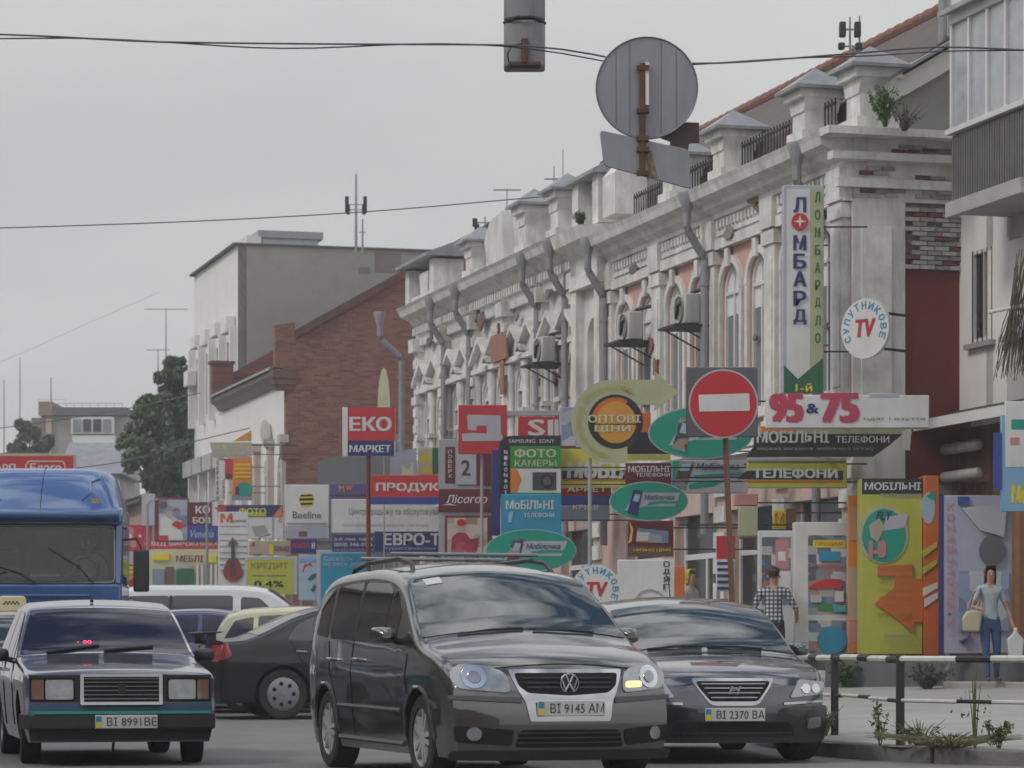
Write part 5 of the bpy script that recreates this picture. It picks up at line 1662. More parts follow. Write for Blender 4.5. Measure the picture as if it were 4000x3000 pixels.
    def wheels(self, style, wd=.2, steer=0.0, far=False):
        for i, xw in enumerate(self.P['wheels']):
            for s in (1, -1):
                yc = s * (self.side_y(xw, self.r + self.ra) - wd / 2 - .025)
                r = self.r
                w = bpy.data.objects.new('wheel', None)
                COL.objects.link(w)
                w.parent = self.T
                w.location = (xw, yc, r)
                w.rotation_euler = (0, 0, steer if i == 0 else 0)
                MX = Matrix.Rotation(radians(-90 * s), 4, 'X')        # lathe z -> outward
                h = wd / 2
                tb = MB().lathe([(r * .66, -h * .8), (r * .70, -h), (r * .93, -h), (r * .985, -h * .85), (r, -h * .6), (r, h * .6), (r * .985, h * .85), (r * .93, h), (r * .70, h), (r * .66, h * .8)], 36, MX)
                tb.obj('tyre', M_TYRE, w, smooth=True)
                rm = MB()
                rm.lathe([(r * .70, h * .85), (r * .66, h * .9), (r * .62, h * .55), (r * .60, -h * .3), (r * .55, -h * .5)], 36, MX)
                if style == 'steel':
                    rm.lathe([(r * .6, h * .3), (r * .5, h * .62), (r * .2, h * .5), (r * .12, h * .75), (0, h * .78)], 30, MX)
                elif style == 'cover':
                    rm.lathe([(r * .67, h * .92), (r * .62, h * 1.0), (r * .3, h * 1.02), (0, h * 1.08)], 30, MX)
                else:
                    cnt = int(style)
                    rm.lathe([(r * .17, h * .3), (r * .16, h * .86), (r * .08, h * .92), (0, h * .92)], 16, MX)
                    for k in range(cnt):
                        for dd in ((-.13, .13) if cnt == 5 else (0,)):
                            a = 2 * pi * k / cnt
                            A = Matrix.Rotation(a, 4, 'Z')
                            wdt = r * (.055 if cnt == 5 else .12)
                            y1 = r * .62 * sin(dd * 1.5)
                            y0 = r * .12 * (1 if dd > 0 else -1 if dd < 0 else 0) * .5
                            q = [(r * .1, y0 - wdt), (r * .63, y1 - wdt * 1.1), (r * .63, y1 + wdt * 1.1), (r * .1, y0 + wdt)]
                            rm.prism(q, 'z', h * .55, h * .88, MX @ A)
                ro = rm.obj('rim', M_RIM if style in ('5', '7') else M_HUBCAP, w, smooth=True)
                dk = MB().lathe([(0, -h * .35), (r * .6, -h * .35)], 20, MX)
                dk.obj('brake_drum', M_GAP, w)
                if style == 'cover':
                    for k in range(7):
                        a = 2 * pi * k / 7
                        q = MX @ Vector((r * .42 * cos(a), r * .42 * sin(a), h * 1.0))
                        q2 = MX @ Vector((r * .42 * cos(a), r * .42 * sin(a), h * 1.045))
                        MB().cyl(q, q2, r * .085, n=10).obj('cover_slot', M_GAP, w)

    def mirror(self, x, z, mat=None, w=.2, h=.13):
        for s in (1, -1):
            y = self.side_y(x, z)
            mb = MB()
            c = Vector((x, s * (y + .13), z + .03))
            prof = []
            vs, fs = [], []
            rings = [(-.07, .78), (-.03, 1.0), (.05, .85), (.10, .35)]
            k = 12
            for dx, sc in rings:
                for i in range(k):
                    a = 2 * pi * i / k
                    ca, sa = cos(a), sin(a)
                    e = .55
                    vs.append(c + Vector((dx, sc * w / 2 * math.copysign(abs(ca) ** e, ca), sc * h / 2 * math.copysign(abs(sa) ** e, sa))))
            for a in range(len(rings) - 1):
                fs += [(a * k + i, a * k + (i + 1) % k, (a + 1) * k + (i + 1) % k, (a + 1) * k + i) for i in range(k)]
            fs += [tuple(range(k))[::-1], tuple(range((len(rings) - 1) * k, len(rings) * k))]
            mb.add(vs, fs)
            o = mb.obj('wing_mirror', mat or self.body, self.T, smooth=True)
            MB().cyl((x - .01, s * (y - .03), z - .03), (x, s * (y + .07), z + .0), .025, n=8).obj('mirror_stalk', M_PLASTIC, o, smooth=True)

    def plate(self, text, z, w=.52, h=.112, off=.02, y=0.0, rear=False):
        q = self.Rr(y, z, off) if rear else self.Ff(y, z, off)
        fx = -1 if rear else 1
        mb = MB().box(q[0] - .012, q[0] + .0, y - w / 2, y + w / 2, z - h / 2, z + h / 2)
        o = mb.obj('number_plate', M_PLATE, self.T, bevel=.004)
        vs, fs, ax, bx, ay, by = text_mesh(text, .01)
        tw, th = w * .80, h * .62
        x = q[0] + fx * .003
        MB().add([(x, y - w * .40 + .045 + (((v.x - ax) / (bx - ax)) * tw) if True else 0, z + ((v.y - ay) / (by - ay) - .5) * th) for v in vs], fs).obj('plate_number', M_BLACK, o)
        MB().box(x - .001, x + .001, y - w / 2 + .006, y - w / 2 + .05, z, z + h * .42).obj('flag_blue', sm('cyan'), o)
        MB().box(x - .001, x + .001, y - w / 2 + .006, y - w / 2 + .05, z - h * .42, z - .0005).obj('flag_yellow', sm('yellow'), o)
        return o

    def wipers(self, x, spans):
        for y0, y1, dx in spans:
            a, b = Vector(self.Tp(x, y0, .010)), Vector(self.Tp(x - dx, y1, .014))
            mid = Vector(self.Tp(x - dx * .5, (y0 + y1) / 2, .016))
            MB().tube([a, mid, b], .007, 6).obj('wiper', M_PLASTIC, self.T, smooth=True)


# ---- grey compact minivan in the foreground
def hd(yaw):            # yaw: degrees the nose points to the right of the camera
    return radians(-90 + yaw)


g_paint = paint('graphite', (.048, .047, .044), .5, .28)
VAN = dict(xF=2.2, xR=-2.2, W=1.79, z0=.19, wheels=(1.28, -1.40), r=.322, gap=.045, rc=.085, crown=.065, tumble=.20, kp=.24, kr=.12, crease=.80,
           top=[(2.2, .80), (2.14, .865), (2.0, .925), (1.7, 1.0), (1.30, 1.085), (1.18, 1.13), (.75, 1.40), (.42, 1.585), (.1, 1.655), (-.5, 1.69), (-1.4, 1.665), (-1.85, 1.58), (-2.0, 1.42), (-2.14, 1.08), (-2.2, .98)],
           belt=[(2.2, .76), (1.6, .90), (1.1, .985), (0, 1.01), (-1.2, 1.05), (-2.2, 1.1)],
           plan=[(2.2, .93), (1.9, .975), (1.3, 1.0), (-1.4, 1.0), (-2.0, .97), (-2.2, .94)],
           nose=[(.15, .06), (.25, .01), (.45, .0), (.62, .03), (.75, .075), (.9, .14)], tail=[(.2, .06), (.45, 0), (.8, .02), (1.0, .05)])
v = Car('minivan', 'dark grey compact minivan with roof rails and bar, nearest in the middle', (-.27, 23.9), hd(18.5), VAN, g_paint)
v.screen('windscreen', 1.17, .40, .93, .91)
for q, nm in ((((.62, 1.045), (.30, 1.035), (.30, 1.42), (.36, 1.46), (.62, 1.28)), 'quarter_window'), (((.26, 1.035), (-.52, 1.045), (-.56, 1.52), (.10, 1.50), (.26, 1.43)), 'front_window'),
              (((-.60, 1.05), (-1.28, 1.07), (-1.36, 1.50), (-.64, 1.525)), 'rear_window'), (((-1.36, 1.075), (-1.92, 1.12), (-1.84, 1.42), (-1.44, 1.50)), 'rear_quarter_window')):
    v.side(nm, rpoly(q, .04), M_SIDEGLASS, off=.004)
v.side('pillar_trim', [(-.53, 1.04), (-.60, 1.045), (-.645, 1.53), (-.57, 1.53)], M_PLASTIC, off=.003)
v.line('door_seam', [(.98, .95), (1.0, .6), (.92, .30)], .006, M_GAP, off=0)
v.line('door_seam', [(-.56, 1.03), (-.56, .30)], .006, M_GAP, off=0)
v.line('door_seam', [(-1.30, 1.05), (-1.22, .8), (-1.02, .52), (-.98, .30)], .006, M_GAP, off=0)
v.line('side_moulding', [(.85, .52), (-.98, .53)], .018, pm('moulding', (.07, .07, .07), .5), off=.006)
v.line('sill_moulding', [(.86, .265), (-1.0, .27)], .022, pm('sill_trim', (.10, .10, .095), .5), off=.008)
for xx in (-.33, -1.12):
    for s in (1, -1):
        y = v.side_y(xx, .90)
        MB().tube([(xx + .09, s * (y - .01), .895), (xx + .07, s * (y + .035), .90), (xx - .07, s * (y + .035), .90), (xx - .09, s * (y - .01), .895)], .016, 8).obj('door_handle', g_paint, v.T, smooth=True)
for xw in v.P['wheels']:
    v.line('arch_lip', [(xw + v.ra * 1.05 * cos(radians(a)), v.r + v.ra * 1.05 * sin(radians(a))) for a in range(0, 181, 20)], .014, g_paint, off=.004)
v.mirror(.72, 1.06)
v.wheels('5', .21)
# nose: lamps, chrome grille in a U, slats, badge, intakes
lampL = rpoly([(.43, .665), (.80, .70), (.85, .80), (.76, .885), (.56, .86), (.45, .81)], .05)
for o in v.front('headlamp', lampL, M_LAMP, .010, mirror=True):
    pass
for s in (1, -1):
    o = patch('lamp_reflector', [(s * .68 + .085 * cos(2 * pi * k / 20), .785 + .085 * sin(2 * pi * k / 20)) for k in range(20)], v.Ff, M_LAMPIN, v.T, .018, .02)
    patch('lamp_bulb', [(s * .68 + .045 * cos(2 * pi * k / 16), .785 + .045 * sin(2 * pi * k / 16)) for k in range(16)], v.Ff, M_LAMP, o, .026, .02)
M_LIT = pm('lit_indicator', (.8, .4, .1), .3, emit=(1.0, .55, .18), estr=2.6, var=.05)
patch('lit_indicator', rpoly([(.46, .705), (.60, .71), (.605, .75), (.47, .75)], .02), v.Ff, M_LIT, v.T, .02, .02)['label'] = 'indicator lamp glowing orange'
grille_u = [(-.44, .84), (.44, .84), (.425, .79), (.38, .68), (.335, .60), (.31, .46), (-.31, .46), (-.335, .60), (-.38, .68), (-.425, .79)]
v.front('grille_surround', rpoly(grille_u, .02), M_CHROME, .014)
v.front('grille_mouth', rpoly([(-.40, .812), (.40, .812), (.375, .72), (.31, .67), (0, .65), (-.31, .67), (-.375, .72)], .025), M_GAP, .020)
for i, z in enumerate((.70, .735, .77)):
    v.front('grille_slat', [(-.345 + .012 * (2 - i), z), (.345 - .012 * (2 - i), z), (.345 - .012 * (2 - i), z + .012), (-.345 + .012 * (2 - i), z + .012)], M_PLASTIC, .028)
q = v.Ff(0, .735, .035)
emb = MB().lathe([(.062, 0), (.066, .008), (.072, .008), (.076, 0)], 28, Matrix.Translation(q) @ Matrix.Rotation(radians(90), 4, 'Y')).obj('emblem', M_CHROME, v.T, smooth=True)
MB().lathe([(0, -.006), (.065, -.006)], 24, Matrix.Translation(q) @ Matrix.Rotation(radians(90), 4, 'Y')).obj('emblem_ground', pm('emblem_blue', (.03, .04, .08), .3), emb)
for a, b in (((-.03, .062), (-.004, .006)), ((.03, .062), (.004, .006)), ((-.06, .03), (-.03, -.055)), ((-.03, -.055), (0, .0)), ((0, .0), (.03, -.055)), ((.03, -.055), (.06, .03))):
    MB().cyl((q[0] + .002, a[0], q[2] + a[1]), (q[0] + .002, b[0], q[2] + b[1]), .008, n=6).obj('emblem_stroke', M_CHROME, emb)
v.plate('ВІ 9145 АМ', .555, off=.03)
v.front('lower_intake', rpoly([(-.42, .27), (.42, .27), (.38, .40), (-.38, .40)], .03), M_GAP, .004)
for z in (.30, .335, .37):
    v.front('intake_bar', [(-.40, z), (.40, z), (.40, z + .010), (-.40, z + .010)], M_PLASTIC, .014)
v.front('bumper_moulding', [(.36, .595), (.86, .62), (.86, .65), (.36, .635)], pm('bumper_grey', (.07, .072, .074), .45), .012, mirror=True)
v.front('fog_intake', rpoly([(.44, .28), (.82, .31), (.83, .43), (.42, .40)], .03), M_GAP, .006, mirror=True)
for s in (1, -1):
    patch('fog_lamp', [(s * .70 + .05 * cos(2 * pi * k / 16), .37 + .05 * sin(2 * pi * k / 16)) for k in range(16)], v.Ff, M_LAMP, v.T, .016, .02)
v.front('bumper_lip', rpoly([(-.86, .175), (.86, .175), (.86, .245), (-.86, .245)], .03), M_PLASTIC, .012)
patch('bonnet_seam', [(2.13, -.62), (2.13, .62), (2.12, .62), (2.12, -.62)], v.Tp, M_GAP, v.T, .003, .01)
v.wipers(1.20, [(.05, .55, .03), (-.55, -.02, .03)])
patch('windscreen_sticker', [(.56, -.60), (.56, -.47), (.47, -.47), (.47, -.61)], v.Tp, M_PLATE, v.T, .010, .008)
for s in (1, -1):
    y = .56
    rail = [(.15, s * (y + .02), v.top_z(.15, y) - .02), (.02, s * y, v.top_z(0, y) + .05), (-.4, s * y, v.top_z(-.4, y) + .065), (-1.2, s * y, v.top_z(-1.2, y) + .065), (-1.62, s * y, v.top_z(-1.6, y) + .05), (-1.75, s * (y + .02), v.top_z(-1.75, y) - .02)]
    MB().tube(rail, .019, 8).obj('roof_rail', pm('rail_black', (.03, .03, .032), .4), v.T, smooth=True)
for xx in (-.35, -1.25):
    MB().box(xx - .035, xx + .035, -.62, .62, v.top(xx) + .045, v.top(xx) + .075).obj('roof_bar', M_GALV, v.T, bevel=.01)
v.rear('tail_lamp', rpoly([(.60, 1.0), (.76, 1.0), (.70, 1.35), (.62, 1.35)], .03), M_TAIL, .01, mirror=True)
v.rear('rear_plate', [(-.26, .62), (.26, .62), (.26, .73), (-.26, .73)], M_PLATE, .01)

# ---- dark blue boxy saloon on the left
b_paint = paint('navy', (.060, .070, .125), .5, .32)
BOX = dict(xF=2.05, xR=-2.08, W=1.62, z0=.20, wheels=(1.26, -1.16), r=.292, gap=.05, rc=.05, crown=.03, tumble=.27, kp=.045, kr=.03, crease=.72,
           top=[(2.05, .775), (2.02, .80), (1.9, .82), (.92, .925), (.80, .955), (.30, 1.335), (.18, 1.38), (-.3, 1.435), (-.9, 1.41), (-1.02, 1.36), (-1.45, 1.0), (-1.6, .955), (-2.0, .92), (-2.08, .84)],
           belt=[(2.05, .74), (.9, .86), (-.5, .88), (-2.08, .86)], plan=[(2.05, .985), (1.8, 1.0), (-1.8, 1.0), (-2.08, .98)],
           nose=[(.2, .03), (.4, 0), (.6, .03), (.8, .035)], tail=[(.2, .03), (.5, 0), (.9, .02)])
t = Car('saloon_car', 'dark blue boxy saloon with square headlamps in the left foreground', (-3.76, 27.2), hd(13.5), BOX, b_paint, M_BLUEGLASS)
t.screen('windscreen', .80, .27, .955, .93)
t.screen('windscreen_rubber', .83, .24, .985, .965, M_CHROME, off=.002)
for q, nm in ((((.50, .90), (.24, .90), (.24, 1.22), (.46, 1.02)), 'vent_window'), (((.20, .90), (-.40, .905), (-.40, 1.335), (.06, 1.315), (.20, 1.24)), 'front_window'), (((-.45, .905), (-1.02, .91), (-.96, 1.30), (-.45, 1.335)), 'rear_window')):
    t.side(nm, rpoly(q, .03), M_BLUEGLASS, off=.004)
t.line('door_seam', [(.62, .86), (.62, .32)], .006, M_GAP, off=0)
t.line('door_seam', [(-.42, .88), (-.42, .30)], .006, M_GAP, off=0)
t.line('window_chrome', [(.55, .885), (-1.1, .89)], .010, M_CHROME, off=.004)
for xx in (-.2, -.95):
    for s in (1, -1):
        y = t.side_y(xx, .80)
        MB().box(xx - .08, xx + .08, s * y - .005, s * y + .03 * s if s > 0 else s * y + .005, .785, .815).obj('door_handle', M_CHROME, t.T) if s > 0 else MB().box(xx - .08, xx + .08, -y - .03, -y + .005, .785, .815).obj('door_handle', M_CHROME, t.T)
t.mirror(.50, .90, M_PLASTIC, .18, .12)
t.wheels('steel', .175, steer=-.06)
t.front('fascia', [(-.765, .535), (.765, .535), (.765, .765), (-.765, .765)], M_PLASTIC, .006)
t.front('grille_frame', rpoly([(-.345, .515), (.345, .515), (.345, .775), (-.345, .775)], .012), M_CHROME, .045, thick=.07)
t.front('grille_mouth', [(-.315, .54), (.315, .54), (.315, .75), (-.315, .75)], M_GAP, .048, thick=.02)
for z in (.56, .595, .63, .665, .70, .73):
    t.front('grille_slat', [(-.315, z), (.315, z), (.315, z + .010), (-.315, z + .010)], pm('slat_grey', (.16, .16, .16), .4, .5), .056, thick=.012)
t.front('grille_badge', rpoly([(-.03, .61), (.03, .61), (.03, .69), (-.03, .69)], .01), M_IRON, .064, thick=.02)
t.front('headlamp', rpoly([(.40, .56), (.63, .56), (.63, .725), (.40, .725)], .02), M_LAMP, .016, mirror=True)
t.front('side_lamp', rpoly([(.645, .56), (.745, .56), (.745, .725), (.645, .725)], .012), M_AMBER, .014, mirror=True)
t.front('headlamp_surround', rpoly([(.385, .545), (.755, .545), (.755, .74), (.385, .74)], .012), M_GAP, .009, mirror=True)
t.front('valance', [(-.77, .44), (.77, .44), (.77, .53), (-.77, .53)], pm('faded_blue', (.025, .06, .12), .5), .006)
bmp = MB()
bmp.prism([(2.0, -.80), (2.13, -.77), (2.145, 0), (2.13, .77), (2.0, .80), (1.7, .83), (1.7, .80)] + [(1.7, -.80), (1.7, -.83)], 'z', .31, .44)
bmp.obj('bumper', M_PLASTIC, t.T, bevel=.015)
MB().prism([(2.0, -.76), (2.135, -.74), (2.15, 0), (2.135, .74), (2.0, .76)], 'z', .44, .462).obj('bumper_strip', pm('turquoise_strip', (.03, .30, .26), .35), t.T)
t.front('apron', [(-.75, .215), (.75, .215), (.77, .31), (-.77, .31)], M_PLASTIC, .012)
pp = t.plate('ВІ 8991ВЕ', .375, off=.115, y=.03)
MB().tube([(1.9, -.05, .24), (1.95, -.06, .14), (1.93, -.05, .12)], .012, 6).obj('tow_hook', M_IRON, t.T)
for (a, b) in (((.80, -.52), (.72, -.06)), ((.80, -.02), (.72, .42))):
    p0, p1 = t.Tp(a[0], a[1], .02), t.Tp(b[0] - .01, b[1], .02)
    MB().tube([p0, p1], .012, 6).obj('wiper', M_PLASTIC, t.T)
M_LED = pm('red_led', (.5, .02, .05), .4, emit=(1.0, .06, .2), estr=1.2, var=.02)
for k, (yy, ww) in enumerate(((-.235, .012), (-.175, .03), (-.135, .03))):
    c = t.Tp(.665, yy, .012)
    MB().lathe([(ww * .35, 0), (ww * .35, .004), (ww * .6, .004), (ww * .6, 0)], 14, Matrix.Translation(c) @ Matrix.Rotation(radians(55), 4, 'Y')).obj('dashboard_led', M_LED, t.T)
MB().cyl((.1, -.06, 1.40), (.1, -.06, 1.425), .015, n=8).obj('roof_aerial_base', M_GAP, t.T)
t.rear('tail_lamp', [(.5, .6), (.75, .6), (.75, .8), (.5, .8)], M_TAIL, .01, mirror=True)

# ---- dark navy saloon with the rounded trapezium grille
s_paint = paint('midnight', (.022, .028, .045), .6, .28)
SON = dict(xF=2.4, xR=-2.4, W=1.83, z0=.18, wheels=(1.42, -1.31), r=.325, gap=.045, rc=.08, crown=.06, tumble=.34, kp=.30, kr=.2, crease=.74,
           top=[(2.4, .70), (2.33, .765), (2.1, .83), (1.6, .91), (1.15, .965), (1.02, 1.0), (.5, 1.30), (.25, 1.395), (-.1, 1.455), (-.5, 1.475), (-1.0, 1.42), (-1.2, 1.36), (-1.75, 1.10), (-1.9, 1.065), (-2.3, 1.02), (-2.4, .90)],
           belt=[(2.4, .66), (1.5, .83), (.5, .90), (-1.2, .95), (-2.4, .93)], plan=[(2.4, .90), (2.1, .955), (1.5, .995), (0, 1.0), (-1.6, 1.0), (-2.4, .92)],
           nose=[(.15, .06), (.3, .01), (.45, 0), (.6, .03), (.75, .08)], tail=[(.2, .05), (.5, 0), (.9, .03)])
h = Car('saloon_car', 'dark navy saloon with chrome trapezium grille beside the kerb', (1.56, 27.9), hd(8), SON, s_paint)
h.screen('windscreen', 1.02, .26, .94, .91)
for q, nm in ((((.30, .945), (-.50, .96), (-.52, 1.37), (-.1, 1.36), (.1, 1.24)), 'front_window'), (((-.55, .96), (-1.35, .985), (-1.15, 1.24), (-.9, 1.34), (-.57, 1.37)), 'rear_window')):
    h.side(nm, rpoly(q, .04), M_SIDEGLASS, off=.004)
h.line('door_seam', [(.85, .85), (.9, .3)], .006, M_GAP, off=0)
h.line('door_seam', [(-.53, .93), (-.53, .3)], .006, M_GAP, off=0)
h.mirror(.55, .95)
h.wheels('7', .215, steer=.22)
h.front('headlamp', rpoly([(.50, .565), (.83, .595), (.86, .70), (.60, .725)], .03), M_LAMP, .012, mirror=True)
for s in (1, -1):
    for yy in (.66, .76):
        patch('lamp_reflector', [(s * yy + .042 * cos(2 * pi * k / 14), .645 + .042 * sin(2 * pi * k / 14)) for k in range(14)], h.Ff, M_LAMPIN, h.T, .020, .015)
h.front('grille_frame', rpoly([(-.36, .735), (.36, .735), (.335, .68), (.22, .52), (.17, .50), (-.17, .50), (-.22, .52), (-.335, .68)], .03), M_CHROME, .014)
h.front('grille_mouth', rpoly([(-.325, .71), (.325, .71), (.30, .66), (.205, .54), (-.205, .54), (-.30, .66)], .03), M_GAP, .020)
for i, z in enumerate((.565, .605, .645, .682)):
    hw_ = .205 + (z - .54) * .66 - .02
    h.front('grille_slat', [(-hw_, z), (hw_, z), (hw_, z + .011), (-hw_, z + .011)], pm('slat_chrome', (.3, .3, .31), .3, .8), .028)
q = h.Ff(0, .632, .04)
for s in (1, -1):
    MB().prism([(s * .035 - .02, q[2] - .035), (s * .035 - .005, q[2] - .035), (s * .035 + .02, q[2] + .035), (s * .035 + .005, q[2] + .035)], 'x', q[0] - .02, q[0] + .004).obj('badge_stroke', M_CHROME, h.T)
MB().prism([(-.03, q[2] - .008), (.03, q[2] + .002), (.03, q[2] + .012), (-.03, q[2] + .002)], 'x', q[0] - .02, q[0] + .002).obj('badge_bar', M_CHROME, h.T)
h.plate('ВІ 2370 ВА', .425, off=.03)
h.front('bumper_chrome', [(.44, .505), (.82, .525), (.82, .545), (.44, .527)], M_CHROME, .014, mirror=True)
h.front('lower_intake', rpoly([(-.55, .235), (.55, .235), (.50, .36), (-.50, .36)], .04), M_GAP, .004)
h.front('bumper_lower', rpoly([(-.85, .19), (.85, .19), (.87, .50), (.40, .48), (.36, .37), (-.36, .37), (-.40, .48), (-.87, .50)], .03), pm('bumper_black', (.008, .008, .010), .35, coat=.6), .003)
for s in (1, -1):
    patch('fog_lamp', rpoly([(s * .66, .30), (s * .80, .31), (s * .80, .40), (s * .68, .39)], .02), h.Ff, M_LAMP, h.T, .016, .02)
patch('bonnet_slot', [(1.28, -.32), (1.28, .32), (1.25, .32), (1.25, -.32)], h.Tp, M_GAP, h.T, .004, .01)
h.wipers(1.03, [(.05, .55, .02), (-.5, -.0, .02)])
MB().tube([(-.95, .1, 1.42), (-1.05, .1, 1.62), (-1.2, .1, 1.72)], .006, 5).obj('aerial', M_IRON, h.T)
h.rear('tail_lamp', [(.5, .7), (.85, .7), (.85, .9), (.5, .9)], M_TAIL, .01, mirror=True)


# ---- cars crossing behind
def common(c, glass, wheel, wd=.2):
    c.wheels(wheel, wd)


k_paint = paint('black', (.003, .003, .004), 0, .3, .22)
SED = dict(xF=2.25, xR=-2.25, W=1.73, z0=.2, wheels=(1.35, -1.25), r=.315, gap=.05, rc=.09, crown=.035, tumble=.34, kp=.22, kr=.22, crease=.70,
           top=[(2.25, .68), (2.15, .75), (1.8, .84), (1.1, .95), (1.0, .98), (.4, 1.32), (.2, 1.39), (-.2, 1.44), (-.7, 1.42), (-1.0, 1.34), (-1.62, 1.07), (-1.75, 1.03), (-2.15, 1.0), (-2.25, .86)],
           belt=[(2.25, .65), (1.3, .84), (0, .92), (-1.4, .97), (-2.25, .92)], plan=[(2.25, .9), (1.9, .97), (1, 1), (-1.5, 1), (-2.1, .96), (-2.25, .92)],
           nose=[(.2, .05), (.4, 0), (.7, .06)], tail=[(.2, .06), (.4, .0), (.65, .0), (.95, .05)])
k = Car('saloon_car', 'black saloon seen from behind its right side with boot spoiler', (-2.02, 41.6), radians(14), SED, k_paint)
k.T.scale = (1.05, 1.05, 1.07)
k.screen('windscreen', 1.0, .22, .94, .91)
k.screen('rear_screen', -1.58, -.98, .93, .9)
for q, nm in ((((.45, .955), (-.35, .97), (-.36, 1.36), (.0, 1.355), (.2, 1.25)), 'front_window'), (((-.41, .97), (-1.2, 1.0), (-1.05, 1.2), (-.75, 1.33), (-.41, 1.36)), 'rear_window')):
    k.side(nm, rpoly(q, .04), M_SIDEGLASS, off=.004)
k.line('door_seam', [(-.38, .95), (-.38, .3)], .006, M_GAP, off=0)
k.line('door_seam', [(-1.15, .98), (-.95, .62), (-.9, .3)], .006, M_GAP, off=0)
k.line('side_moulding', [(.8, .5), (-.85, .52)], .015, M_PLASTIC, off=.006)
for s in (1, -1):
    y = k.side_y(-1.0, .84)
    MB().tube([(-.93, s * (y - .01), .84), (-.95, s * (y + .03), .845), (-1.09, s * (y + .03), .85), (-1.11, s * (y - .01), .85)], .015, 6).obj('door_handle', M_CHROME, k.T, smooth=True)
    k.side('tail_lamp', rpoly([(-1.98, .80), (-2.24, .74), (-2.22, .95), (-2.10, .965)], .03), M_TAIL, s, .008)
k.rear('tail_lamp', rpoly([(.52, .73), (.80, .72), (.80, .93), (.56, .94)], .03), M_TAIL, .012, mirror=True)
k.plate('ВІ 4417 АК', .58, rear=True)
MB().prism([(-2.28, 1.07), (-2.02, 1.085), (-2.0, 1.105), (-2.27, 1.10)], 'y', -.66, .66).obj('spoiler', k_paint, k.T, bevel=.01)
for s in (1, -1):
    MB().box(-2.2, -2.08, s * .55 - .03, s * .55 + .03, .95, 1.085).obj('spoiler_foot', k_paint, k.T)
k.front('headlamp', rpoly([(.45, .56), (.78, .58), (.80, .68), (.5, .70)], .03), M_LAMP, .01, mirror=True)
k.mirror(.55, .97)
k.wheels('cover', .2)
k.side('bumper_side', rpoly([(-1.62, .28), (-2.24, .32), (-2.24, .60), (-1.66, .58)], .03), k_paint, None, .012)
MB().cyl((-2.2, .45, .24), (-2.34, .45, .24), .03, n=10).obj('exhaust_tip', M_CHROME, k.T)

HAT = dict(SED, xR=-1.95, top=[(2.25, .68), (2.15, .76), (1.8, .86), (1.15, .99), (1.05, 1.02), (.5, 1.38), (.25, 1.47), (-.3, 1.53), (-1.0, 1.50), (-1.4, 1.42), (-1.78, 1.02), (-1.95, .9)], wheels=(1.35, -1.2),
           belt=[(2.25, .65), (1.3, .86), (0, .95), (-1.3, 1.0), (-1.95, .98)], plan=[(2.25, .9), (1.9, .97), (1, 1), (-1.3, 1), (-1.95, .93)])


def hatch(label, loc, heading, pnt, glass=None, P=HAT, name='hatchback_car', wheel='7'):
    c = Car(name, label, loc, heading, P, pnt, glass)
    c.screen('windscreen', 1.05, .27, .94, .91)
    c.screen('rear_screen', -1.72, -1.42, .9, .88)
    for q, nm in ((((.48, .985), (-.32, 1.0), (-.32, 1.43), (.05, 1.42), (.22, 1.32)), 'front_window'), (((-.38, 1.0), (-1.02, 1.02), (-.98, 1.40), (-.38, 1.43)), 'rear_window'), (((-1.08, 1.03), (-1.5, 1.06), (-1.33, 1.33), (-1.05, 1.39)), 'rear_quarter_window')):
        c.side(nm, rpoly(q, .04), glass or M_SIDEGLASS, off=.004)
    c.line('door_seam', [(-.35, .98), (-.35, .3)], .006, M_GAP, off=0)
    c.line('door_seam', [(.85, .88), (.9, .3)], .006, M_GAP, off=0)
    for s in (1, -1):
        y = c.side_y(-.2, .86)
        MB().box(-.28, -.1, min(s * y, s * (y + .03)), max(s * y, s * (y + .03)), .85, .88).obj('door_handle', M_CHROME, c.T)
    c.rear('tail_lamp', rpoly([(.58, .72), (.8, .72), (.78, 1.0), (.64, 1.0)], .03), M_TAIL, .012, mirror=True)
    c.front('headlamp', rpoly([(.45, .56), (.78, .58), (.80, .70), (.5, .71)], .03), M_LAMP, .01, mirror=True)
    c.front('grille_mouth', rpoly([(-.35, .52), (.35, .52), (.4, .66), (-.4, .66)], .03), M_GAP, .01)
    c.mirror(.55, 1.0)
    c.wheels(wheel, .2)
    return c


hatch('dark blue hatchback behind the blue saloon and black saloon', (at(226, 600, 46.4).x, 46.4), radians(2), paint('deep_blue', (.020, .032, .11), .15), M_BLUEGLASS)
hatch('cream yellow hatchback hidden behind the black saloon', (at(325, 600, 44.2).x, 44.3), radians(5), paint('cream', (.58, .55, .33), 0), P=dict(HAT, top=[(x, z + (.03 if z > 1.2 else 0)) for x, z in HAT['top']]))
MPV = dict(xF=2.3, xR=-2.2, W=1.85, z0=.22, wheels=(1.45, -1.35), r=.33, gap=.05, rc=.12, crown=.04, tumble=.16, kp=.25, kr=.1, crease=.8,
           top=[(2.3, .80), (2.2, .90), (1.8, 1.05), (1.45, 1.15), (.75, 1.70), (.45, 1.88), (0, 1.93), (-1.4, 1.93), (-1.9, 1.86), (-2.1, 1.5), (-2.2, 1.1)],
           belt=[(2.3, .75), (1.4, 1.05), (0, 1.12), (-2.2, 1.15)], plan=[(2.3, .9), (1.9, .97), (1, 1), (-1.6, 1), (-2.2, .95)], nose=[(.2, .05), (.5, 0), (.9, .06)], tail=[(.2, .04), (.6, 0), (1.2, .03)])
w = Car('people_carrier', 'white people carrier with long side windows behind the dark blue hatchback', (at(240, 600, 49).x, 49.1), radians(2), MPV, paint('white', (.62, .62, .62), 0))
w.screen('windscreen', 1.42, .48, .94, .9)
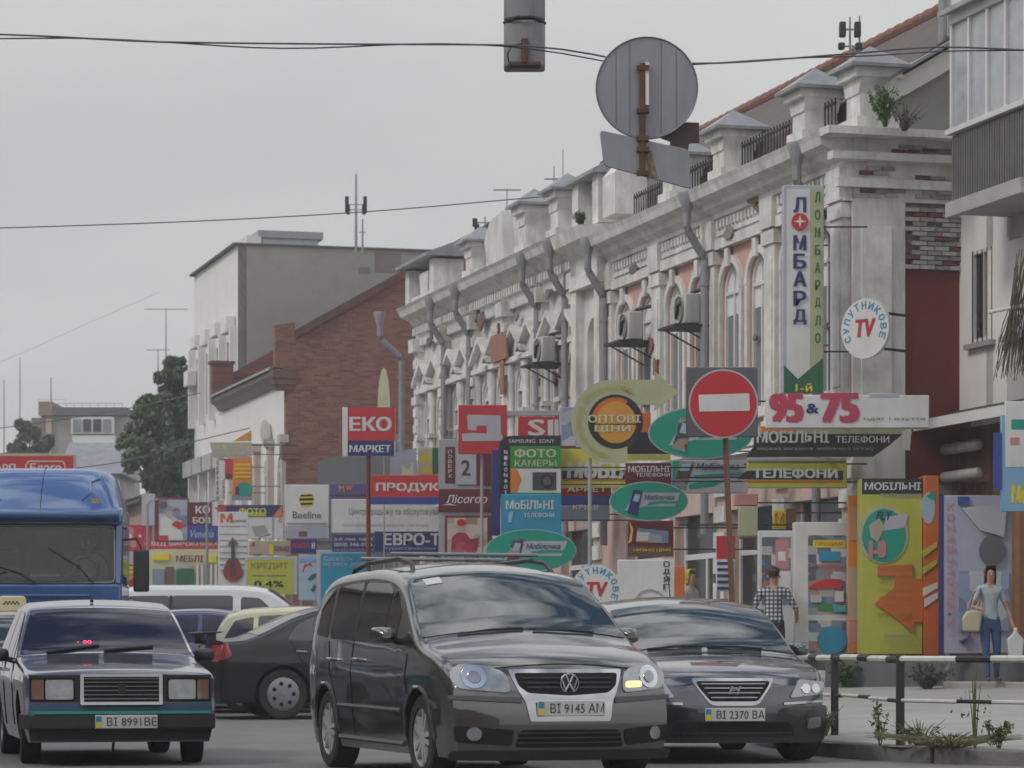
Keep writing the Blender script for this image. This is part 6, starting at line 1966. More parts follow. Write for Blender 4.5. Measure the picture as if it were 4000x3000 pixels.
for q, nm in ((((.78, 1.15), (.05, 1.16), (.05, 1.72), (.35, 1.70), (.55, 1.52)), 'front_window'), (((-.08, 1.16), (-1.05, 1.17), (-1.05, 1.74), (-.08, 1.74)), 'middle_window'), (((-1.10, 1.17), (-1.98, 1.2), (-1.88, 1.66), (-1.75, 1.73), (-1.10, 1.74)), 'rear_window')):
    w.side(nm, rpoly(q, .05), M_SIDEGLASS, off=.004)
w.side('pillar_trim', [(-1.05, 1.17), (-1.10, 1.17), (-1.10, 1.74), (-1.05, 1.74)], M_PLASTIC, off=.003)
w.line('door_seam', [(0, 1.1), (0, .35)], .006, M_GAP, off=0)
w.rear('tail_lamp', [(.7, 1.0), (.86, 1.0), (.84, 1.6), (.72, 1.6)], M_TAIL, .01, mirror=True)
w.front('headlamp', rpoly([(.5, .62), (.82, .65), (.84, .80), (.55, .80)], .03), M_LAMP, .01, mirror=True)
MB().prism([(-2.32, 1.80), (-1.95, 1.84), (-1.92, 1.93), (-2.28, 1.88)], 'y', -.78, .78).obj('roof_spoiler', w.body, w.T, bevel=.02)
w.mirror(.85, 1.17)
w.wheels('cover', .2)

x = hatch('white taxi with cream roof lamp behind the dark blue boxy saloon', (-6.05, 36.4), hd(10), paint('taxi_white', (.62, .63, .64), 0), M_CARGLASS, dict(SED, top=[(a, b - .02) for a, b in SED['top']]), 'taxi_car', 'cover') if False else None
c = Car('taxi_car', 'white taxi with cream checked roof lamp at the left edge', (-6.1, 36.6), hd(9), SED, paint('taxi_white', (.62, .63, .64), 0))
c.screen('windscreen', 1.0, .22, .94, .91)
for q, nm in ((((.45, .955), (-.35, .97), (-.36, 1.36), (.0, 1.355), (.2, 1.25)), 'front_window'), (((-.41, .97), (-1.2, 1.0), (-1.05, 1.2), (-.75, 1.33), (-.41, 1.36)), 'rear_window')):
    c.side(nm, rpoly(q, .04), M_SIDEGLASS, off=.004)
c.front('headlamp', rpoly([(.45, .56), (.78, .58), (.80, .68), (.5, .70)], .03), M_LAMP, .01, mirror=True)
c.front('grille_mouth', rpoly([(-.35, .52), (.35, .52), (.4, .66), (-.4, .66)], .03), M_GAP, .01)
c.plate('ВІ 0872 АА', .42)
c.mirror(.55, .97)
c.wheels('cover', .2)
lamp = MB().prism([(-.19, 1.435), (.19, 1.435), (.165, 1.60), (.14, 1.625), (-.14, 1.625), (-.165, 1.60)], 'x', -.24, -.10).obj('roof_lamp', pm('lamp_cream', (.62, .56, .32), .4), c.T, bevel=.02)
for i in range(9):
    MB().box(-.0985, -.096, -.105 + i * .022 + .0 - .0, -.105 + i * .022 + .02, 1.52 + (.02 if i % 2 else 0), 1.54 + (.02 if i % 2 else 0)).obj('check', M_BLACK, lamp)

# ---- blue lorry
lx = at(45, 600, 43).x
lorry = thing('lorry', 'blue lorry cab with a smooth roof deflector behind the cars', 'truck', (lx, 43, gz(43)), hd(4))
lorry.scale = (1, 1, 1.12)
l_paint = paint('lorry_blue', (.016, .085, .27), 0, .45, .7)
cabW = 1.15
mb = MB()
mb.prism([(.95, .75), (1.0, 1.15), (.98, 1.655), (-.9, 1.655), (-.9, .75)], 'y', -cabW, cabW)
mb.obj('cab', l_paint, lorry, bevel=.04, seg=3)
MB().prism([(.815, 2.385), (.80, 2.52), (.55, 2.62), (-.9, 2.62), (-.9, 2.385)], 'y', -cabW, cabW).obj('cab_roof', l_paint, lorry, bevel=.04, seg=3)
for s in (1, -1):
    MB().prism([(.98, 1.64), (.81, 2.40), (.72, 2.40), (.86, 1.64)], 'y', s * cabW, s * (cabW - .10)).obj('windscreen_pillar', l_paint, lorry, bevel=.02)
    MB().box(-.9, -.25, min(s * cabW, s * (cabW - .06)), max(s * cabW, s * (cabW - .06)), 1.64, 2.40).obj('rear_pillar', l_paint, lorry)
    seat = MB().box(-.55, -.40, s * .62 - .26, s * .62 + .26, 1.45, 2.12).obj('seat_back', pm('seat_cloth', (.20, .16, .12), .9, var=.25), lorry, bevel=.05)
    MB().box(-.53, -.42, s * .62 - .13, s * .62 + .13, 2.14, 2.32).obj('headrest', pm('seat_cloth', (.2, .16, .12)), lorry, bevel=.03)
MB().box(-.88, -.82, -1.08, 1.08, 1.64, 2.40).obj('cab_back_lining', pm('cab_lining', (.36, .31, .26), .9, var=.2), lorry)
MB().box(.55, .86, -1.02, 1.02, 1.62, 1.74).obj('dashboard', M_PLASTIC, lorry, bevel=.03)
MB().lathe([(.19, -.012), (.205, 0), (.19, .012), (.178, 0)], 24, Matrix.Translation((.48, .60, 1.82)) @ Matrix.Rotation(radians(-55), 4, 'Y'), closed=True).obj('steering_wheel', M_PLASTIC, lorry, smooth=True)
MB().box(.30, .70, -.15, .25, 1.741, 1.78).obj('papers', M_PLATE, lorry)
# deflector: lofted hood rising from the windscreen head
rows_ = []
NX = 14
for i in range(NX + 1):
    t_ = i / NX
    xx = .78 - 1.5 * t_
    row = []
    for j in range(21):
        u = -1 + 2 * j / 20
        zt = 2.60 + .56 * (1 - (1 - min(1, t_ * 1.35)) ** 2.1)
        side = max(0, 1 - abs(u) ** (5 + 4 * t_))
        z_ = 2.58 + (zt - 2.58) * side ** .55 if abs(u) < 1 else 2.58
        row.append((xx - .12 * u * u, u * (cabW - .02 + .0 * t_), z_))
    rows_.append(row)
mb = MB()
for r_ in rows_:
    mb.v += r_
for i in range(NX):
    for j in range(20):
        a = i * 21 + j
        mb.f.append((a, a + 1, a + 22, a + 21))
        mb.m.append(0)
mb.v += [(rows_[-1][j][0] - .01, rows_[-1][j][1], 2.58) for j in range(21)]
b0 = (NX + 1) * 21
for j in range(20):
    a = NX * 21 + j
    mb.f.append((a, a + 1, b0 + j + 1, b0 + j))
    mb.m.append(0)
mb.obj('roof_deflector', l_paint, lorry, smooth=True)
for s in (1, -1):
    pts = [rows_[i][10 + s * (5 + (i + 1) // 3 * 1 if i < 9 else 8)] for i in range(1, 8)]
    MB().tube([(p[0], p[1], p[2] + .005) for p in pts], .014, 6).obj('deflector_rib', pm('rib_blue', (.05, .13, .36), .3, coat=1), lorry, smooth=True)
mb = MB().prism([(.80, 2.44), (1.02, 2.46), (1.05, 2.52), (1.0, 2.58), (.76, 2.60)], 'y', -cabW * .97, cabW * .97)
mb.obj('sun_visor', l_paint, lorry, bevel=.03)


def lorry_glass():
    m = pm('lorry_glass', (.35, .42, .45), .02, ior=1.5, var=.1)
    N, L = m.node_tree.nodes, m.node_tree.links
    tr = N.new('ShaderNodeBsdfTransparent')
    tr.inputs['Color'].default_value = (.62, .70, .72, 1)
    gl = N.new('ShaderNodeBsdfGlossy')
    gl.inputs['Roughness'].default_value = .03
    fr = N.new('ShaderNodeFresnel')
    fr.inputs['IOR'].default_value = 1.75
    mx = N.new('ShaderNodeMixShader')
    L.new(fr.outputs[0], mx.inputs[0])
    L.new(tr.outputs[0], mx.inputs[1])
    L.new(gl.outputs[0], mx.inputs[2])
    L.new(mx.outputs[0], N['Material Output'].inputs['Surface'])
    return m


def cabx(z):
    return .98 + (.80 - .98) * (z - 1.62) / (2.52 - 1.62) if z > 1.62 else .99


scr = rpoly([(-1.04, 1.68), (1.04, 1.68), (1.02, 2.36), (-1.02, 2.36)], .08, 4)
patch('windscreen', scr, lambda y, z, o: (cabx(z) + o - .03 * abs(y) ** 3, y, z), lorry_glass(), lorry, .022, .03)
MB().tube([(cabx(z) + .02 - .03 * abs(y) ** 3, y, z) for y, z in rpoly([(-1.055, 1.665), (1.055, 1.665), (1.035, 2.375), (-1.035, 2.375)], .08, 4)] + [(cabx(1.72) + .02 - .033, -1.055, 1.72)], .014, 6).obj('windscreen_rubber', pm('pale_rubber', (.25, .25, .24), .5, .3), lorry)
MB().tube([(q[0], 0, q[2] + .002) for q in (r_[10] for r_ in rows_)], .005, 5).obj('deflector_seam', M_GAP, lorry)
for (a, b) in (((-.95, 1.66), (-.45, 1.80)), ((-.05, 1.66), (-.75, 1.92)), ((.75, 1.66), (.12, 2.10))):
    f_ = lambda q: (cabx(q[1]) + .04, q[0], q[1])
    mid = ((a[0] * .7 + b[0] * .3), (a[1] * .55 + b[1] * .45))
    MB().tube([f_(a), f_(mid), f_(b)], .013, 6).obj('wiper', M_PLASTIC, lorry)
for s in (1, -1):
    MB().tube([(.8, s * cabW, 2.2), (.9, s * (cabW + .2), 2.22), (.92, s * (cabW + .27), 2.1), (.92, s * (cabW + .27), 1.6)], .015, 6).obj('mirror_arm', M_IRON, lorry, smooth=True)
    MB().box(.84, .96, s * (cabW + .27) - .11, s * (cabW + .27) + .11, 1.55, 2.08).obj('wing_mirror', M_PLASTIC, lorry, bevel=.03)
    MB().box(-.2, .72, s * cabW - .004, s * cabW + .004, 1.75, 2.35).obj('side_window', M_SIDEGLASS, lorry)
    MB().box(.94, 1.03, s * .82 - .2, s * .82 + .2, .62, .85).obj('headlamp', M_LAMP, lorry, bevel=.02)
    for xw in (.1, -3.6):
        MB().lathe([(.2, -.13), (.42, -.13), (.46, -.09), (.46, .09), (.42, .13), (.2, .13), (.1, .06), (0, .06)], 28, Matrix.Translation((xw, s * .95, .46)) @ Matrix.Rotation(radians(-90 * s), 4, 'X')).obj('wheel', M_TYRE, lorry, smooth=True)
    MB().box(.86, .94, s * .78 - .06, s * .78 + .06, 2.66, 2.72).obj('marker_lamp', pm('marker_amber', (.4, .3, .1), .3), lorry)
MB().box(.9, 1.08, -1.15, 1.15, .42, .75).obj('bumper', M_PLASTIC, lorry, bevel=.04)
MB().box(-.88, .9, -.95, .95, .55, .76).obj('chassis', M_IRON, lorry)
MB().box(-5.6, -1.0, -.4, .4, .55, .8).obj('chassis_rail', M_IRON, lorry)
MB().box(-5.6, -1.05, -1.1, 1.1, .85, 1.5).obj('cargo_bed', pm('cargo_grey', (.33, .34, .36), .6, dirt=.3, streak=True), lorry, bevel=.02)
patch('grille', rpoly([(-.7, 1.0), (.7, 1.0), (.7, 1.35), (-.7, 1.35)], .04), lambda y, z, o: (.99 + o, y, z), M_GAP, lorry, .012, .03)
MB().tube([(1.0, -.7, 1.5), (1.0, .7, 1.5)], .02, 6).obj('nose_rail', l_paint, lorry)
# ------------------------------------------------------------------ people
M_SKIN = pm('skin', (.42, .235, .16), .55, var=.08)
M_JEANS = pm('jeans', (.045, .08, .19), .85, var=.25, vscale=12)
M_SHIRT = pm('pale_blue_shirt', (.36, .43, .45), .85, var=.12, vscale=8)
M_TROUSER = pm('dark_trousers', (.03, .03, .04), .85, var=.2)
M_SHOE = pm('shoe', (.12, .05, .04), .6, var=.2)
M_GREYTOP = pm('grey_top', (.34, .34, .35), .85, var=.1)


def plaid():
    m = bpy.data.materials.new('plaid_shirt')
    m.use_nodes = True
    N, L = m.node_tree.nodes, m.node_tree.links
    b = N['Principled BSDF']
    b.inputs['Roughness'].default_value = .9
    tc = N.new('ShaderNodeTexCoord')
    prev = None
    for d in ('X', 'Z'):
        wv = N.new('ShaderNodeTexWave')
        wv.bands_direction = d
        wv.inputs['Scale'].default_value = 5.2
        L.new(tc.outputs['Object'], wv.inputs['Vector'])
        r = N.new('ShaderNodeValToRGB')
        r.color_ramp.elements[0].position = .45
        r.color_ramp.elements[1].position = .55
        r.color_ramp.elements[0].color = (.22, .22, .30, 1)
        r.color_ramp.elements[1].color = (.78, .78, .78, 1)
        L.new(wv.outputs['Fac'], r.inputs['Fac'])
        if prev is None:
            prev = r.outputs['Color']
        else:
            mx = N.new('ShaderNodeMix')
            mx.data_type = 'RGBA'
            mx.blend_type = 'MULTIPLY'
            mx.inputs['Factor'].default_value = 1
            L.new(prev, mx.inputs[6])
            L.new(r.outputs['Color'], mx.inputs[7])
            L.new(mx.outputs[2], b.inputs['Base Color'])
    return m


def skin_body(name, nodes, edges, mats, parent):
    """nodes: name -> (x, y, z, radius, material); one continuous skinned figure"""
    keys = list(nodes)
    idx = {k: i for i, k in enumerate(keys)}
    me = bpy.data.meshes.new(name)
    me.from_pydata([nodes[k][:3] for k in keys], [(idx[a], idx[b]) for a, b in edges], [])
    o = bpy.data.objects.new(name, me)
    COL.objects.link(o)
    o.modifiers.new('skin', 'SKIN').use_smooth_shade = True
    for i, k in enumerate(keys):
        sv = me.skin_vertices[0].data[i]
        rr = nodes[k][3]
        sv.radius = rr if isinstance(rr, tuple) else (rr, rr)
        sv.use_root = k == 'pelvis'
    o.modifiers.new('sub', 'SUBSURF').levels = 2
    o.modifiers['sub'].render_levels = 2
    bpy.context.view_layer.update()
    fin = bpy.data.meshes.new_from_object(o.evaluated_get(bpy.context.evaluated_depsgraph_get()))
    bpy.data.objects.remove(o)
    fin.name = name
    for m in mats:
        fin.materials.append(m)
    segs = [(Vector(nodes[a][:3]), Vector(nodes[b][:3]), nodes[b][4]) for a, b in edges]
    for p in fin.polygons:
        best, bi = 9, 0
        for a, b, mi in segs:
            ab = b - a
            t = max(0, min(1, (p.center - a).dot(ab) / max(ab.length_squared, 1e-9)))
            dd = (a + ab * t - p.center).length
            if dd < best:
                best, bi = dd, mi
        p.material_index = bi
    fin.shade_smooth()
    ob = bpy.data.objects.new(name, fin)
    COL.objects.link(ob)
    ob.parent = parent
    return ob


def add_hand(nodes, edges, key, wrist, direction, side, mat, curl=.5):
    """palm with four fingers and a thumb from the side of the palm"""
    w, d = Vector(wrist), Vector(direction).normalized()
    out = Vector(side).normalized()
    nrm = d.cross(out).normalized()
    palm = w + d * .055
    nodes[key + 'palm'] = (*palm, (.034, .017), mat)
    edges.append((key, key + 'palm'))
    for i, (sp, ln) in enumerate(((-.026, .060), (-.009, .072), (.009, .068), (.025, .052))):
        a = palm + d * .035 + out * sp
        b_ = a + d * ln * .6 + nrm * ln * curl * .2
        c_ = b_ + d * ln * .45 * (1 - curl * .5) + nrm * ln * curl * .6
        for j, q in enumerate((a, b_, c_)):
            nodes[f'{key}f{i}{j}'] = (*q, .0085 if j < 2 else .007, mat)
        edges += [(key + 'palm', f'{key}f{i}0'), (f'{key}f{i}0', f'{key}f{i}1'), (f'{key}f{i}1', f'{key}f{i}2')]
    a = w + d * .03 - out * .03
    b_ = a + d * .03 - out * .022 + nrm * .01
    nodes[key + 't0'] = (*a, .011, mat)
    nodes[key + 't1'] = (*b_, .009, mat)
    edges += [(key, key + 't0'), (key + 't0', key + 't1')]


def person(label, loc, rz, mats, pose, hair, scale=1.0, group=None, female=False):
    """mats: skin, top, trousers, shoes"""
    T = thing('person', label, 'person', loc, rz, group)
    T.scale = (scale,) * 3
    sw = .155 if female else .185
    N_ = dict(pelvis=(0, 0, .93, (.135, .10), 2), waist=(0, 0, 1.08, (.115, .085) if female else (.14, .10), 1), chest=(0, 0, 1.28, (.145, .105) if female else (.165, .115), 1), upper=(0, .005, 1.40, (.11, .08), 1),
              neck=(0, 0, 1.475, .052, 0), jaw=(0, -.022, 1.55, (.062, .070), 0), skull=(0, -.004, 1.635, (.078, .092), 0), crown=(0, .004, 1.70, (.055, .065), 0), nose=(0, -.105, 1.60, .012, 0))
    E_ = [('pelvis', 'waist'), ('waist', 'chest'), ('chest', 'upper'), ('upper', 'neck'), ('neck', 'jaw'), ('jaw', 'skull'), ('skull', 'crown'), ('skull', 'nose')]
    for s, q in ((1, 'L'), (-1, 'R')):
        N_['sh' + q] = (s * sw, .005, 1.395, .065 if female else .075, 1)
        el, wr = pose['elbow' + q], pose['wrist' + q]
        N_['mid' + q] = (*((Vector((s * (sw + .02), 0, 1.33)) * .45 + Vector(el) * .55)), .052, 1)
        N_['el' + q] = (*el, .042, pose.get('sleeve', 1))
        N_['wr' + q] = (*wr, .028, 0)
        E_ += [('upper', 'sh' + q), ('sh' + q, 'mid' + q), ('mid' + q, 'el' + q), ('el' + q, 'wr' + q)]
        add_hand(N_, E_, 'wr' + q, wr, Vector(wr) - Vector(el), (0, 1, 0) if abs(wr[2] - el[2]) > .1 else (0, 0, 1), 0)
        hp, kn, an = (s * .09, 0, .86), pose['knee' + q], pose['ankle' + q]
        N_['hip' + q] = (*hp, .098, 2)
        N_['kn' + q] = (*kn, .062, 2)
        N_['calf' + q] = (*(Vector(kn) * .65 + Vector(an) * .35 + Vector((0, .02, 0))), .058, 2)
        N_['an' + q] = (*an, .042, 2)
        N_['heel' + q] = (an[0], an[1] + .03, an[2] - .045, .035, 3)
        N_['toe' + q] = (an[0] + s * .02, an[1] - .15, an[2] - .05, (.038, .026), 3)
        E_ += [('pelvis', 'hip' + q), ('hip' + q, 'kn' + q), ('kn' + q, 'calf' + q), ('calf' + q, 'an' + q), ('an' + q, 'heel' + q), ('heel' + q, 'toe' + q)]
    B = skin_body('body', N_, E_, mats, T)
    for s in (1, -1):
        for nm, c, r, m in (('eye', (s * .032, -.088, 1.632), .011, pm('eye_dark', (.02, .015, .012), .2)), ('ear', (s * .084, .0, 1.615), .022, mats[0])):
            MB().lathe([(0, -r), (r * .7, -r * .7), (r, 0), (r * .7, r * .7), (0, r)], 10, Matrix.Translation(c)).obj(nm, m, T, smooth=True)
    MB().box(-.024, .024, -.1, -.085, 1.545, 1.553).obj('mouth', pm('lips', (.3, .1, .09), .5), T)
    hairmat, length = hair
    mb = MB()
    vs, fs = [], []
    n, m = 18, 9
    rh = random.Random(3)
    for i in range(m + 1):
        t_ = i / m
        for k_ in range(n):
            a = 2 * pi * k_ / n
            front = max(0, -sin(a))                                        # towards the face
            drop = (1.0 if front < .35 else .30) * t_
            z = 1.765 - (.13 + length * (1 if front < .35 else .05)) * drop ** 1.3
            ph = min(1, t_ * 1.9)
            rr = sin(ph * pi / 2) * (.096 + .014 * rh.random()) * (1 - (.04 if female else .22) * t_ ** 3)
            vs.append((rr * cos(a) * .93, .01 + rr * sin(a) * 1.02 - (.0 if z > 1.6 else -.0), z))
    for i in range(m):
        fs += [(i * n + k_, i * n + (k_ + 1) % n, (i + 1) * n + (k_ + 1) % n, (i + 1) * n + k_) for k_ in range(n)]
    mb.add(vs, fs)
    mb.obj('hair', hairmat, T, smooth=True)
    return T


wx = (990 - 512) / 70
girl = person('woman in pale blue shirt and jeans on the stone step with a shoulder bag', (wx, 42.85, .50), 0.12, [M_SKIN, M_SHIRT, M_JEANS, M_SHOE],
              dict(elbowL=(.27, .02, 1.12), wristL=(.33, -.05, .88), elbowR=(-.28, .02, 1.13), wristR=(-.20, -.16, 1.10), kneeL=(.10, -.02, .48), ankleL=(.11, .02, .09), kneeR=(-.08, -.06, .49), ankleR=(-.07, -.12, .09), sleeve=0),
              (pm('auburn_hair', (.13, .05, .022), .5, var=.3, vscale=20), .16), .95, female=True)
bag = thing('shoulder_bag', 'cream shoulder bag hanging at the side of the woman', 'bag', (wx - .27, 42.72, 1.22))
MB().prism([(-.13, 0), (.10, 0), (.13, .22), (.08, .30), (-.07, .30), (-.15, .20)], 'y', -.05, .06).obj('pouch', pm('cream_canvas', (.47, .42, .31), .85, var=.15), bag, bevel=.03, seg=3)
MB().tube([(-.06, 0, .28), (.02, .02, .55), (.12, .04, .62), (.10, .02, .4), (.06, 0, .28)], .012, 6).obj('strap', pm('tan_strap', (.2, .13, .08), .7), bag)
cb = thing('carrier_bag', 'white carrier bag held low by the woman', 'bag', (wx + .34, 42.72, .86))
MB().prism([(-.10, 0), (.10, 0), (.12, .25), (.03, .34), (.02, .42), (-.02, .42), (-.03, .34), (-.12, .25)], 'y', -.05, .05).obj('sack', pm('white_plastic', (.6, .6, .6), .4, var=.1), cb, bevel=.025, seg=3)

man = person('man in a checked shirt standing with his back to the street', (4.02, 46.1, .40), pi - .1, [M_SKIN, plaid(), M_TROUSER, M_SHOE],
             dict(elbowL=(.30, -.05, 1.14), wristL=(.22, -.26, 1.12), elbowR=(-.33, -.02, 1.14), wristR=(-.34, -.20, 1.02), kneeL=(.10, -.02, .48), ankleL=(.11, .02, .09), kneeR=(-.10, -.02, .48), ankleR=(-.11, .02, .09)),
             (pm('dark_hair', (.035, .022, .016), .5, var=.3, vscale=20), .02), 1.04)
ped = person('person in grey top and yellow green headscarf by the shop door', ((690 - 512) / 64, 46.9, .46), .9, [M_SKIN, M_GREYTOP, M_TROUSER, M_SHOE],
             dict(elbowL=(.22, -.02, 1.12), wristL=(.18, -.22, 1.05), elbowR=(-.22, .0, 1.12), wristR=(-.20, -.18, 1.0), kneeL=(.09, -.02, .48), ankleL=(.1, .02, .09), kneeR=(-.09, -.02, .48), ankleR=(-.1, .02, .09)),
             (pm('yellow_scarf', (.38, .33, .04), .8, var=.15), .10), 1.0, female=True)

lm = lorry.matrix_basis.copy()
dl = Matrix.Translation(lorry.location) @ Matrix.Rotation(lorry.rotation_euler.z, 4, 'Z') @ Vector((-.30, .60, .93))
drv = person('driver in a pale shirt behind the lorry windscreen', dl, lorry.rotation_euler.z + pi / 2, [M_SKIN, pm('pale_shirt', (.42, .39, .35), .85, var=.15), M_TROUSER, M_SHOE],
             dict(elbowL=(.28, -.16, 1.12), wristL=(.14, -.42, 1.16), elbowR=(-.28, -.16, 1.12), wristR=(-.14, -.42, 1.16), kneeL=(.12, -.45, .86), ankleL=(.12, -.55, .50), kneeR=(-.12, -.45, .86), ankleR=(-.12, -.55, .50)),
             (pm('dark_hair', (.035, .022, .016)), .02), .93)

# ------------------------------------------------------------------ striped railing round the corner
RP = [Vector((2.2, 35.4, 0)), Vector((2.92, 31.8, 0)), Vector((3.13, 29.1, 0)), Vector((3.39, 26.2, 0)), Vector((4.25, 24.75, 0)), Vector((5.5, 23.2, 0))]
rail = thing('street_railing', 'low black and white striped railing along the kerb corner', 'railing', (RP[3].x, RP[3].y, .15))
o0 = rail.location
M_RW = pm('rail_white', (.60, .60, .55), .6, var=.12, dirt=.3)
for p in RP[:4] + [RP[5]]:
    q = p - o0
    MB().box(q.x - .035, q.x + .035, q.y - .035, q.y + .035, -.03, .78).obj('post', M_IRON, rail, bevel=.008)
pts = []
for i in range(len(RP) - 1):
    for k in range(12):
        pts.append(RP[i].lerp(RP[i + 1], k / 12))
for z, r in ((.745, .032), (.385, .018)):
    acc, cur, col = 0.0, [pts[0]], 0
    for i in range(1, len(pts)):
        seg = (pts[i] - pts[i - 1])
        rest = seg.length
        a = pts[i - 1]
        while acc + rest >= (.80 if col else .46):
            st_ = (.80 if col else .46) - acc
            a = a + seg.normalized() * st_
            cur.append(a)
            zz = z + .006 * sin(a.y * 2.1)
            MB().tube([(p.x - o0.x, p.y - o0.y, zz) for p in cur], r, 8).obj('rail_band', M_RW if col else M_IRON, rail, smooth=True)
            cur, acc, col = [a], 0.0, 1 - col
            rest -= st_
        acc += rest
        cur.append(pts[i])

# ------------------------------------------------------------------ foliage
def leaf_mat(name, col, var=.35):
    m = pm(name, col, .6, var=var, vscale=1.4)
    m.node_tree.nodes['Principled BSDF'].inputs['Subsurface Weight'].default_value = 0.0
    return m


def leaves(mb, c, rad, n, size, rnd, flat=1.0):
    for _ in range(n):
        d = Vector((rnd.gauss(0, 1), rnd.gauss(0, 1), rnd.gauss(0, 1))).normalized()
        p = Vector(c) + Vector((d.x * rad, d.y * rad, d.z * rad * flat)) * (rnd.random() ** .45)
        nrm = (d + Vector((rnd.gauss(0, .6), rnd.gauss(0, .6), rnd.gauss(.3, .6)))).normalized()
        u = nrm.cross(Vector((0, 0, 1)))
        u = u.normalized() if u.length > .01 else Vector((1, 0, 0))
        w_ = nrm.cross(u)
        a = rnd.uniform(0, 2 * pi)
        e1, e2 = u * cos(a) + w_ * sin(a), -u * sin(a) + w_ * cos(a)
        s = size * rnd.uniform(.6, 1.3)
        mb.add([p - e1 * s, p - e2 * s * .45, p + e1 * s, p + e2 * s * .45], [(0, 1, 2, 3)])


M_BARK = pm('bark', (.09, .07, .055), .95, var=.3, vscale=6, bump=.5)


def tree(label, base, lobes, leafmat, size, dens, seed, trunk_r=.22):
    rnd = random.Random(seed)
    T = thing('broadleaf_tree', label, 'tree', base)
    top = max(l[2] for l in lobes)
    tr = MB()
    tr.tube([(0, 0, -.2), (.05, 0, top * .25), (-.05, .05, top * .5), (.05, 0, top * .8)], [trunk_r, trunk_r * .8, trunk_r * .55, trunk_r * .2], 10)
    for (x, y, z, r, n) in lobes:
        z0 = max(top * .25, z - 2.2)
        tr.tube([(0, 0, z0 * .9), (x * .5, y * .5, (z0 + z) / 2), (x, y, z)], [trunk_r * .35, trunk_r * .22, .03], 6)
    tr.obj('trunk', M_BARK, T, smooth=True)
    cr = MB()
    for (x, y, z, r, n) in lobes:
        for _ in range(max(3, int(n))):
            d = Vector((rnd.gauss(0, 1), rnd.gauss(0, 1), rnd.gauss(0, .8)))
            d = d.normalized() * r * rnd.uniform(.3, 1.0)
            leaves(cr, (x + d.x, y + d.y, z + d.z * .9), r * .38, int(dens), size, rnd)
    cr.obj('crown', leafmat, T)
    return T


YT = 3000 / 26.3
bx = at(165, 640, YT).x


def lob(px, py, rpx, n):
    q = at(px, py, YT)
    return (q.x - bx, random.uniform(-.8, .8), q.z - .9, rpx * 1.3 / 26.3, n * 1.4)


tree('tall dark green tree beside the white office block', (bx, YT, .5), [lob(*a) for a in (
    (170, 372, 12, 5), (187, 364, 10, 4), (200, 380, 14, 6), (158, 394, 14, 7), (180, 398, 18, 11), (142, 404, 12, 6), (165, 415, 20, 14), (190, 420, 20, 12), (140, 425, 14, 8), (128, 428, 10, 5),
    (155, 440, 22, 16), (180, 448, 22, 16), (132, 446, 12, 6), (160, 465, 18, 12), (182, 478, 20, 14), (190, 505, 16, 10), (172, 495, 12, 6), (205, 445, 18, 8), (178, 352, 7, 4), (166, 356, 6, 3), (175, 383, 15, 10), (188, 388, 16, 10), (163, 380, 10, 6), (150, 412, 12, 8), (196, 398, 16, 9), (176, 366, 10, 6))],
    leaf_mat('dark_foliage', (.085, .135, .065), .5), .15, 230, 5, .25)
YT2 = 150.0
bx2 = at(28, 640, YT2).x
tree('pale green tree at the left edge behind the red billboard', (bx2, YT2, .4), [(at(a, b, YT2).x - bx2, 0, at(a, b, YT2).z - .4, r / 20, n) for a, b, r, n in ((16, 447, 9, 6), (30, 436, 10, 7), (24, 425, 7, 4), (40, 448, 9, 5), (10, 458, 10, 5), (30, 455, 12, 8), (48, 440, 6, 3))],
     leaf_mat('pale_foliage', (.10, .125, .055)), .22, 150, 8, .2)


def tuft(name, label, loc, h, spread, n, mat, seed, bushy=False, group=None):
    rnd = random.Random(seed)
    T = thing(name, label, 'plant', loc, 0, group)
    st_, lf = MB(), MB()
    for i in range(n):
        a, k = rnd.uniform(0, 2 * pi), rnd.random()
        tip = Vector((cos(a) * spread * k, sin(a) * spread * k, h * rnd.uniform(.55, 1.0)))
        st_.tube([(tip.x * .1, tip.y * .1, -.02), (tip.x * .5, tip.y * .5, tip.z * .6), tip], [.006, .005, .002], 4)
        if bushy:
            for q in range(9):
                t_ = rnd.uniform(.25, 1.0)
                leaves(lf, tip * t_, .05, 3, .030, rnd)
        else:
            leaves(lf, tip * .55, h * .25, 5, .025, rnd)
    st_.obj('stems', mat, T)
    lf.obj('foliage', mat, T)
    return T


M_WEED = leaf_mat('weed_green', (.13, .16, .065))
M_WEED2 = leaf_mat('bush_green', (.05, .10, .028))
WG = 'weeds along the kerb'
tuft('weed_tuft', 'weed tuft at the foot of the left railing post', (3.13 - .12, 28.95, .15), .30, .22, 22, M_WEED, 1, group=WG)
tuft('weed_tuft', 'tall weed beside the right railing post', (3.39 - .17, 26.25, .15), .46, .08, 4, M_WEED, 2, True, group=WG)
tuft('weed_tuft', 'low weed spreading right of the right railing post', (3.55, 26.1, .15), .24, .32, 26, M_WEED, 3, group=WG)
tuft('weed_tuft', 'tall thin dry weed right of the railing posts', (3.95, 25.6, .16), .85, .10, 6, M_WEED, 4, group=WG)
tuft('weed_tuft', 'leafy weed at the foot of the tall dry weed', (4.12, 25.4, .16), .22, .2, 6, M_WEED, 5, True, group=WG)
tuft('weed_tuft', 'small weed at the right end of the kerb', (4.55, 25.15, .16), .24, .22, 8, M_WEED, 6, True, group=WG)
tuft('grass_patch', 'thin yellowish grass along the kerb edge', (3.75, 25.75, .15), .12, .75, 120, leaf_mat('dry_grass', (.17, .17, .075)), 7, group=WG)
pa = at(845, 680, 45.2)
tuft('terrace_bush', 'green bush at the terrace edge left of the right railing post', (pa.x, 45.2, .42), .36, .30, 34, M_WEED2, 8, True)
pa = at(926, 680, 43.4)
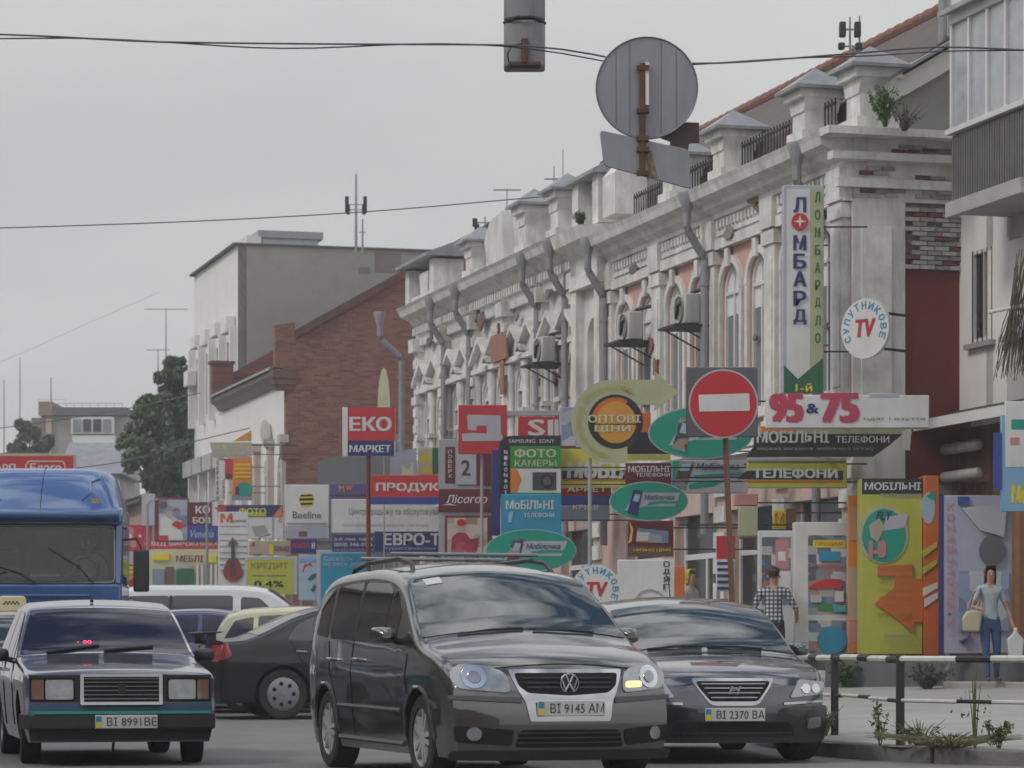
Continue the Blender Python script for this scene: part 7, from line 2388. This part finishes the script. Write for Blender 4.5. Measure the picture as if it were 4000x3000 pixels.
tuft('terrace_bush', 'darker bush at the terrace edge right of the yellow column', (pa.x, 43.3, .40), .38, .42, 40, leaf_mat('dull_green', (.055, .085, .045)), 9, True)
pa = at(884, 127, 46.5)
tuft('cornice_shrub', 'bright green shrub growing from the corner cornice', (pa.x, 46.35, pa.z), .62, .30, 40, leaf_mat('fresh_green', (.075, .14, .022)), 10, True)
pa = at(905, 122, 46.2)
tuft('cornice_shrub', 'dark withered twigs beside the green shrub on the cornice', (pa.x, 46.3, pa.z - .1), .42, .42, 26, leaf_mat('withered', (.055, .05, .03)), 12)
pa = at(580, 225, 60.0)
tuft('parapet_weed', 'small weed growing from the middle of the parapet', (pa.x, 60.0, pa.z), .28, .2, 18, leaf_mat('parapet_green', (.06, .085, .03)), 13, True)
pa = at(566, 232, 60)
# dry vine on the white house
vn = thing('dry_vine', 'dark dried vine hanging on the white house at the right edge', 'plant', (at(1008, 400, 44.2).x, 44.2, 4.9))
rnd = random.Random(21)
lf = MB()
for i in range(110):
    x0 = rnd.uniform(-.1, .6)
    top = 2.0 - max(0, -x0) * 6 - rnd.random() * .9
    bot = rnd.uniform(.0, .5) if top > 1 else .1
    y0 = rnd.uniform(-.15, .1)
    lf.tube([(x0 + .22 * rnd.random(), y0, max(top, bot + .3)), (x0 + rnd.uniform(-.06, .06), y0 - .05, (top + bot) / 2), (x0 - .08 + rnd.uniform(-.05, .05), y0, bot)], [.007, .009, .004], 4)
lf.obj('strands', pm('dry_stalk', (.13, .125, .075), .95, var=.5, vscale=15), vn)
MB().tube([(-.3, -.1, 1.02), (.1, -.12, 1.1), (.6, -.1, 1.14)], .03, 8).obj('support_bar', M_FRAME, vn, smooth=True)

# ------------------------------------------------------------------ overhead wires, lights, masts
def wire(label, pts, r=.012, second=None, name='overhead_wire'):
    pts = [Vector(p) for p in pts]
    f = [pchip([(p.x, p[i]) for p in pts]) for i in (1, 2)]
    x0, x1 = min(p.x for p in pts), max(p.x for p in pts)
    n = 90
    o = thing(name, label, 'wire', pts[0])
    base = pts[0]
    path = [Vector((x0 + (x1 - x0) * i / n, f[0](x0 + (x1 - x0) * i / n), f[1](x0 + (x1 - x0) * i / n))) - base for i in range(n + 1)]
    MB().tube(path, r, 6).obj('cable', pm('cable_sheath', (.10, .095, .11), .6), o, smooth=True)
    if second:
        MB().tube([p + Vector((0, .01, second * sin(i * .62) - second * .6)) for i, p in enumerate(path)], r * .8, 6).obj('cable', pm('cable_sheath', (.05, .045, .06)), o, smooth=True)
    return o


YW = 21.5
wire('twisted pair of cables across the top holding the sign and signal', [at(a, b, YW) for a, b in ((-900, 30), (-200, 33), (0, 34.5), (41, 36), (163, 42), (330, 44), (503, 45), (546, 47.5), (597, 55), (646, 63.5), (694, 63.5), (847, 54), (943, 47), (1024, 50), (1300, 60), (1900, 70))], .0068, .020)
wire('thin wire sagging from the left edge to the terrace chimney', [at(-300, 236, 62), at(0, 228, 62), at(176, 222, 62), at(347, 213, 62), (at(551, 196, 62))], .012)
wire('fine wire crossing the lower left sky to the office block', [at(-300, 452, 90), at(0, 428, 90), at(120, 410, 90), at(200, 393, 90)], .014)
wire('faint wire rising from the left edge over the apartment block', [at(-200, 430, 100), at(0, 362, 100), at(100, 318, 100), at(160, 292, 100)], .004)
wire('slack wire from the red billboard to the far tree', [at(60, 470, 88), at(120, 462, 88), at(200, 440, 88), at(250, 428, 88)], .014)

tl = thing('traffic_signal', 'grey back of a traffic signal hanging at the top', 'traffic light', at(524.5, 68.5, 22), 0.0)
M_SIG = pm('signal_grey', (.26, .26, .27), .6, var=.12, dirt=.4, streak=True)
W_, H_ = .152, .34
for k in range(3):
    z0 = k * (H_ + .008)
    o = MB().prism([(-W_, .0), (-W_ * .96, -.04), (-W_ * .25, -.10), (W_ * .35, -.11), (W_ * .97, -.05), (W_, .0), (W_, .16), (-W_, .16)], 'z', z0 + .0, z0 + H_).obj('housing_section', M_SIG, tl, bevel=.02, seg=3)
    MB().lathe([(.0, 0), (.10, 0), (.10, .02), (0, .02)], 20, Matrix.Translation((0, .17, z0 + H_ / 2)) @ Matrix.Rotation(radians(-90), 4, 'X')).obj('lens', pm('lens_dark', (.1, .02, .02) if k == 2 else (.1, .08, .01) if k == 1 else (.01, .1, .03), .2), tl, smooth=True)
MB().tube([(-W_, -.02, H_ - .01), (-W_ * .3, -.13, H_ + .01), (W_ * .4, -.135, H_ + .008), (W_, -.03, H_ - .015)], .011, 6).obj('strap', M_IRON, tl, smooth=True)
MB().cyl((.0, -.13, .02), (.0, -.13, .19), .026, n=10).obj('bracket_tube', pm('signal_brown', (.10, .05, .04), .7), tl, smooth=True)
MB().box(-.12, .12, -.14, -.04, -.012, .03).obj('bottom_clamp', pm('signal_brown', (.10, .05, .04)), tl, bevel=.012)
MB().tube([(-.02, -.14, .155), (-.09, -.14, .14), (-.125, -.13, .08), (-.115, -.13, .02)], .006, 6).obj('feed_cable', M_IRON, tl, smooth=True)

sb = thing('hanging_signs', 'grey backs of a round and a tilted oblong road sign on the cable', 'road sign', at(647, 140, 20.9), 0.0)
b0 = Vector(sb.location)


def hs(x, y):
    return at(486.4 + .12345 * x, .12345 * y, 20.9) - b0


c = hs(1300, 712)
r = 416 * .12345 * 20.9 / 3000
MB().lathe([(0, .0), (r - .012, .0), (r - .004, -.012), (r, -.008), (r, .018), (0, .018)], 64, Matrix.Translation(c) @ Matrix.Rotation(radians(90), 4, 'X') @ Matrix.Scale(-1, 4, (0, 0, 1))).obj('round_plate', M_GALV, sb, smooth=True)
for x_ in (-.215, -.12, .10, .205):
    hh = sqrt(r * r - x_ * x_) * .93
    MB().box(c.x + x_ - .0015, c.x + x_ + .0015, -.004, .001, c.z - hh, c.z + hh).obj('plate_seam', pm('seam_grey', (.16, .16, .17), .7), sb)
MB().prism([(hs(*q).x, hs(*q).z) for q in rpoly([(915, 1055), (1640, 1215), (1655, 1535), (950, 1345)], 40, 3)], 'y', -.02, .0).obj('oblong_plate', M_GALV, sb, bevel=.004)
MB().prism([(hs(*q).x, hs(*q).z) for q in ((1410, 1110), (1620, 985), (1725, 990), (1725, 1150), (1645, 1155), (1635, 1215), (1490, 1190), (1490, 1140))], 'y', .02, .05).obj('brown_plate', pm('plate_brown', (.06, .035, .035), .6), sb)
z0, z1 = hs(0, 1420).z, hs(0, 520).z
xm = hs(1262, 0).x
MB().box(xm - .02, xm + .02, -.055, -.022, z0, z1).obj('hanger_bar', M_RUST, sb, bevel=.004)
MB().box(xm + .018, xm + .045, -.05, -.012, hs(0, 860).z, hs(0, 515).z).obj('pale_bar', M_CLEAN, sb)
for yy in (560, 905, 1130, 1220, 1410):
    MB().box(xm - .04, xm + .045, -.062, -.02, hs(0, yy).z - .018, hs(0, yy).z + .018).obj('clamp', M_RUST, sb, bevel=.003)
MB().prism([(hs(*q).x, hs(*q).z) for q in ((1275, 1215), (1330, 1215), (1390, 1450), (1330, 1440))], 'y', -.024, -.019).obj('rust_run', pm('rust_stain', (.28, .19, .11), .85, var=.4, vscale=20), sb)


def mast(label, px, ptop, pbot, Y, r, arms, name='roof_mast', braces=True):
    a, b_ = at(px, pbot, Y), at(px, ptop, Y)
    T = thing(name, label, 'antenna', a)
    h_ = b_.z - a.z
    MB().cyl((0, 0, -.5), (0, 0, h_), r, r * .6, 8).obj('pole', M_PIPE, T, smooth=True)
    for (z, w_, bx_) in arms:
        mb = MB()
        mb.box(-w_, w_, -.015, .015, h_ * z - .015, h_ * z + .015)
        mb.obj('cross_arm', M_PIPE, T)
        if bx_:
            for s in (-1, 1):
                MB().box(s * w_ - .06, s * w_ + .06, -.08, .08, h_ * z - bx_ * .5, h_ * z + bx_ * .5).obj('panel_antenna', M_IRON, T, bevel=.02)
    return T


mast('cell mast with panel antennas on the office roof', 356, 174, 238, 99, .05, ((.52, .30, .55), (.44, .26, .3)))
mast('second slim pole beside the cell mast on the office roof', 362.5, 219, 238, 99, .04, ((.3, .1, 0),))
mast('antenna mast above the near terrace corner', 850, 17, 62, 56, .028, ((.72, .14, .28), (.35, .16, .12)))
mast('plain pole right of the near antenna mast', 859.5, 16, 60, 56, .028, ())
mast('television aerial with two crossed rods on the terrace roof', 507, 188, 228, 70, .018, ((.95, .32, 0), (.3, .25, 0)), 'television_aerial')
mast('tall thin aerial left of the terrace chimney', 554, 166, 195, 63, .016, ((.55, .2, 0),), 'television_aerial')
mast('leaning thin aerial on the terrace chimney', 563, 149, 195, 63, .014, (), 'television_aerial')
mast('short antenna cluster on the brick gable ridge', 485, 217, 245, 74, .03, ((.8, .25, .2), (.6, .2, .2)))
mast('thin lattice mast far left of the tree', 20, 358, 450, 190, .05, ())
mast('thin aerial mast at the far left edge', 4, 380, 452, 190, .05, ())
mast('aerial pole on the stair head of the apartment block', 51, 377, 402, 210, .06, ((.1, 1.0, 0),))
mast('tall thin aerial above the dark green tree', 166, 308, 350, 125, .03, ((.97, .9, 0),), 'television_aerial')
mast('short thin aerial left of the dark green tree top', 158, 349, 380, 125, .03, ((.97, .5, 0),), 'television_aerial')

# ------------------------------------------------------------------ air conditioners, dish, banner
def facade_pt(x, y, z):
    b_ = Vector(terrace.location)
    return b_ + Vector((-.266, .964, 0)) * x + Vector((-.964, -.266, 0)) * y + Vector((0, 0, z))


for x, z, lab in ((10.2, 6.78, 'white air conditioner on a bracket over the arrow sign'), (6.9, 6.74, 'white air conditioner on a bracket above the no entry sign'), (16.1, 6.9, 'white air conditioner with black hose on the far white section')):
    T = thing('air_conditioner', lab, 'air conditioner', facade_pt(x, .16, z), ST, 'air conditioners on the terrace wall')
    o = MB().box(-.38, .38, .1, .40, 0, .54).obj('casing', pm('ac_white', (.46, .46, .44), .55, dirt=.3, streak=True), T, bevel=.03)
    MB().lathe([(.06, 0), (.22, 0), (.24, .02), (.24, .03)], 24, Matrix.Translation((-.08, .40, .27)) @ Matrix.Rotation(radians(-90), 4, 'X')).obj('fan_grille', pm('grille_grey', (.36, .36, .35), .6), T, smooth=True)
    MB().box(-.5, .5, -.16, .62, -.06, -.015).obj('shelf', M_IRON, T)
    for s in (-.4, .4):
        MB().tube([(s, -.16, -.4), (s, .5, -.06)], .015, 6).obj('strut', M_IRON, T)
    MB().tube([(.1, .4, .14), (-.1, .45, .35), (-.3, .2, .58), (-.45, -.14, .66)], .035, 8).obj('hose', M_BLACK, T, smooth=True)
T = thing('satellite_dish', 'white satellite dish on the whitewashed front below the brick gable', 'satellite dish', at(267, 455, 93.5), radians(70))
MB().lathe([(0, .12), (.25, .09), (.5, .0), (.52, .0), (.5, .03), (.25, .12), (0, .15)], 28, Matrix.Translation((0, 0, .6)) @ Matrix.Rotation(radians(78), 4, 'X')).obj('reflector', M_CLEAN, T, smooth=True)
MB().tube([(0, 0, .1), (0, -.5, .3), (.0, -.55, .5)], .02, 6).obj('feed_arm', M_IRON, T)
sign('flag_banner', 'pale pointed oval flag rising behind the market sign box', 43, [('p', 'flag', [(384 + 7 * cos(radians(a)) * (1 if sin(radians(a)) < 0 else .9), 412 - (44 if sin(radians(a)) > 0 else 3) * sin(radians(a))) for a in range(0, 360, 15)], 'cream', .03)], ZN, pole=(384, 410, 1.5, 'grey'), cat='flag')

# ------------------------------------------------------------------ the other side of the street (left of the picture; the car windows mirror it)
for i, (y0, ln, h_, col) in enumerate(((-30, 26, 8.5, (.36, .33, .29)), (-3, 24, 7.0, (.42, .30, .24)), (22, 26, 9.0, (.40, .39, .36)), (49, 28, 7.5, (.36, .30, .25)))):
    lab = ('plastered house across the street behind the camera', 'brownish house across the street left of the camera', 'grey house across the street left of the cars', 'tan house across the street left of the lorry')[i]
    T = thing('opposite_house', lab, 'house', (-6.0 - .276 * y0, y0, 0), ST)
    o = MB().box(0, ln, -.6, 9, 0, h_).obj('wall', pm('opposite_wall_%d' % i, col, .9, var=.15, dirt=.4, streak=True), T)
    MB().prism([(-1.0, h_), (4.2, h_ + 2.6), (9.4, h_)], 'x', -.2, ln + .2).obj('roof', M_SLATE, T)
    for k in range(int(ln / 2.6)):
        for z in (1.2, 4.6):
            MB().box(.8 + k * 2.6, 1.9 + k * 2.6, -.64, -.6, z, z + 1.9).obj('window', M_DARKGLASS, T)
for i, (y0, lab) in enumerate(((10, 'kerbside tree across the street nearest the camera'), (21, 'kerbside tree across the street beside the minivan'), (33, 'kerbside tree across the street beside the lorry'))):
    rt = random.Random(40 + i)
    tree(lab, (-4.2 - .276 * y0 - 1.0, y0, 0), [(rt.uniform(-1.6, 1.6), rt.uniform(-1.6, 1.6), rt.uniform(3.2, 6.2), rt.uniform(.8, 1.3), 7) for _ in range(11)], leaf_mat('kerb_foliage', (.05, .085, .035)), .2, 60, 60 + i)

# ------------------------------------------------------------------ summer haze in the street
hz = MB().box(-75, 60, -35, 225, -1.2, 24).obj('haze', None)
hz['kind'] = 'stuff'
hm = bpy.data.materials.new('haze')
hm.use_nodes = True
hN, hL = hm.node_tree.nodes, hm.node_tree.links
hN.clear()
ho = hN.new('ShaderNodeOutputMaterial')
hv = hN.new('ShaderNodeVolumePrincipled')
hv.inputs['Color'].default_value = (.95, .96, 1.0, 1)
hv.inputs['Density'].default_value = .0011
hL.new(hv.outputs[0], ho.inputs['Volume'])
hz.data.materials.clear()
hz.data.materials.append(hm)
